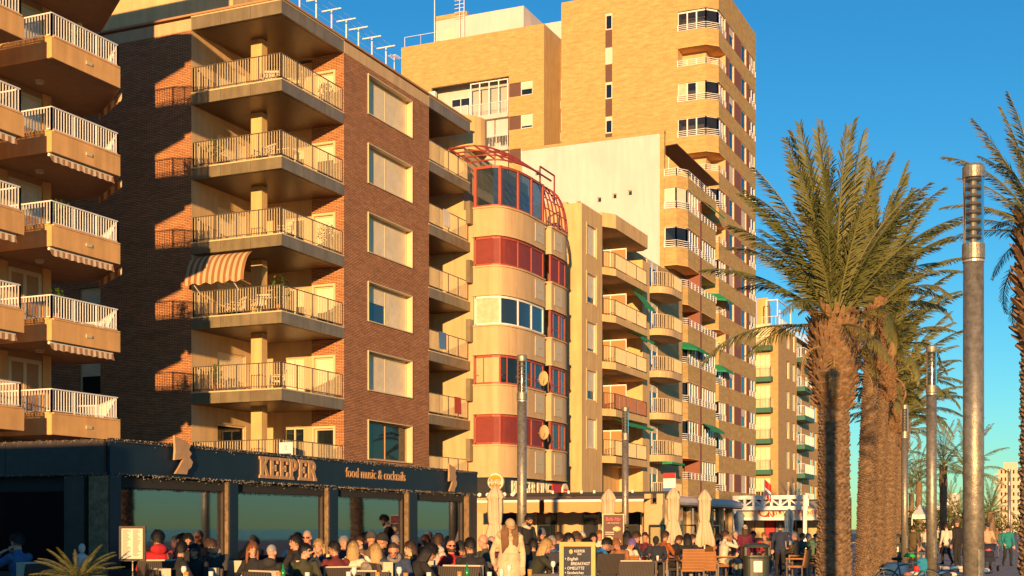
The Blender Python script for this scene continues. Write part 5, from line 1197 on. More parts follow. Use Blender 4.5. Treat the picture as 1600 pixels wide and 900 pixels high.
# ============================================================ furniture
lined("wicker_orange", (.40, .175, .055), (.15, .06, .02), .042, axis=2, duty=.72, rough=.7, bump=.8); lined("rattan_dark", (.075, .058, .045), (.02, .016, .013), .04, axis=3, duty=.72, rough=.7, bump=.8)
mat("cushion", (.62, .52, .36), .9, noise=.1); mat("chair_leg", (.12, .10, .085), .5); mat("table_top", (.10, .085, .07), .5, noise=.2)
mat("bottle_green", (.01, .22, .05), .15); mat("drink_amber", (.55, .25, .05), .2); mat("tumbler", (.75, .72, .65), .15)
def lrot(b, c, rz):
    cs, sn = math.cos(rz), math.sin(rz); b.v = [(c[0]+x*cs-y*sn, c[1]+x*sn+y*cs, c[2]+z) for x, y, z in b.v]; return b
def chair(x, y, z, rz, label, m="wicker_orange", arms=True, sofa=False, group=None):
    """a chair that faces local +Y"""
    t = thing("armchair" if sofa else "wicker_chair", label, "armchair" if sofa else "chair", (x, y, z), group); c = (x, y, z); w_ = .36 if sofa else .28
    b = MB(); b.box(-w_+.02, w_-.02, -.24, .28, .36, .43); part("seat", lrot(b, c, rz), m, t)
    b = MB(); n = 7
    for i in range(n):
        z0, z1 = .43+.5*i/n, .43+.5*(i+1)/n; y0, y1 = -.24-.1*i/n, -.24-.1*(i+1)/n; q = len(b.v)
        b.v += [(-w_, y0-.05, z0), (w_, y0-.05, z0), (w_, y0, z0), (-w_, y0, z0), (-w_, y1-.05, z1), (w_, y1-.05, z1), (w_, y1, z1), (-w_, y1, z1)]
        for f in ((0, 1, 5, 4), (2, 3, 7, 6), (1, 2, 6, 5), (3, 0, 4, 7)): b.f.append(tuple(q+k for k in f)); b.mi.append(0)
        if i == n-1: b.f.append((q+4, q+5, q+6, q+7)); b.mi.append(0)
    part("backrest", lrot(b, c, rz), m, t)
    for sx in (-1, 1):
        for yy in (-.24, .25): b = MB(); b.box(sx*w_-.02, sx*w_+.02, yy-.02, yy+.02, 0, .66 if (yy > 0 and arms) else .42); part("leg", lrot(b, c, rz), "chair_leg", t)
        if arms:
            b = MB(); b.box(sx*w_-.035, sx*w_+.035, -.3, .28, .62, .66); part("armrest", lrot(b, c, rz), m, t)
            if sofa: b = MB(); b.box(sx*w_-.03, sx*w_+.03, -.26, .24, .1, .62); part("side_panel", lrot(b, c, rz), m, t)
    if sofa:
        b = MB(); b.box(-w_+.03, w_-.03, -.22, .27, .432, .52); part("seat_cushion", lrot(b, c, rz), "cushion", t)
        b = MB(); b.box(-w_+.04, w_-.04, -.28, -.14, .5, .95); part("back_cushion", lrot(b, c, rz), "cushion", t)
    return t
def table(x, y, z, label, items=3, seed=0, h=.74, m="table_top"):
    t = thing("cafe_table", label, "table", (x, y, z), "cafe tables on the terraces"); rd = random.Random(seed)
    b = MB(); b.box(x-.4, x+.4, y-.4, y+.4, z+h-.04, z+h); part("tabletop", b, m, t)
    for sx in (-1, 1):
        for sy in (-1, 1): b = MB(); b.box(x+sx*.35-.025, x+sx*.35+.025, y+sy*.35-.025, y+sy*.35+.025, z, z+h-.04); part("leg", b, "chair_leg", t)
    return t
def vessel(x, y, z, kind, label):
    b = MB()
    if kind == "bottle": b.tube([(x, y, z), (x, y, z+.15), (x, y, z+.19), (x, y, z+.25)], [.033, .033, .014, .012], 10); o = part("bottle", b, "bottle_green", None, smooth=True); tag(o, label, "bottle", "bottles and glasses on the tables")
    elif kind == "wine": b.tube([(x, y, z), (x, y, z+.006), (x, y, z+.09), (x, y, z+.12), (x, y, z+.16), (x, y, z+.2)], [.035, .006, .006, .036, .042, .032], 10); o = part("wine_glass", b, "tumbler", None, smooth=True); tag(o, label, "glass", "bottles and glasses on the tables")
    else: b.tube([(x, y, z), (x, y, z+.13)], [.03, .037], 10); o = part("drinking_glass", b, "drink_amber" if kind == "beer" else "tumbler", None, smooth=True); tag(o, label, "glass", "bottles and glasses on the tables")
# ============================================================ people
SK = [mat("skin_fair", (.58, .31, .20), .55), mat("skin_tan", (.44, .22, .13), .55), mat("skin_red", (.60, .26, .16), .55)]
HAIRC = {"black": (.012, .010, .009), "brown": (.06, .03, .015), "blonde": (.46, .30, .12), "grey": (.33, .31, .28), "white": (.6, .57, .5), "red": (.25, .09, .03), "purple": (.16, .11, .3)}
for k, v in HAIRC.items(): mat("hair_"+k, v, .6, noise=.35, nscale=40, bump=.4, bscale=90)
CL = {}
def cloth(c, plaid=None):
    k = tuple(c)+(plaid or ())
    if k not in CL: CL[k] = mat("cloth_%d" % len(CL), c, .9, noise=.3, nscale=9, bump=.35, bscale=28)
    return CL[k]
mat("eye_dark", (.02, .015, .012), .3); mat("sunglass", (.008, .008, .01), .15); mat("lip", (.35, .10, .08), .5)
def remesh(b, vox=.0125, it=2):
    me = b.mesh("tmp", []); o = bpy.data.objects.new("tmp", me); COL.objects.link(o)
    m_ = o.modifiers.new("r", 'REMESH'); m_.mode = 'VOXEL'; m_.voxel_size = vox; m_.use_smooth_shade = True
    s_ = o.modifiers.new("s", 'SMOOTH'); s_.factor = .5; s_.iterations = it
    dg = bpy.context.evaluated_depsgraph_get(); r = bpy.data.meshes.new_from_object(o.evaluated_get(dg)); bpy.data.objects.remove(o); bpy.data.meshes.remove(me); return r
POSES = {}
def make_pose(name, J, head_pitch=0., head_yaw=0., coat=None, torso_k=1.0):
    """J: joints of a body that faces +Y.  One closed skin is grown around all limbs; regions: 0 skin, 1 top, 2 trousers, 3 shoes"""
    b = MB(); segs = []
    V = {k: Vector(v) for k, v in J.items()}
    pel, che, nek = V['pelvis'], V['chest'], V['neck']; up = (che-pel).normalized(); k_ = torso_k
    shl = (nek-che).normalized()
    sp = [pel-up*.10, pel, pel.lerp(che, .45), che, che.lerp(nek, .55), che.lerp(nek, .82), nek]
    b.tube(sp, [(.135*k_, .10*k_), (.172*k_, .128*k_), (.150*k_, .118*k_), (.182*k_, .132*k_), (.175*k_, .112*k_), (.11, .085), (.062, .062)], 18)
    for i in range(len(sp)-1): segs.append((sp[i], sp[i+1], .15, 1))
    Hm = Matrix.Rotation(R(head_yaw), 3, 'Z') @ Matrix.Rotation(R(-head_pitch), 3, 'X')
    hc = nek+Vector((0, .012, 0))+Hm @ Vector((0, .015, .165))
    HS = .94
    def hp(x, y, z): return hc+Hm @ Vector((x, y, z))*HS
    b.tube([nek-shl*.04, nek+(hc-nek)*.55], [.06, .056], 12); segs.append((nek+shl*.015, hc, .08, 0))
    b.ell(hc+Hm @ Vector((0, -.006, .02)), (.0715, .090, .099), 18, 14, mtx=Hm); b.ell(hp(0, .022, -.052), (.051, .062, .062), 14, 10, mtx=Hm)
    b.ell(hp(0, .092, -.018), (.014, .022, .028), 8, 6, mtx=Hm); b.ell(hp(0, .078, -.094), (.024, .018, .018), 8, 6, mtx=Hm)
    b.ell(hp(0, .082, .03), (.05, .012, .012), 8, 6, mtx=Hm)
    for s in (-1, 1): b.ell(hp(s*.078, -.005, -.01), (.013, .026, .034), 8, 6, mtx=Hm)
    for s, S_ in ((-1, 'l'), (1, 'r')):
        sh, el, wr, hd = V['sh'+S_], V['el'+S_], V['wr'+S_], V['hd'+S_]
        b.ell(sh, (.07, .068, .068), 12, 8)
        b.tube([che.lerp(nek, .55)*.5+sh*.5, sh, sh.lerp(el, .5), el], [.06, .068, .058, .049], 12); b.ell(el, (.05, .05, .05), 10, 8)
        b.tube([el, el.lerp(wr, .4), wr], [.05, .046, .036], 12)
        segs += [(sh, el, .06, 1), (el, wr, .045, 1), (wr.lerp(hd, .25), hd, .045, 0)]
        f = (hd-wr).normalized(); side = f.cross(Vector((0, 0, 1)));
        if side.length < .3: side = Vector((0, 1, 0))
        side.normalize(); nrm = side.cross(f).normalized()
        pc = wr.lerp(hd, .5); L = (hd-wr).length
        b.tube([wr-f*.01, pc, hd], [(.026, .024), (.042, .019), (.040, .016)], 12)
        for i in range(4):
            o = (i-1.5)*.0215; ln = (.068, .082, .078, .06)[i]; p0 = hd+side*o-f*.01; p1 = p0+f*ln*.55-nrm*.012; p2 = p1+f*ln*.35-nrm*.03
            b.tube([p0, p1, p2], [.0125, .0118, .010], 7); segs.append((p0, p2, .02, 0))
        t0 = wr.lerp(hd, .35)+side*(-s)*.03; b.tube([t0, t0+f*.045+side*(-s)*.03, t0+f*.075+side*(-s)*.028-nrm*.015], [.015, .0135, .011], 7); segs.append((t0, t0+f*.07+side*(-s)*.03, .02, 0))
        hi, kn, an = V['hi'+S_], V['kn'+S_], V['an'+S_]
        b.ell(hi, (.10, .10, .10), 12, 8); b.tube([hi, hi.lerp(kn, .5), kn], [.098, .082, .062], 14); b.ell(kn, (.062, .062, .062), 10, 8)
        b.tube([kn, kn.lerp(an, .35), an], [.06, .062, .045], 12); segs += [(hi, kn, .085, 2), (kn, an, .055, 2)]
        to = V['to'+S_]; b.tube([an-(to-an).normalized()*.06, an+Vector((0, 0, -.02)), an.lerp(to, .55), to], [(.035, .05), (.045, .055), (.045, .036), (.036, .026)], 12); segs.append((an+Vector((0, 0, -.035)), to, .05, 3))
    if coat:
        cz = coat; hipz = pel.z
        b.tube([pel.lerp(che, .5), pel, Vector((pel.x, pel.y+.0, (hipz+cz)/2)), Vector((pel.x, pel.y+.02, cz))], [(.19, .16), (.225, .19), (.255, .21), (.30, .24)], 20); segs.append((pel, Vector((pel.x, pel.y, cz)), .25, 1))
    me = remesh(b)
    n = len(me.polygons); c = np.empty(n*3); me.polygons.foreach_get("center", c); c = c.reshape(-1, 3); best = np.full(n, 9e9); idx = np.zeros(n, int)
    for a, e, r, mi in segs:
        a, e = np.array(a), np.array(e); d = e-a; t = np.clip(((c-a) @ d)/max(d @ d, 1e-9), 0, 1); q = np.linalg.norm(c-(a+t[:, None]*d), axis=1)/r; k = q < best; best[k] = q[k]; idx[k] = mi
    hp_ = np.array(hc); near = (np.linalg.norm(c-hp_, axis=1) < .135) & (c[:, 2] > nek.z+.005); idx[near] = 0
    for nm in ("skin_fair", "navy_paint", "navy_paint", "sign_black"): me.materials.append(M[nm])
    me.polygons.foreach_set("material_index", idx.astype(np.int32)); me.update(); me.name = "person_"+name
    zs = np.empty(len(me.vertices)*3); me.vertices.foreach_get("co", zs)
    POSES[name] = (me, hc, Hm, float(zs.reshape(-1, 3)[:, 2].max()), nek)
def base_stand(**kw):
    J = dict(pelvis=(0, 0, .97), chest=(0, .0, 1.28), neck=(0, .0, 1.47), shl=(-.19, 0, 1.41), shr=(.19, 0, 1.41), ell=(-.25, -.03, 1.13), elr=(.25, -.03, 1.13), wrl=(-.26, .06, .90), wrr=(.26, .06, .90), hdl=(-.255, .09, .81), hdr=(.255, .09, .81),
             hil=(-.09, 0, .92), hir=(.09, 0, .92), knl=(-.10, .02, .50), knr=(.10, .02, .50), anl=(-.10, -.02, .09), anr=(.10, -.02, .09), tol=(-.12, .16, .03), tor=(.12, .16, .03)); J.update(kw); return J
def base_sit(lean=0., **kw):
    L = math.sin(R(lean)); C = math.cos(R(lean)); P = lambda x, h: (x, -.02+L*h, .53+C*h)
    J = dict(pelvis=(0, -.02, .55), chest=P(0, .36), neck=P(0, .55), shl=P(-.19, .48), shr=P(.19, .48), ell=(-.26, .10+L*.3, .80), elr=(.26, .10+L*.3, .80), wrl=(-.14, .33, .70), wrr=(.14, .33, .70), hdl=(-.07, .40, .69), hdr=(.07, .40, .69),
             hil=(-.10, .02, .52), hir=(.10, .02, .52), knl=(-.13, .46, .52), knr=(.13, .46, .52), anl=(-.13, .44, .10), anr=(.13, .44, .10), tol=(-.14, .62, .035), tor=(.14, .62, .035)); J.update(kw); return J
make_pose("stand", base_stand())
make_pose("stand_busy", base_stand(elr=(.24, .08, 1.14), wrr=(.12, .30, 1.14), hdr=(.06, .38, 1.16), ell=(-.25, .06, 1.12), wrl=(-.13, .28, 1.08), hdl=(-.06, .36, 1.10)), head_pitch=28)
make_pose("stand_coat", base_stand(elr=(.30, .02, 1.15), wrr=(.27, .16, .95), hdr=(.24, .22, .89)), head_pitch=26, head_yaw=15, coat=.42, torso_k=1.12)
make_pose("walk", base_stand(knl=(-.10, .14, .52), anl=(-.10, .12, .10), tol=(-.12, .30, .06), knr=(.10, -.03, .50), anr=(.10, -.28, .14), tor=(.11, -.13, .03), elr=(.25, .05, 1.12), wrr=(.24, .24, .98), hdr=(.23, .31, .95)), head_pitch=8)
make_pose("push", base_stand(ell=(-.26, .08, 1.12), wrl=(-.2, .34, 1.02), hdl=(-.18, .42, 1.02), elr=(.26, .08, 1.12), wrr=(.2, .34, 1.02), hdr=(.18, .42, 1.02), knl=(-.10, .1, .52), anl=(-.10, .06, .09), tol=(-.12, .24, .03)), head_pitch=14)
make_pose("sit", base_sit(2), head_pitch=6)
make_pose("sit_look_down", base_sit(10), head_pitch=38)
make_pose("sit_forward", base_sit(26, ell=(-.27, .34, .82), elr=(.27, .34, .82), wrl=(-.12, .52, .80), wrr=(.12, .52, .80), hdl=(-.05, .57, .81), hdr=(.05, .57, .81)), head_pitch=16)
make_pose("sit_hunched", base_sit(42, ell=(-.28, .42, .72), elr=(.28, .42, .72), wrl=(-.12, .56, .66), wrr=(.12, .56, .66), hdl=(-.04, .6, .66), hdr=(.04, .6, .66)), head_pitch=30)
make_pose("sit_back", base_sit(-12), head_pitch=-4, head_yaw=25)
make_pose("sit_drink", base_sit(6, elr=(.27, .28, .92), wrr=(.12, .27, 1.10), hdr=(.06, .21, 1.16), ell=(-.27, .3, .84), wrl=(-.12, .28, 1.06), hdl=(-.05, .22, 1.12)), head_pitch=2)
make_pose("sit_wave", base_sit(0, elr=(.34, .2, .92), wrr=(.3, .34, 1.1), hdr=(.29, .37, 1.19)), head_pitch=-6, head_yaw=-12)
make_pose("sit_turn", base_sit(6), head_pitch=4, head_yaw=55)
HM = {}
def hair_mesh(kind):
    """in head space: the head's centre at the origin, facing +Y"""
    if kind in HM: return HM[kind]
    b = MB()
    if kind in ("short", "long", "bun", "crop"):
        r = {"crop": 1.03, "short": 1.09, "long": 1.12, "bun": 1.06}[kind]; nu, nv = 22, 14; lim = {"crop": .54, "short": .66, "long": .70, "bun": .62}[kind]; hr = random.Random(kind)
        base = len(b.v)
        for j in range(nv+1):
            th = math.pi*lim*j/nv
            for i in range(nu):
                ph = 2*math.pi*i/nu; fr = max(0, math.sin(ph)); bk_ = max(0, -math.sin(ph)); t_ = math.pi*(j/nv)*(lim-.10-(.19+.02*math.sin(i*2.9))*fr**.8+.10*bk_); _u = th*(1-(.52+.06*math.sin(i*2.9))*fr**1.2*(j/nv)); rr = r+(hr.uniform(-.05, .09) if kind != "crop" else hr.uniform(-.012, .012))
                b.v.append((.080*rr*math.sin(t_)*math.cos(ph), -.008+.101*rr*math.sin(t_)*math.sin(ph), .018+.110*rr*math.cos(t_)))
        for j in range(nv):
            for i in range(nu): l = (i+1) % nu; b.f.append((base+j*nu+i, base+(j+1)*nu+i, base+(j+1)*nu+l, base+j*nu+l)); b.mi.append(0)
        if kind == "long":
            for k in range(13):
                a = R(190+160*k/12); x, y = .083*math.cos(a), -.005+.10*math.sin(a); w_ = .03
                b.tube([(x, y, .05), (x*1.12, y*1.12, -.06), (x*1.2, y*1.15-.012, -.17), (x*1.1, y*1.05-.015, -.27-.03*math.sin(k*2.2))], [(w_, .022), (w_*1.1, .026), (w_, .024), (.010, .008)], 7)
        if kind != "crop":
            for k in range(420):
                i_ = hr.randrange(nu); j_ = hr.randrange(2, nv+1); v0 = Vector(b.v[base+j_*nu+i_]); nrm = Vector((v0.x/.08, v0.y/.1, (v0.z-.018)/.11)).normalized(); dn = (Vector((hr.uniform(-.5, .5), -.45, -1.0))); dn = (dn-nrm*dn.dot(nrm)).normalized(); sd = nrm.cross(dn)*.006
                ln = hr.uniform(.03, .06); lift = nrm*hr.uniform(.002, .014); q = len(b.v); b.v += [tuple(v0-dn*ln*.5+sd), tuple(v0-dn*ln*.5-sd), tuple(v0+dn*ln*.3+lift-sd), tuple(v0+dn*ln*.3+lift+sd), tuple(v0+dn*ln+lift*1.3)]
                b.f += [(q, q+1, q+2, q+3), (q+3, q+2, q+4)]; b.mi += [0, 0]
        if kind == "bun": b.ell((0, -.105, .07), (.045, .04, .045), 12, 8)
    elif kind in ("beanie", "cap", "flatcap"):
        nu, nv = 22, 9; base = 0; lim = .5 if kind != "flatcap" else .43
        for j in range(nv+1):
            th = math.pi*lim*j/nv
            for i in range(nu):
                ph = 2*math.pi*i/nu; rr = 1.2 if kind == "beanie" else (1.14 if kind == "cap" else 1.26); zz = .142 if kind == "beanie" else (.128 if kind == "cap" else .125)
                b.v.append((.080*rr*math.sin(th)*math.cos(ph), -.006+.101*rr*math.sin(th)*math.sin(ph), .026+zz*math.cos(th)))
        for j in range(nv):
            for i in range(nu): l = (i+1) % nu; b.f.append((j*nu+i, (j+1)*nu+i, (j+1)*nu+l, j*nu+l)); b.mi.append(0)
        if kind == "beanie": b.tube([(.092*math.cos(R(a)), -.006+.115*math.sin(R(a)), .03) for a in range(0, 361, 20)], .016, 7, cap=False)
        else:
            for i in range(10):
                a0, a1 = R(30+12*i), R(42+12*i); o = .085; P_ = lambda a, e, z: ((.083+e*.2)*math.cos(a), (.10+e)*math.sin(a), z)
                b.quad(P_(a0, 0, .04), P_(a1, 0, .04), P_(a1, o*math.sin(a1), .022), P_(a0, o*math.sin(a0), .022))
    elif kind == "sunglasses":
        for s in (-1, 1): b.ell((s*.033, .088, .008), (.028, .008, .02), 10, 6); b.beam((s*.06, .08, .012), (s*.08, .0, .012), .006)
        b.beam((-.02, .094, .012), (.02, .094, .012), .006)
    elif kind == "eyes":
        for s in (-1, 1): b.ell((s*.031, .083, .004), (.011, .006, .006), 8, 6); b.ell((s*.031, .084, .026), (.018, .006, .004), 8, 4)
    elif kind == "mouth": b.ell((0, .086, -.062), (.022, .006, .005), 10, 6)
    elif kind == "beard":
        for k in range(15):
            a = R(10+160*k/14); b.ell((.058*math.cos(a), .012+.066*math.sin(a), -.068-.012*math.sin(a)), (.022, .018, .034), 8, 6)
    elif kind == "hood":
        b.ell((0, -.11, -.17), (.13, .08, .09), 14, 9)
    elif kind == "scarf":
        b.tube([(.085*math.cos(R(a)), -.01+.085*math.sin(R(a)), -.165+.012*math.sin(R(2*a))) for a in range(0, 361, 20)], .036, 8, cap=False)
    elif kind == "furcollar":
        for k in range(22):
            a = 2*math.pi*k/22; b.ell((.17*math.cos(a), -.02+.13*math.sin(a), -.20+.02*math.sin(3*a)), (.065, .06, .075), 9, 7)
    me = b.mesh("hair_"+kind, ["hair_black"], smooth=True); HM[kind] = me; return me
def person(px, ytop, d, pose, face, label, top, trousers=(.03, .035, .05), hair=("short", "brown"), skin=0, extra=(), z0=0., shoes=(.03, .025, .02), hat=None):
    me, hc, Hm, H, nk = POSES[pose]; x, y = at(px, d); o = bpy.data.objects.new("person", me); COL.objects.link(o)
    zt_ = EYE+(HOR-ytop)*d/FPX; s = (zt_-z0)/(H+.012); s = min(max(s, .78), 1.16); rz = YAW+R(face)
    off = Matrix.Rotation(rz, 3, 'Z') @ Vector((hc.x, hc.y, 0))*s
    o.location = (x-off.x, y-off.y, z0); o.rotation_euler[2] = rz; o.scale = (s, s, s); tag(o, label, "person", "people on the promenade and terraces")
    for i, m_ in enumerate((SK[skin], cloth(top), cloth(trousers), cloth(shoes))):
        o.material_slots[i].link = 'OBJECT'; o.material_slots[i].material = m_
    def add(kind, name, m_):
        c = bpy.data.objects.new(name, hair_mesh(kind)); COL.objects.link(c); c.parent = o; c.location = hc; c.rotation_euler = Hm.to_euler(); c.scale = (.945,)*3
        c.material_slots[0].link = 'OBJECT'; c.material_slots[0].material = m_
    if hair: add(hair[0], "hair", M["hair_"+hair[1]])
    add("eyes", "eyes", M["eye_dark"]); add("mouth", "mouth", M["lip"])
    for e in extra:
        k, c = e if isinstance(e, tuple) else (e, None)
        add(k, {"furcollar": "fur_collar"}.get(k, k), M["sunglass"] if k == "sunglasses" else (M["hair_"+c] if k == "beard" else cloth(c)))
    return o
def front_hair():
    b = MB()
    for sg_ in (-1, 1):
        for k in range(9 if sg_ > 0 else 6):
            x = sg_*(.055+.012*k); b.tube([(x*.95, .02+.02*math.sin(k), .03), (x*1.1, .09, -.10), (x*1.05, .19, -.26), (x*.9, .20, -.50-.03*math.sin(k*2))], [(.022, .02), (.026, .02), (.026, .018), (.01, .008)], 7)
    HM["front_hair"] = b.mesh("front_hair", ["hair_brown"], smooth=True)
front_hair()
BLK, NAVY, JEAN, OLV, WHT, TAN = (.018, .017, .018), (.02, .03, .06), (.07, .10, .17), (.05, .05, .022), (.66, .58, .44), (.40, .29, .17)
DK = .12
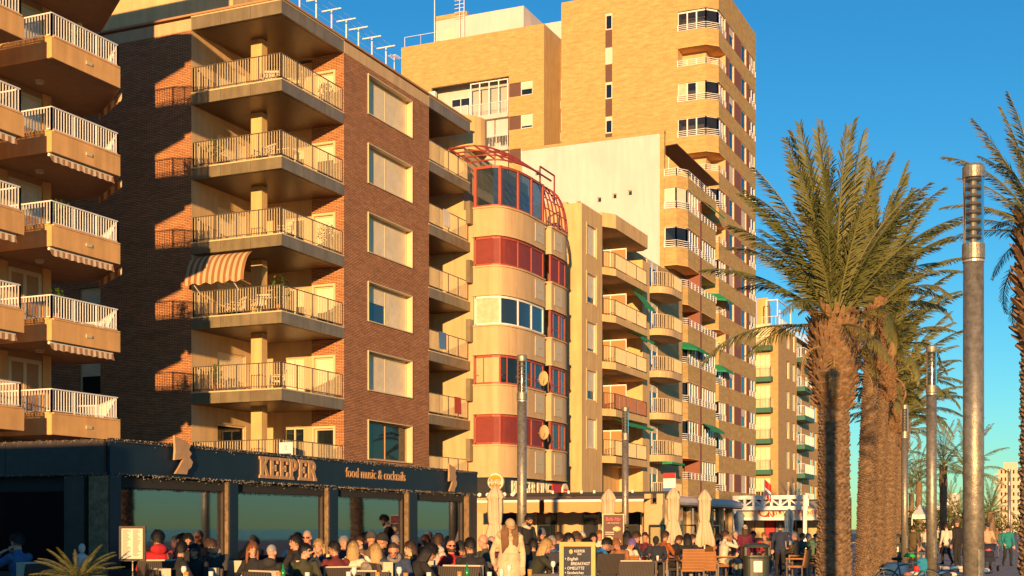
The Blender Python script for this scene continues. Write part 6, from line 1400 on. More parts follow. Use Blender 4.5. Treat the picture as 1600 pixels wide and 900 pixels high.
# guests of the KEEPER terrace
PEOPLE = [
 (26, 832, 19.5, "sit_drink", 70, "seated person in blue shirt and dark glasses in the dark left corner", (.05, .12, .26), BLK, ("short", "black"), 0, ("sunglasses",), DK),
 (246, 829, 20.5, "sit", 25, "person in bright red jacket seen from behind beside the menu stand", (.42, .015, .02), BLK, ("short", "black"), 1, (("hood", (.42, .015, .02)),), DK),
 (265, 846, 22.5, "sit_forward", -80, "person in pale blue hooded top behind the red jacket", (.22, .32, .46), NAVY, ("short", "black"), 0, (), DK),
 (294, 834, 22.3, "sit", -150, "bearded man with raised chin behind the couple", BLK, BLK, ("short", "black"), 1, (("beard", "black"),), DK),
 (284, 846, 19.6, "sit_turn", -60, "man in black jacket turned in profile on the dark sofa", BLK, BLK, ("short", "black"), 1, (), DK),
 (304, 850, 20.6, "sit_wave", 170, "woman in sunglasses raising a hand, beside man in black jacket", BLK, BLK, ("long", "black"), 1, ("sunglasses",), DK),
 (380, 838, 26.5, "sit_forward", -95, "person in beige jumper leaning in behind the glass", TAN, BLK, ("short", "black"), 1, (), DK),
 (407, 829, 27.0, "sit", 140, "white-haired person behind the second glass pane", (.35, .33, .28), NAVY, ("short", "white"), 2, (), DK),
 (427, 831, 26.5, "sit_turn", 60, "person in green top behind the second glass pane", (.06, .33, .05), NAVY, ("short", "brown"), 1, (), DK),
 (425, 850, 19.0, "sit_back", -45, "grey-haired man in black padded vest seen from behind", (.025, .024, .024), BLK, ("crop", "grey"), 0, (("hood", (.03, .028, .028)),), DK),
 (461, 836, 22.0, "sit_turn", 60, "dark-haired man in black coat looking left, behind the olive coat", BLK, BLK, ("short", "black"), 1, (), DK),
 (480, 828, 23.6, "sit", 170, "bald man with glasses and reddish face in front of the glass", BLK, BLK, ("crop", "grey"), 2, ("sunglasses",), DK),
 (477, 849, 20.0, "sit_turn", 205, "woman in olive coat and sunglasses with black hair", OLV, BLK, ("short", "black"), 0, ("sunglasses",), DK),
 (498, 843, 21.6, "sit_drink", 165, "long blonde-haired woman in dark coat next to the timber post", NAVY, BLK, ("long", "blonde"), 0, (), DK),
 (553, 846, 21.2, "sit_drink", -25, "blonde person in cream jacket seen from behind", (.70, .60, .42), JEAN, ("long", "blonde"), 0, (), DK),
 (580, 831, 23.4, "sit_turn", -20, "person with dark grey woolly hat and brown plaid coat", (.16, .09, .05), BLK, None, 1, (("beanie", (.06, .055, .05)),), DK),
 (597, 834, 22.6, "sit", -75, "man with black woolly hat in profile", BLK, BLK, None, 1, (("beanie", BLK),), DK),
 (586, 850, 19.6, "sit_turn", -10, "woman with wavy blonde hair in grey plaid coat, seen from behind", (.24, .20, .15), JEAN, ("long", "blonde"), 0, (), DK),
 (617, 838, 23.0, "sit", 20, "person with light grey woolly hat behind the man in blue blazer", (.03, .03, .04), BLK, None, 1, (("beanie", (.26, .22, .19)),), DK),
 (615, 847, 19.4, "sit_look_down", 180, "man in blue blazer and grey scarf looking down at table", (.035, .055, .11), JEAN, ("crop", "brown"), 2, (("scarf", (.2, .18, .16)),), DK),
 (673, 850, 19.8, "sit_hunched", -70, "person with long black hair and black jacket bending forward", BLK, JEAN, ("long", "black"), 1, (), DK),
 (685, 834, 22.6, "sit_turn", -60, "man with short dark hair and pale hooded top", (.50, .44, .36), BLK, ("short", "brown"), 1, (("hood", (.5, .44, .36)),), DK),
 (705, 841, 21.6, "sit_turn", 140, "bearded man in red plaid shirt and sunglasses", (.34, .02, .02), BLK, ("crop", "brown"), 2, ("sunglasses", ("beard", "brown")), DK),
 (734, 841, 20.4, "sit_turn", -20, "dark-haired man in black jacket seen from behind, right end of the terrace", BLK, BLK, ("short", "black"), 1, (), DK),
 (755, 834, 23.0, "sit", 120, "bald man in grey jacket just right of the navy pavilion", (.06, .06, .05), BLK, None, 2, (), DK),
 (768, 837, 24.0, "sit_turn", 150, "shaven-headed man in maroon jacket and sunglasses", (.12, .02, .03), BLK, ("crop", "grey"), 2, ("sunglasses",), DK),
 (797, 811, 21.8, "stand_coat", 178, "woman in long cream fur coat and flat cap standing, looking down", (.60, .47, .28), (.5, .42, .3), ("crop", "brown"), 0, (("flatcap", (.46, .32, .17)), ("front_hair", (.20, .10, .045)), ("furcollar", (.54, .41, .23))), DK),
 (827, 803, 31.0, "stand_busy", -135, "bearded waiter in black waistcoat standing behind the lamp post", BLK, BLK, ("short", "black"), 1, (("beard", "black"), ("scarf", (.6, .52, .4))), 0),
 (833, 842, 24.0, "sit_turn", -40, "man in dark coat seated between the fur coat and the blonde woman", BLK, BLK, ("short", "black"), 1, (), DK),
 (854, 842, 22.6, "sit_forward", -80, "blonde woman in dark jumper and cream trousers leaning to her table", (.03, .032, .02), (.62, .5, .34), ("long", "blonde"), 2, (), DK),
 (847, 826, 34.0, "sit", 175, "seated person with bluish woolly hat below the waiter", NAVY, BLK, None, 2, (("beanie", (.1, .12, .16)),), 0),
 (873, 832, 31.0, "sit", -30, "person in navy jacket and brown hair near the wicker chair", NAVY, BLK, ("short", "brown"), 1, (), 0),
 (889, 833, 29.0, "sit_turn", -170, "dark-haired woman in black and white coat behind the chalkboard", (.35, .33, .3), BLK, ("long", "black"), 0, (), 0),
 (901, 828, 30.0, "sit_look_down", 150, "woman with brown hair and pale scarf behind the chalkboard", (.10, .07, .04), BLK, ("long", "brown"), 0, (("scarf", (.6, .52, .4)),), 0),
 (918, 828, 28.0, "sit_hunched", 25, "person in black coat with black hair behind the chalkboard, seen from behind", BLK, BLK, ("long", "black"), 1, (), 0),
 (937, 829, 37.0, "sit", 175, "small seated person in white left of the dark menu panel", WHT, NAVY, ("short", "red"), 2, (), 0),
 (948, 838, 29.5, "sit_hunched", -65, "person in bright blue padded jacket bending over the table", (.01, .17, .46), BLK, ("short", "black"), 1, (), 0),
 (963, 842, 30.5, "sit_look_down", 150, "red-haired child facing the blue jacket", (.3, .12, .05), NAVY, ("short", "red"), 2, (), 0),
 (979, 830, 33.0, "sit_turn", -30, "person with long black hair in black top by the dark armchair", BLK, BLK, ("long", "black"), 1, (), 0),
 (987, 842, 31.0, "sit_look_down", -150, "person with violet-tinted hair in cream coat", (.62, .54, .40), JEAN, ("short", "purple"), 2, (), 0),
 (994, 829, 34.0, "sit_forward", -80, "brown-haired man in navy jacket leaning on the table", NAVY, BLK, ("short", "brown"), 2, (), 0),
 (1025, 838, 36.0, "sit_look_down", 170, "man in black cap looking down at his table", (.02, .025, .04), BLK, None, 1, (("cap", BLK),), 0),
 (1040, 830, 37.5, "sit", -60, "man in rust-brown jumper in profile", (.30, .08, .02), BLK, ("short", "brown"), 1, (), 0),
 (1061, 835, 40.0, "sit_hunched", -50, "person in black hunched over beside the rust jumper", BLK, BLK, ("short", "brown"), 1, (), 0),
 (1074, 834, 37.0, "sit_forward", 5, "dark-haired person in black, back turned, in the orange wicker chair", BLK, (.3, .25, .2), ("long", "black"), 1, (), 0),
 (1090, 832, 43.0, "sit_look_down", 175, "seated person with grey hair opposite the orange wicker chair", (.20, .20, .20), NAVY, ("short", "grey"), 1, (), 0),
 (1122, 834, 44.0, "sit", -60, "dark-haired person in salmon jacket left of the drinking person", (.42, .14, .09), BLK, ("long", "black"), 1, (), 0),
 (1134, 829, 41.0, "sit_drink", -75, "person in cream jacket lifting a cup", (.62, .53, .40), (.2, .21, .17), ("short", "brown"), 1, (), 0),
 (1149, 830, 45.0, "sit", 150, "balding man with glasses opposite the cream jacket", (.28, .13, .06), BLK, ("crop", "grey"), 2, (), 0),
 (1164, 821, 41.0, "stand", 5, "woman in burgundy coat and pale woolly hat standing with her back turned", (.12, .012, .03), BLK, ("long", "brown"), 0, (("beanie", (.6, .5, .36)),), 0),
 (1177, 830, 45.5, "sit", 180, "man in red jacket and sunglasses behind the litter bin", (.45, .02, .02), BLK, ("short", "brown"), 2, ("sunglasses",), 0),
 (1194, 832, 50.0, "sit_forward", 150, "ginger-haired person seated between red and navy jackets", (.3, .14, .07), BLK, ("short", "red"), 2, (), 0),
 (1219, 817, 43.5, "walk", -12, "man in navy padded jacket walking away from the camera", (.022, .03, .065), BLK, ("short", "black"), 2, (), 0),
 (1242, 831, 44.0, "sit", 75, "grey-haired man in dark jacket left of the big palm trunk", (.035, .035, .03), BLK, ("short", "grey"), 2, (), 0),
 (1263, 834, 44.5, "sit_forward", 30, "person in green hooded coat beside the big palm trunk", (.10, .17, .09), NAVY, ("short", "grey"), 0, (("hood", (.10, .17, .09)),), 0),
 (1427, 821, 52.0, "stand", -40, "man in olive jacket left of the second lamp post", (.10, .07, .03), BLK, ("short", "brown"), 1, (), 0),
 (1436, 843, 55.0, "sit_forward", -60, "person in tan crouched beside the second lamp post", (.36, .24, .13), TAN, ("short", "brown"), 1, (), 0),
 (1446, 824, 62.0, "stand", 150, "person in cream coat hidden partly by the second lamp post", (.6, .52, .4), TAN, ("short", "brown"), 1, (), 0),
 (1478, 818, 57.0, "walk", 15, "person in white jumper and black trousers, back turned", (.66, .54, .42), BLK, ("short", "brown"), 1, (), 0),
 (1495, 812, 51.0, "stand", 35, "tall person in black jacket and grey woolly hat standing by the thick lamp post", BLK, BLK, None, 1, (("beanie", (.08, .07, .065)),), 0),
 (1543, 817, 51.0, "push", 180, "person in beige jacket and navy cap pushing a stroller", (.45, .32, .20), BLK, None, 2, (("cap", NAVY),), 0),
 (1575, 821, 55.0, "walk", 178, "person in teal jacket and black trousers walking to the camera", (.012, .20, .19), BLK, ("short", "brown"), 2, (("beanie", (.03, .03, .03)),), 0),
 (1563, 826, 70.0, "walk", 40, "distant person in teal coat left of the walker in teal jacket", (.03, .16, .15), JEAN, ("short", "brown"), 1, (), 0),
]
PEOPLE += [
 (70, 842, 22.0, "sit_turn", -70, "person in dark grey jumper beside the blue shirt in the dark corner", (.04, .04, .045), BLK, ("short", "brown"), 1, (), DK),
 (160, 840, 21.0, "sit", 160, "person in brown coat in shade left of the menu stand", (.09, .05, .03), BLK, ("long", "brown"), 0, (), DK),
 (228, 845, 22.0, "sit_turn", -110, "woman with black hair half hidden by the menu stand", (.05, .03, .05), BLK, ("long", "black"), 1, (), DK),
 (330, 842, 21.5, "sit_look_down", 150, "person in charcoal coat with scarf left of the first inner post", (.05, .05, .05), BLK, ("short", "brown"), 0, (("scarf", (.25, .2, .15)),), DK),
 (395, 848, 21.0, "sit_turn", 150, "woman with red hair in black coat near the second glass pane", BLK, BLK, ("long", "red"), 0, (), DK),
 (522, 846, 21.0, "sit_turn", 30, "person in dark red jumper before the timber post", (.14, .02, .02), BLK, ("short", "black"), 1, (), DK),
 (537, 838, 23.5, "sit", -150, "man with grey hair in navy coat behind the cream jacket", NAVY, BLK, ("short", "grey"), 2, (), DK),
 (562, 838, 27.0, "sit", 150, "person in grey jumper behind the third glass pane", (.2, .2, .2), BLK, ("short", "brown"), 0, (), DK),
 (640, 846, 21.4, "sit_turn", 60, "woman with brown hair and mustard scarf right of the blue blazer", (.04, .03, .03), BLK, ("long", "brown"), 0, (("scarf", (.4, .24, .04)),), DK),
 (720, 846, 22.2, "sit_look_down", 160, "woman with black hair between red plaid shirt and black jacket", (.10, .09, .09), BLK, ("long", "black"), 0, (), DK),
 (812, 846, 23.0, "sit_turn", 120, "dark-haired woman in black coat right behind the fur coat", BLK, BLK, ("long", "black"), 0, (), DK),
 (862, 838, 27.5, "sit", 160, "man with grey hair and blue scarf behind the blonde woman in cream trousers", (.04, .04, .05), BLK, ("short", "grey"), 2, (("scarf", (.05, .1, .2)),), 0),
 (880, 836, 33.0, "sit_turn", 140, "woman with red hair in dark coat far behind the chalkboard", BLK, BLK, ("long", "red"), 0, (), 0),
 (909, 831, 33.5, "sit", 170, "man with white hair in grey coat far behind the chalkboard", (.14, .13, .12), BLK, ("short", "white"), 2, (), 0),
 (927, 833, 31.5, "sit_turn", 150, "person with black hair and olive coat right of the chalkboard's top", OLV, BLK, ("short", "black"), 1, (), 0),
 (1008, 832, 38.5, "sit_turn", 120, "person in wine-red coat left of the man in black cap", (.14, .02, .03), BLK, ("short", "brown"), 2, (), 0),
 (1050, 832, 42.0, "sit", 160, "woman with blonde hair behind the rust jumper", (.06, .05, .05), BLK, ("long", "blonde"), 0, (), 0),
 (1082, 835, 40.0, "sit_turn", -140, "person with brown hair in patterned grey coat beside the orange wicker chair", (.22, .2, .17), BLK, ("short", "brown"), 0, (), 0),
 (1104, 833, 47.0, "sit", 170, "person in blue coat behind the right-hand cream parasol", (.03, .07, .16), BLK, ("short", "black"), 1, (), 0),
 (1205, 832, 52.0, "sit_turn", 150, "grey-haired person in black coat left of the navy padded jacket", BLK, BLK, ("short", "grey"), 2, (), 0),
 (1230, 832, 52.0, "sit", 165, "person in white coat far behind the navy padded jacket", (.55, .48, .38), BLK, ("short", "brown"), 1, (), 0),
 (1254, 833, 50.0, "sit_turn", -150, "red-haired person seated before the CANTINA post", (.06, .06, .08), BLK, ("short", "red"), 2, (), 0),
 (1275, 834, 48.0, "sit", 100, "person in teal jumper at the edge of the big palm trunk", (.02, .13, .14), BLK, ("short", "brown"), 1, (), 0),
 (1459, 822, 75.0, "walk", 10, "distant walker in light jacket between second lamp post and white jumper", (.5, .45, .38), JEAN, ("short", "brown"), 1, (), 0),
 (1510, 822, 80.0, "walk", 170, "distant walker in dark coat just left of the thickest lamp post", (.03, .03, .04), BLK, ("short", "black"), 1, (), 0),
 (1558, 823, 90.0, "walk", 175, "distant walker in brown coat between stroller pusher and teal jacket", (.2, .12, .06), BLK, ("short", "brown"), 1, (), 0),
]
SEATN = 0
for (px, yt, d, pose, face, lb, top, tr, hair, sk, ex, z0) in PEOPLE:
    o = person(px, yt, d, pose, face, lb, top, tr, hair, sk, ex, z0)
    if pose.startswith("sit"):
        near = d < 25.5; s = o.scale[0]; q = Matrix.Rotation(o.rotation_euler[2], 3, 'Z') @ Vector((0, -.06, 0)); lx, ly = o.location.x+q.x, o.location.y+q.y
        who = lb.split(",")[0]
        if near: c_ = chair(lx, ly, z0, o.rotation_euler[2], "dark rattan armchair with pale cushions under the "+" ".join(who.split()[:8]), "rattan_dark", True, True, "dark rattan armchairs")
        else: c_ = chair(lx, ly, z0, o.rotation_euler[2], "wicker chair under the "+" ".join(who.split()[:10]), "wicker_orange" if d > 28 and SEATN % 4 else "rattan_dark", True, False, "wicker chairs")
        c_.scale = (s, s, s); SEATN += 1
# empty chairs that show clearly
for px, d, f, lb, m_, sf in ((1106, 38.5, -15, "brown wicker chair with blue cloth, standing empty by the drinkers", "wicker_orange", False), (1246, 41.5, 60, "orange wicker chair left of the big palm trunk", "wicker_orange", False), (1270, 43, 100, "orange wicker chair half hidden by the big palm trunk", "wicker_orange", False),
                         (992, 27.0, 0, "large dark rattan armchair with pale rim, back to the camera", "rattan_dark", True), (865, 28.5, -60, "orange wicker chair behind the blonde woman", "wicker_orange", False), (940, 27.0, -60, "dark chair right of the chalkboard", "rattan_dark", False)):
    x, y = at(px, d); chair(x, y, 0, YAW+R(f), lb, m_, True, sf, "empty chairs")
cloth_b = tag(part("blue_cloth", MB().ell((*at(1106, 38.5), .5), (.26, .2, .09), 12, 6), cloth((.02, .14, .30)), None, smooth=True), "blue jacket lying on the empty brown wicker chair", "jacket")
TB = [(300, 18.6, DK), (450, 18.2, DK), (560, 18.3, DK), (640, 18.2, DK), (735, 18.4, DK), (800, 19.6, DK), (880, 21.5, DK), (900, 26.8, 0), (958, 28.6, 0), (1012, 35.2, 0), (1050, 38.6, 0), (1090, 39.8, 0), (1142, 43, 0), (1185, 47, 0), (1252, 45.5, 0)]
NEARBY = ("woman with raised hand", "grey-haired man in padded vest", "blonde person in cream jacket", "man in blue blazer", "man at the terrace's right end", "woman in the fur coat", "woman in cream trousers", "people behind the chalkboard", "blue jacket", "man in black cap", "rust-brown jumper", "empty brown chair", "cream jacket with the cup", "red jacket", "grey-haired man by the palm")
for i, (px, d, z0) in enumerate(TB):
    x, y = at(px, d); table(x, y, z0, "small dark cafe table in front of the "+NEARBY[i], seed=i)
    for j, kd in enumerate((("wine", "beer", "tumbler"), ("beer", "bottle", "tumbler"), ("tumbler", "wine", "beer"))[i % 3]):
        vessel(x+(-.22, .02, .24)[j], y+(.1, -.15, .12)[j], z0+.741, kd, {"wine": "stemmed wine glass", "beer": "glass of amber drink", "tumbler": "pale tumbler", "bottle": "green bottle"}[kd]+" on the table by the "+NEARBY[i])
# ============================================================ parasols (closed)
mat("parasol_cream", (.54, .42, .28), .9, noise=.12); mat("parasol_blue", (.16, .24, .33), .9, noise=.12)
def parasol(px, d, pytop, label, m="parasol_cream"):
    x, y = at(px, d); zt_ = EYE+(HOR-pytop)*d/FPX; k = zt_/3.0; t = thing("closed_parasol", label, "parasol", (x, y, 0), "closed parasols"); g = MB(); N = 40; ph = random.random()*6
    prof = [(3.0, .03), (2.92, .10), (2.80, .16), (2.66, .21), (2.62, .17), (2.3, .17), (1.98, .15), (1.92, .135), (1.85, .16), (1.55, .22), (1.3, .27), (1.16, .28), (1.1, .25)]
    for j, (z, r) in enumerate(prof):
        for i in range(N):
            a = 2*math.pi*i/N; rr = r*(1+.24*math.cos(a*8+ph+z*1.2)*min(1, j/3)+.1*math.sin(a*3+z*2)); g.v.append((x+rr*math.cos(a), y+rr*math.sin(a), (z+(.05*math.cos(a*4+ph) if j > 10 else 0))*k))
    for j in range(len(prof)-1):
        for i in range(N): l = (i+1) % N; g.f.append((j*N+i, (j+1)*N+i, (j+1)*N+l, j*N+l)); g.mi.append(0)
    part("canopy", g, m, t, smooth=True); g = MB(); g.tube([(x, y, .05), (x, y, 2.9*k)], .028, 8); part("pole", g, "white_metal", t)
    g = MB(); g.box(x-.3, x+.3, y-.3, y+.3, 0, .06); part("base", g, "chair_leg", t)
    g = MB(); g.tube([(x, y, 1.9*k), (x, y, 1.95*k)], .155, 16); part("strap", g, m, t)
parasol(774, 33, 759, "closed cream parasol left of the left lamp post, below the burger sign"); parasol(951, 40, 764, "closed cream parasol above the dark menu panel")
parasol(1052, 41, 762, "tallest closed cream parasol, left one of the pair before the white-eaved pavilion"); parasol(1101, 42, 765, "closed cream parasol right of the tall one, before the white-eaved pavilion")
parasol(1155, 56, 797, "closed blue-grey parasol left of the CANTINA letters", "parasol_blue"); parasol(1233, 58, 795, "closed blue-grey parasol right of the CANTINA letters", "parasol_blue"); parasol(1038, 52, 795, "closed blue-grey parasol behind the tall cream parasol", "parasol_blue")
# ============================================================ boards and signs
mat("chalk", (.75, .72, .65), .9); mat("chalkboard", (.02, .025, .04), .7, noise=.3, nscale=8); mat("pine", (.62, .36, .10), .6, noise=.15, nscale=6); mat("paper", (.66, .58, .44), .9, noise=.08)
mat("sign_pink", (.75, .04, .08), .5); mat("food_yellow", (.72, .5, .22), .8, noise=.4, nscale=14)
def oriented(name, label, cat, px, d, z=0, rz=None):
    x, y = at(px, d); t = thing(name, label, cat, (x, y, z)); t.rotation_euler[2] = YAW if rz is None else rz; return t
def lpart(name, b, m, t, **k):        # part given in the thing's own coordinates
    ms = m if isinstance(m, (list, tuple)) else [m]; o = bpy.data.objects.new(name, b.mesh(name, ms, (0, 0, 0), k.get("smooth", False))); COL.objects.link(o); o.parent = t
    if k.get("kind"): o["kind"] = k["kind"]
    return o
def ltext(body, size, m, t, loc, align='CENTER', sx=1., shear=0., ext=.002):
    me = text_mesh(body, size, ext, align, sx, shear); me.materials.append(M[m]); o = bpy.data.objects.new("lettering", me); COL.objects.link(o); o.parent = t; o.location = loc; o.rotation_euler = (R(90), 0, 0); return o
ab = oriented("chalkboard_sign", "A-frame chalkboard with pine frame and handwritten breakfast menu", "sign", 902, 17.5, DK*0)
zt_ = EYE+(HOR-848)*17.5/FPX; wd = .205
b = MB(); b.box(-wd, wd, .0, .03, 0, zt_-.0); lpart("board", b, "chalkboard", ab)
b = MB(); b.box(-wd-.035, -wd+.02, -.02, .045, 0, zt_+.01); b.box(wd-.02, wd+.035, -.02, .045, 0, zt_+.01); b.box(-wd+.02, wd-.02, -.02, .045, zt_-.05, zt_+.01); lpart("frame", b, "pine", ab)
b = MB(); b.beam((-wd, .03, zt_-.02), (-wd, .55, 0), .05, .03); b.beam((wd, .03, zt_-.02), (wd, .55, 0), .05, .03); lpart("rear_frame", b, "pine", ab)
for i, (tx, sz, xx, dz, al) in enumerate((("KEEPER", .052, .03, .13, 'CENTER'), ("BAR", .035, .03, .165, 'CENTER'), ("\u2022 English", .062, -.17, .235, 'LEFT'), ("BREAKFAST", .058, -.09, .30, 'LEFT'), ("\u2022 OMELETTE", .056, -.17, .36, 'LEFT'), ("\u2022 Sandwiches", .056, -.17, .42, 'LEFT'), ("\u2022 TOASTED BREAD", .05, -.17, .48, 'LEFT'), ("\u2022 Churros", .058, -.17, .54, 'LEFT'))):
    ltext(tx, sz, "chalk", ab, (xx, -.004, zt_-dz), al, sx=.86, shear=.15 if i > 1 else 0)
b = MB(); b.ell((-.085, -.004, zt_-.12), (.026, .004, .032), 10, 8); lpart("chalk_mark", b, "pine", ab)
bm_ = oriented("cafe_sign", "dark upright menu panel with pink lettering and food pictures", "sign", 958, 33.0)
z1 = EYE+(HOR-803)*33/FPX
b = MB(); b.box(-.25, .25, 0, .03, .15, z1-.02); lpart("panel", b, "dark_brown", bm_)
b = MB(); b.box(-.275, -.25, -.01, .04, 0, z1); b.box(.25, .275, -.01, .04, 0, z1); b.box(-.25, .25, -.01, .04, z1-.02, z1); lpart("frame", b, "beige_metal", bm_)
ltext("Bella Mar", .12, "sign_pink", bm_, (0, -.004, z1-.17), sx=.85, shear=.2); ltext("~ cafe restaurante ~", .045, "chalk", bm_, (0, -.004, z1-.24))
for (x, z, r) in ((.09, z1-.38, .1), (-.1, z1-.62, .1), (.1, z1-.7, .1)):
    b = MB(); b.ell((x, -.002, z), (r, .006, r*.62), 14, 8); lpart("food_picture", b, "food_yellow", bm_)
for z in (.47, .52): b = MB(); b.box(-.2, .02, -.004, -.001, z1-z, z1-z+.015); lpart("print_line", b, "chalk", bm_)
ms_ = oriented("menu_stand", "framed paper menu on a thin stand at the terrace corner", "sign", 206.5, 18.3, DK, YAW+R(-8))
zc0, zc1 = EYE+(HOR-877)*18.3/FPX-DK, EYE+(HOR-822)*18.3/FPX-DK
b = MB(); b.box(-.195, .195, 0, .03, zc0, zc1); lpart("frame", b, "dark_wood", ms_)
b = MB(); b.box(-.155, .155, -.004, -.001, zc0+.035, zc1-.035); lpart("paper", b, "paper", ms_)
b = MB()
for c in (-.14, .015):
    for j in range(26):
        z = zc1-.06-j*(zc1-zc0-.12)/26; b.box(c, c+random.uniform(.06, .12), -.006, -.0045, z, z+.006)
lpart("print_lines", b, "chair_leg", ms_, kind="stuff")
b = MB(); b.tube([(0, .015, 0), (0, .015, zc0)], .012, 8); b.tube([(0, .015, 0), (0, .015, .02)], .16, 16); lpart("stand", b, "galvanised", ms_)
st = oriented("statuette", "small pale bust ornament behind the spiky plant", "ornament", 128, 19.5, DK)
zh = EYE+(HOR-849)*19.5/FPX-DK
b = MB(); b.box(-.09, .09, -.09, .09, 0, zh-.42); lpart("plinth", b, "dark_wood", st)
b = MB(); b.tube([(0, 0, zh-.42), (0, 0, zh-.3), (0, 0, zh-.2), (0, 0, zh-.15)], [.05, .09, .10, .035], 14); b.ell((0, 0, zh-.075), (.05, .055, .075), 12, 10); lpart("bust", b, "white_render", st, smooth=True)
# ============================================================ litter bins
mat("bin_green", (.035, .045, .035), .45, noise=.15); mat("bin_plate", (.62, .56, .4), .4, metal=.4)
def bin_(px, d, pytop, label):
    t = oriented("litter_bin", label, "litter bin", px, d); H = EYE+(HOR-pytop)*d/FPX; k = H/1.12; W = .33*k
    def ring(z, r, n=28): return [(r*math.copysign(abs(math.cos(a))**.6, math.cos(a)), r*.8*math.copysign(abs(math.sin(a))**.6, math.sin(a)), z) for a in [2*math.pi*i/n for i in range(n)]]
    def loft(prof):
        b = MB(); n = 28
        for z, r in prof: b.v += ring(z*k, r*k)
        for j in range(len(prof)-1):
            for i in range(n): l = (i+1) % n; b.f.append((j*n+i, j*n+l, (j+1)*n+l, (j+1)*n+i)); b.mi.append(0)
        b.f.append(tuple(range(n))[::-1]); b.f.append(tuple((len(prof)-1)*n+i for i in range(n))); b.mi += [0, 0]; return b
    lpart("body", loft([(0, .28), (.04, .30), (.72, .325), (.76, .345), (.80, .345), (.80, .30)]), "bin_green", t, smooth=False)
    lpart("hood", loft([(1.0, .34), (1.02, .345), (1.07, .31), (1.11, .20), (1.12, .08)]), "bin_green", t, smooth=False)
    b = MB()
    for sx in (-1, 1): b.box(sx*.30*k-.03, sx*.30*k+.03, -.2*k, .2*k, .79*k, 1.01*k)
    lpart("hood_support", b, "bin_green", t)
    b = MB(); b.box(-.11*k, .10*k, -.275*k, -.262*k, .38*k, .66*k); lpart("label_plate", b, "bin_plate", t)
bin_(1181.5, 36.0, 848, "large dark green litter bin with pale label plate in the middle foreground")
bin_(1396, 57, 834, "dark litter bin at the foot of the slender lamp post"); bin_(1388, 61, 836, "second dark litter bin, left behind the other at the palm trunks")
# ============================================================ bicycle
mat("tyre", (.02, .02, .02), .8); mat("bike_blue", (.01, .10, .22), .4); mat("steel", (.5, .48, .45), .3, metal=.8); mat("helmet_green", (.02, .45, .08), .4); mat("bag_blue", (.01, .22, .38), .8, noise=.2); mat("bag_red", (.55, .02, .03), .6)
bk = oriented("bicycle", "blue city bicycle with bags leaning by the second lamp post", "bicycle", 1418, 29.0, 0, YAW+R(14))
def wheel(cx):
    b = MB(); b.tube([(cx+.34*math.cos(R(a)), 0, .35+.34*math.sin(R(a))) for a in range(0, 361, 12)], .018, 6, cap=False); w_ = lpart("wheel", b, "tyre", bk)
    b = MB()
    for i in range(14): a = 2*math.pi*i/14; b.beam((cx, 0, .35), (cx+.32*math.cos(a), 0, .35+.32*math.sin(a)), .004)
    b.tube([(cx+.315*math.cos(R(a)), 0, .35+.315*math.sin(R(a))) for a in range(0, 361, 12)], .01, 5, cap=False); o = lpart("spokes", b, "steel", bk); o.parent = w_; o["kind"] = "stuff"
wheel(-.52); wheel(.52)
b = MB()
for p, q in (((-.52, 0, .35), (-.12, 0, .32)), ((-.12, 0, .32), (-.24, 0, .86)), ((-.12, 0, .32), (.34, 0, .78)), ((-.22, 0, .78), (.33, 0, .86)), ((-.52, 0, .35), (-.22, 0, .76)), ((.52, 0, .35), (.32, 0, .98))): b.tube([p, q], .018, 8)
lpart("frame", b, "bike_blue", bk)
b = MB(); b.tube([(.32, 0, .98), (.30, 0, 1.06)], .014, 6); b.tube([(.18, -.28, 1.06), (.30, -.2, 1.07), (.31, 0, 1.06), (.30, .2, 1.07), (.18, .28, 1.06)], .013, 6); lpart("handlebar", b, "steel", bk)
b = MB(); b.ell((-.26, 0, .93), (.14, .075, .04), 12, 8); b.tube([(-.24, 0, .86), (-.25, 0, .92)], .014, 6); lpart("saddle", b, "tyre", bk)
b = MB(); b.box(-.72, -.34, -.06, .06, .72, .735); b.beam((-.62, 0, .72), (-.52, 0, .37), .015); lpart("rack", b, "steel", bk)
b = MB(); b.ell((-.12, -.14, .42), (.1, .03, .1), 14, 6); b.beam((-.12, -.16, .32), (.03, -.16, .24), .02); lpart("crank", b, "steel", bk)
def bag(name, label, px, d, z, r, m):
    x, y = at(px, d); b = MB(); b.ell((0, 0, 0), r, 14, 10); rd = random.Random(px); sq = 1.0 if name == 'helmet' else .55
    b.v = [tuple(math.copysign(abs(c/q)**sq, c)*q*(1+.05*math.sin(v[2]*40+v[0]*23)) for c, q in zip(v, r)) for v in b.v]
    if name == 'helmet': b.v = [(x_, y_, max(z_, -.02)) for x_, y_, z_ in b.v]
    o = part(name, b, m, None, smooth=True); o.location = (x, y, z); tag(o, label, name.replace("_", " ")); return o
bag("helmet", "bright green helmet resting on the bicycle", 1421, 28.9, .99, (.13, .11, .075), "helmet_green"); bag("pannier_bag", "teal pannier bag on the bicycle behind the green helmet", 1441, 29.1, .80, (.12, .06, .15), "bag_blue")
bag("red_bag", "small red bag hanging at the back of the bicycle", 1432, 28.6, .72, (.06, .05, .06), "bag_red"); bag("blue_sack", "dark blue sack on the ground left of the bicycle", 1400, 45, .22, (.42, .3, .22), cloth((.015, .07, .20)))
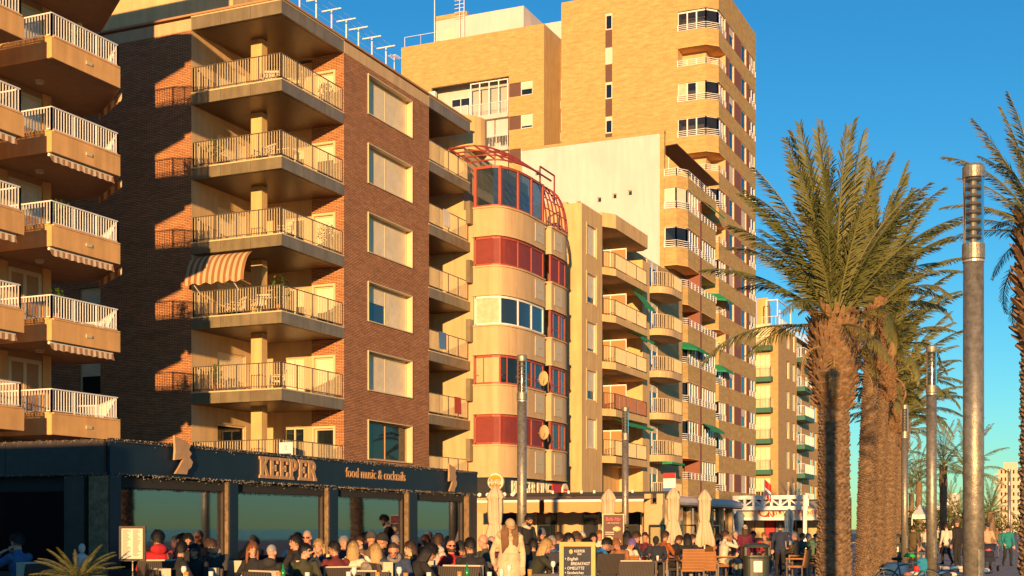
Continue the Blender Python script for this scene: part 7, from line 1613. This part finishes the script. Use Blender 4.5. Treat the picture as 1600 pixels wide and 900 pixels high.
# ============================================================ stroller
sr = oriented("stroller", "dark navy stroller with pink bundle, pushed towards the camera", "stroller", 1543, 49.3, 0, YAW+math.pi)
b = MB(); b.ell((0, .05, .62), (.23, .26, .2), 14, 10); b.box(-.2, .2, -.15, .3, .36, .52); lpart("seat_basket", b, cloth((.015, .018, .035)), sr)
b = MB()
for i in range(8):
    a0, a1 = R(20+17*i), R(37+17*i); b.quad((-.24, -.05-.3*math.cos(a0), .68+.36*math.sin(a0)), (.24, -.05-.3*math.cos(a0), .68+.36*math.sin(a0)), (.24, -.05-.3*math.cos(a1), .68+.36*math.sin(a1)), (-.24, -.05-.3*math.cos(a1), .68+.36*math.sin(a1)))
lpart("hood", b, cloth((.015, .018, .035)), sr)
b = MB()
for sx in (-1, 1): b.tube([(sx*.25, -.45, 1.02), (sx*.25, .0, .5), (sx*.25, .4, .12)], .014, 6); b.tube([(sx*.25, .2, .6), (sx*.25, -.35, .12)], .014, 6)
b.tube([(-.25, -.45, 1.02), (.25, -.45, 1.02)], .016, 6); lpart("frame", b, "steel", sr)
for sx in (-1, 1):
    for yy in (.4, -.35): b = MB(); b.tube([(sx*.25-.02, yy, .11), (sx*.25+.02, yy, .11)], .11, 16); lpart("wheel", b, "tyre", sr)
b = MB(); b.ell((.02, .12, .80), (.12, .12, .09), 12, 8); lpart("pink_bundle", b, cloth((.5, .10, .12)), sr)
# ============================================================ goods spread on sheets
mat("sheet_blue", (.04, .16, .36), .8, noise=.3)
for i, (px, d, lb) in enumerate(((1470, 50, "blue sheet with goods laid out left of the tall person in black"), (1458, 43, "blue sheet with pale goods near the second lamp post"), (1500, 47, "blue sheet of goods behind the thickest lamp post"))):
    x, y = at(px, d); t = thing("vendor_sheet", lb, "sheet", (x, y, 0)); b = MB(); n = 8
    P_ = [[(x+(a/n-.5)*2.2, y+(c/n-.5)*1.6, .012+.05*abs(math.sin(a*1.9+c*2.3+i))) for c in range(n+1)] for a in range(n+1)]
    for a in range(n):
        for c in range(n): b.quad(P_[a][c], P_[a+1][c], P_[a+1][c+1], P_[a][c+1])
    part("sheet", b, "sheet_blue", t, smooth=True); rd = random.Random(i)
    for j in range(9):
        b = MB(); cx_, cy_ = x+rd.uniform(-.9, .9), y+rd.uniform(-.6, .6); b.ell((cx_, cy_, .1), (.16, .1, .08), 10, 6); part("ware", b, (cloth(WHT), cloth(NAVY), cloth((.3, .3, .32)), cloth((.05, .2, .4)), cloth((.3, .12, .1)))[j % 5], t, smooth=True)
# small dog-like white bundle and bag on the paving by the tables
bag("handbag", "yellow-brown handbag lying on the paving below the tables", 1020, 40.5, .2, (.3, .2, .2), cloth((.42, .36, .08)))
bag("white_bundle", "pale fluffy bundle on the paving left of the litter bin", 1119, 37.5, .12, (.28, .2, .12), cloth((.6, .58, .52)))

# ============================================================ things kept on the balconies
leafmat("pot_leaf", (.04, .10, .02), (.10, .16, .03)); mat("terracotta", (.38, .15, .07), .85, noise=.2)
def pot_plant(x, y, z, h, label, seed, ball=False):
    rd = random.Random(seed); t = thing("potted_plant", label, "plant", (x, y, z), "plants on the balconies"); g = MB(); g.tube([(x, y, z), (x, y, z+.3)], [.12, .17], 12); part("pot", g, "terracotta", t)
    g = MB(); n = 160; c0 = Vector((x, y, z+.3+h*.55))
    for i in range(n):
        v = Vector((rd.gauss(0, 1), rd.gauss(0, 1), rd.gauss(0, 1))).normalized()*rd.random()**.4; c = c0+Vector((v.x*h*.42, v.y*h*.42, v.z*h*.5)); a = Vector((rd.gauss(0, 1), rd.gauss(0, 1), rd.gauss(0, 1))).normalized(); b_ = a.cross(Vector((.2, .3, 1))).normalized(); q = rd.uniform(.05, .1); g.poly([c+a*q, c+b_*q*.5, c-a*q, c-b_*q*.5])
    part("foliage", g, "pot_leaf", t, kind="stuff"); g = MB(); g.tube([(x, y, z+.28), (x, y, z+.3+h*.5)], [.02, .012], 6); part("stem", g, "trunk_bark", t)
zb2 = [z+.47 for z in zl]
NTH = ("roof", "topmost", "second", "third", "fourth", "fifth", "lowest")
for i, (k, x, y) in enumerate(((1, -28.4, 45.4), (2, -31.5, 42.2), (4, -28.3, 42.0), (5, -31.4, 42.1), (3, -28.4, 45.5))):
    pot_plant(x, y, zb2[k], .8+.15*(i % 3), "green potted plant on the brick block's %s corner balcony" % NTH[k], 60+i)
for i, (k, x, y, f) in enumerate(((1, -29.2, 42.6, 200), (1, -28.7, 43.6, 110), (2, -29.4, 42.5, 160), (3, -28.9, 43.2, 120), (4, -29.5, 42.4, 190), (4, -30.9, 42.7, 150), (5, -29.0, 42.8, 130))):
    c_ = chair(x, y, zb2[k], R(f), "pale balcony chair on the brick block's %s corner balcony%s" % (NTH[k], (", nearer the corner", "", "", "", "", ", by the side wall", "")[i]), "cushion", True, False, "balcony chairs")
for i, (k, x, y) in enumerate(((2, -28.9, 43.3), (4, -28.9, 42.9))): table(x, y, zb2[k], "low balcony table on the brick block's %s corner balcony" % NTH[k], m="cushion")
for i, (x, y, z, lb) in enumerate(((-28.9, 31.0, 10.62, "round clipped plant on the ochre block's balcony with the lantern"), (-28.8, 31.6, 16.22, "plant on the ochre block's topmost full balcony"), (-28.7, 30.6, 7.82, "plant on the ochre block's second lowest balcony"))): pot_plant(x, y, z, .75, lb, 80+i)
for i in range(4):
    k = (0, 1, 3, 4)[i]; pot_plant(X4+.2, yb1-1.4-.9*i, zs4[k], .7, "plant on the sand block's %s balcony" % ("top", "second", "", "fourth", "lowest")[k], 90+i)
def ac_unit(x, y, z, label, rz=0):
    t = thing("air_conditioner", label, "air conditioner", (x, y, z), "outdoor air-conditioning units"); g = MB(); g.box(x-.16, x+.16, y-.42, y+.42, z, z+.6); part("casing", g, "white_metal", t)
    g = MB(); g.tube([(x+.165, y-.08, z+.3), (x+.185, y-.08, z+.3)], .23, 18); part("fan_grille", g, "chair_leg", t)
    g = MB(); g.box(x-.2, x+.16, y-.3, y-.26, z-.05, z); g.box(x-.2, x+.16, y+.26, y+.3, z-.05, z); part("bracket", g, "white_metal", t)
for i, (x, y, z, lb) in enumerate(((X2-2.8, 57.0, zl[2]-2.0, "white air conditioner in the brick block's second narrow balcony"), (X4-1.4, yb1-2.3, zs4[2]+.3, "white air conditioner on the sand block's middle balcony"), (X4-1.4, yb1-2.3, zs4[0]+.3, "white air conditioner on the sand block's top balcony"))): ac_unit(x, y, z, lb)
mat("towel_red", (.4, .05, .04), .9); mat("towel_blue", (.08, .2, .4), .9); mat("towel_white", (.65, .6, .5), .9)
for i, (k, y0_, m_) in enumerate(((2, 55.0, "towel_white"), (4, 54.6, "towel_blue"), (5, 56.2, "towel_red"))):
    g = MB(); zr = zb2[k]+1.0
    for j in range(6): g.quad((X2-.02, y0_+.12*j, zr-.75-.02*(j % 2)), (X2-.02+.02*((j+1) % 2), y0_+.12*(j+1), zr-.75-.02*((j+1) % 2)), (X2-.03, y0_+.12*(j+1), zr+.03), (X2-.03, y0_+.12*j, zr+.03))
    tag(part("towel", g, m_, None), "%s towel hung over the brick block's %s narrow balcony rail" % (m_[6:], NTH[k]), "towel")
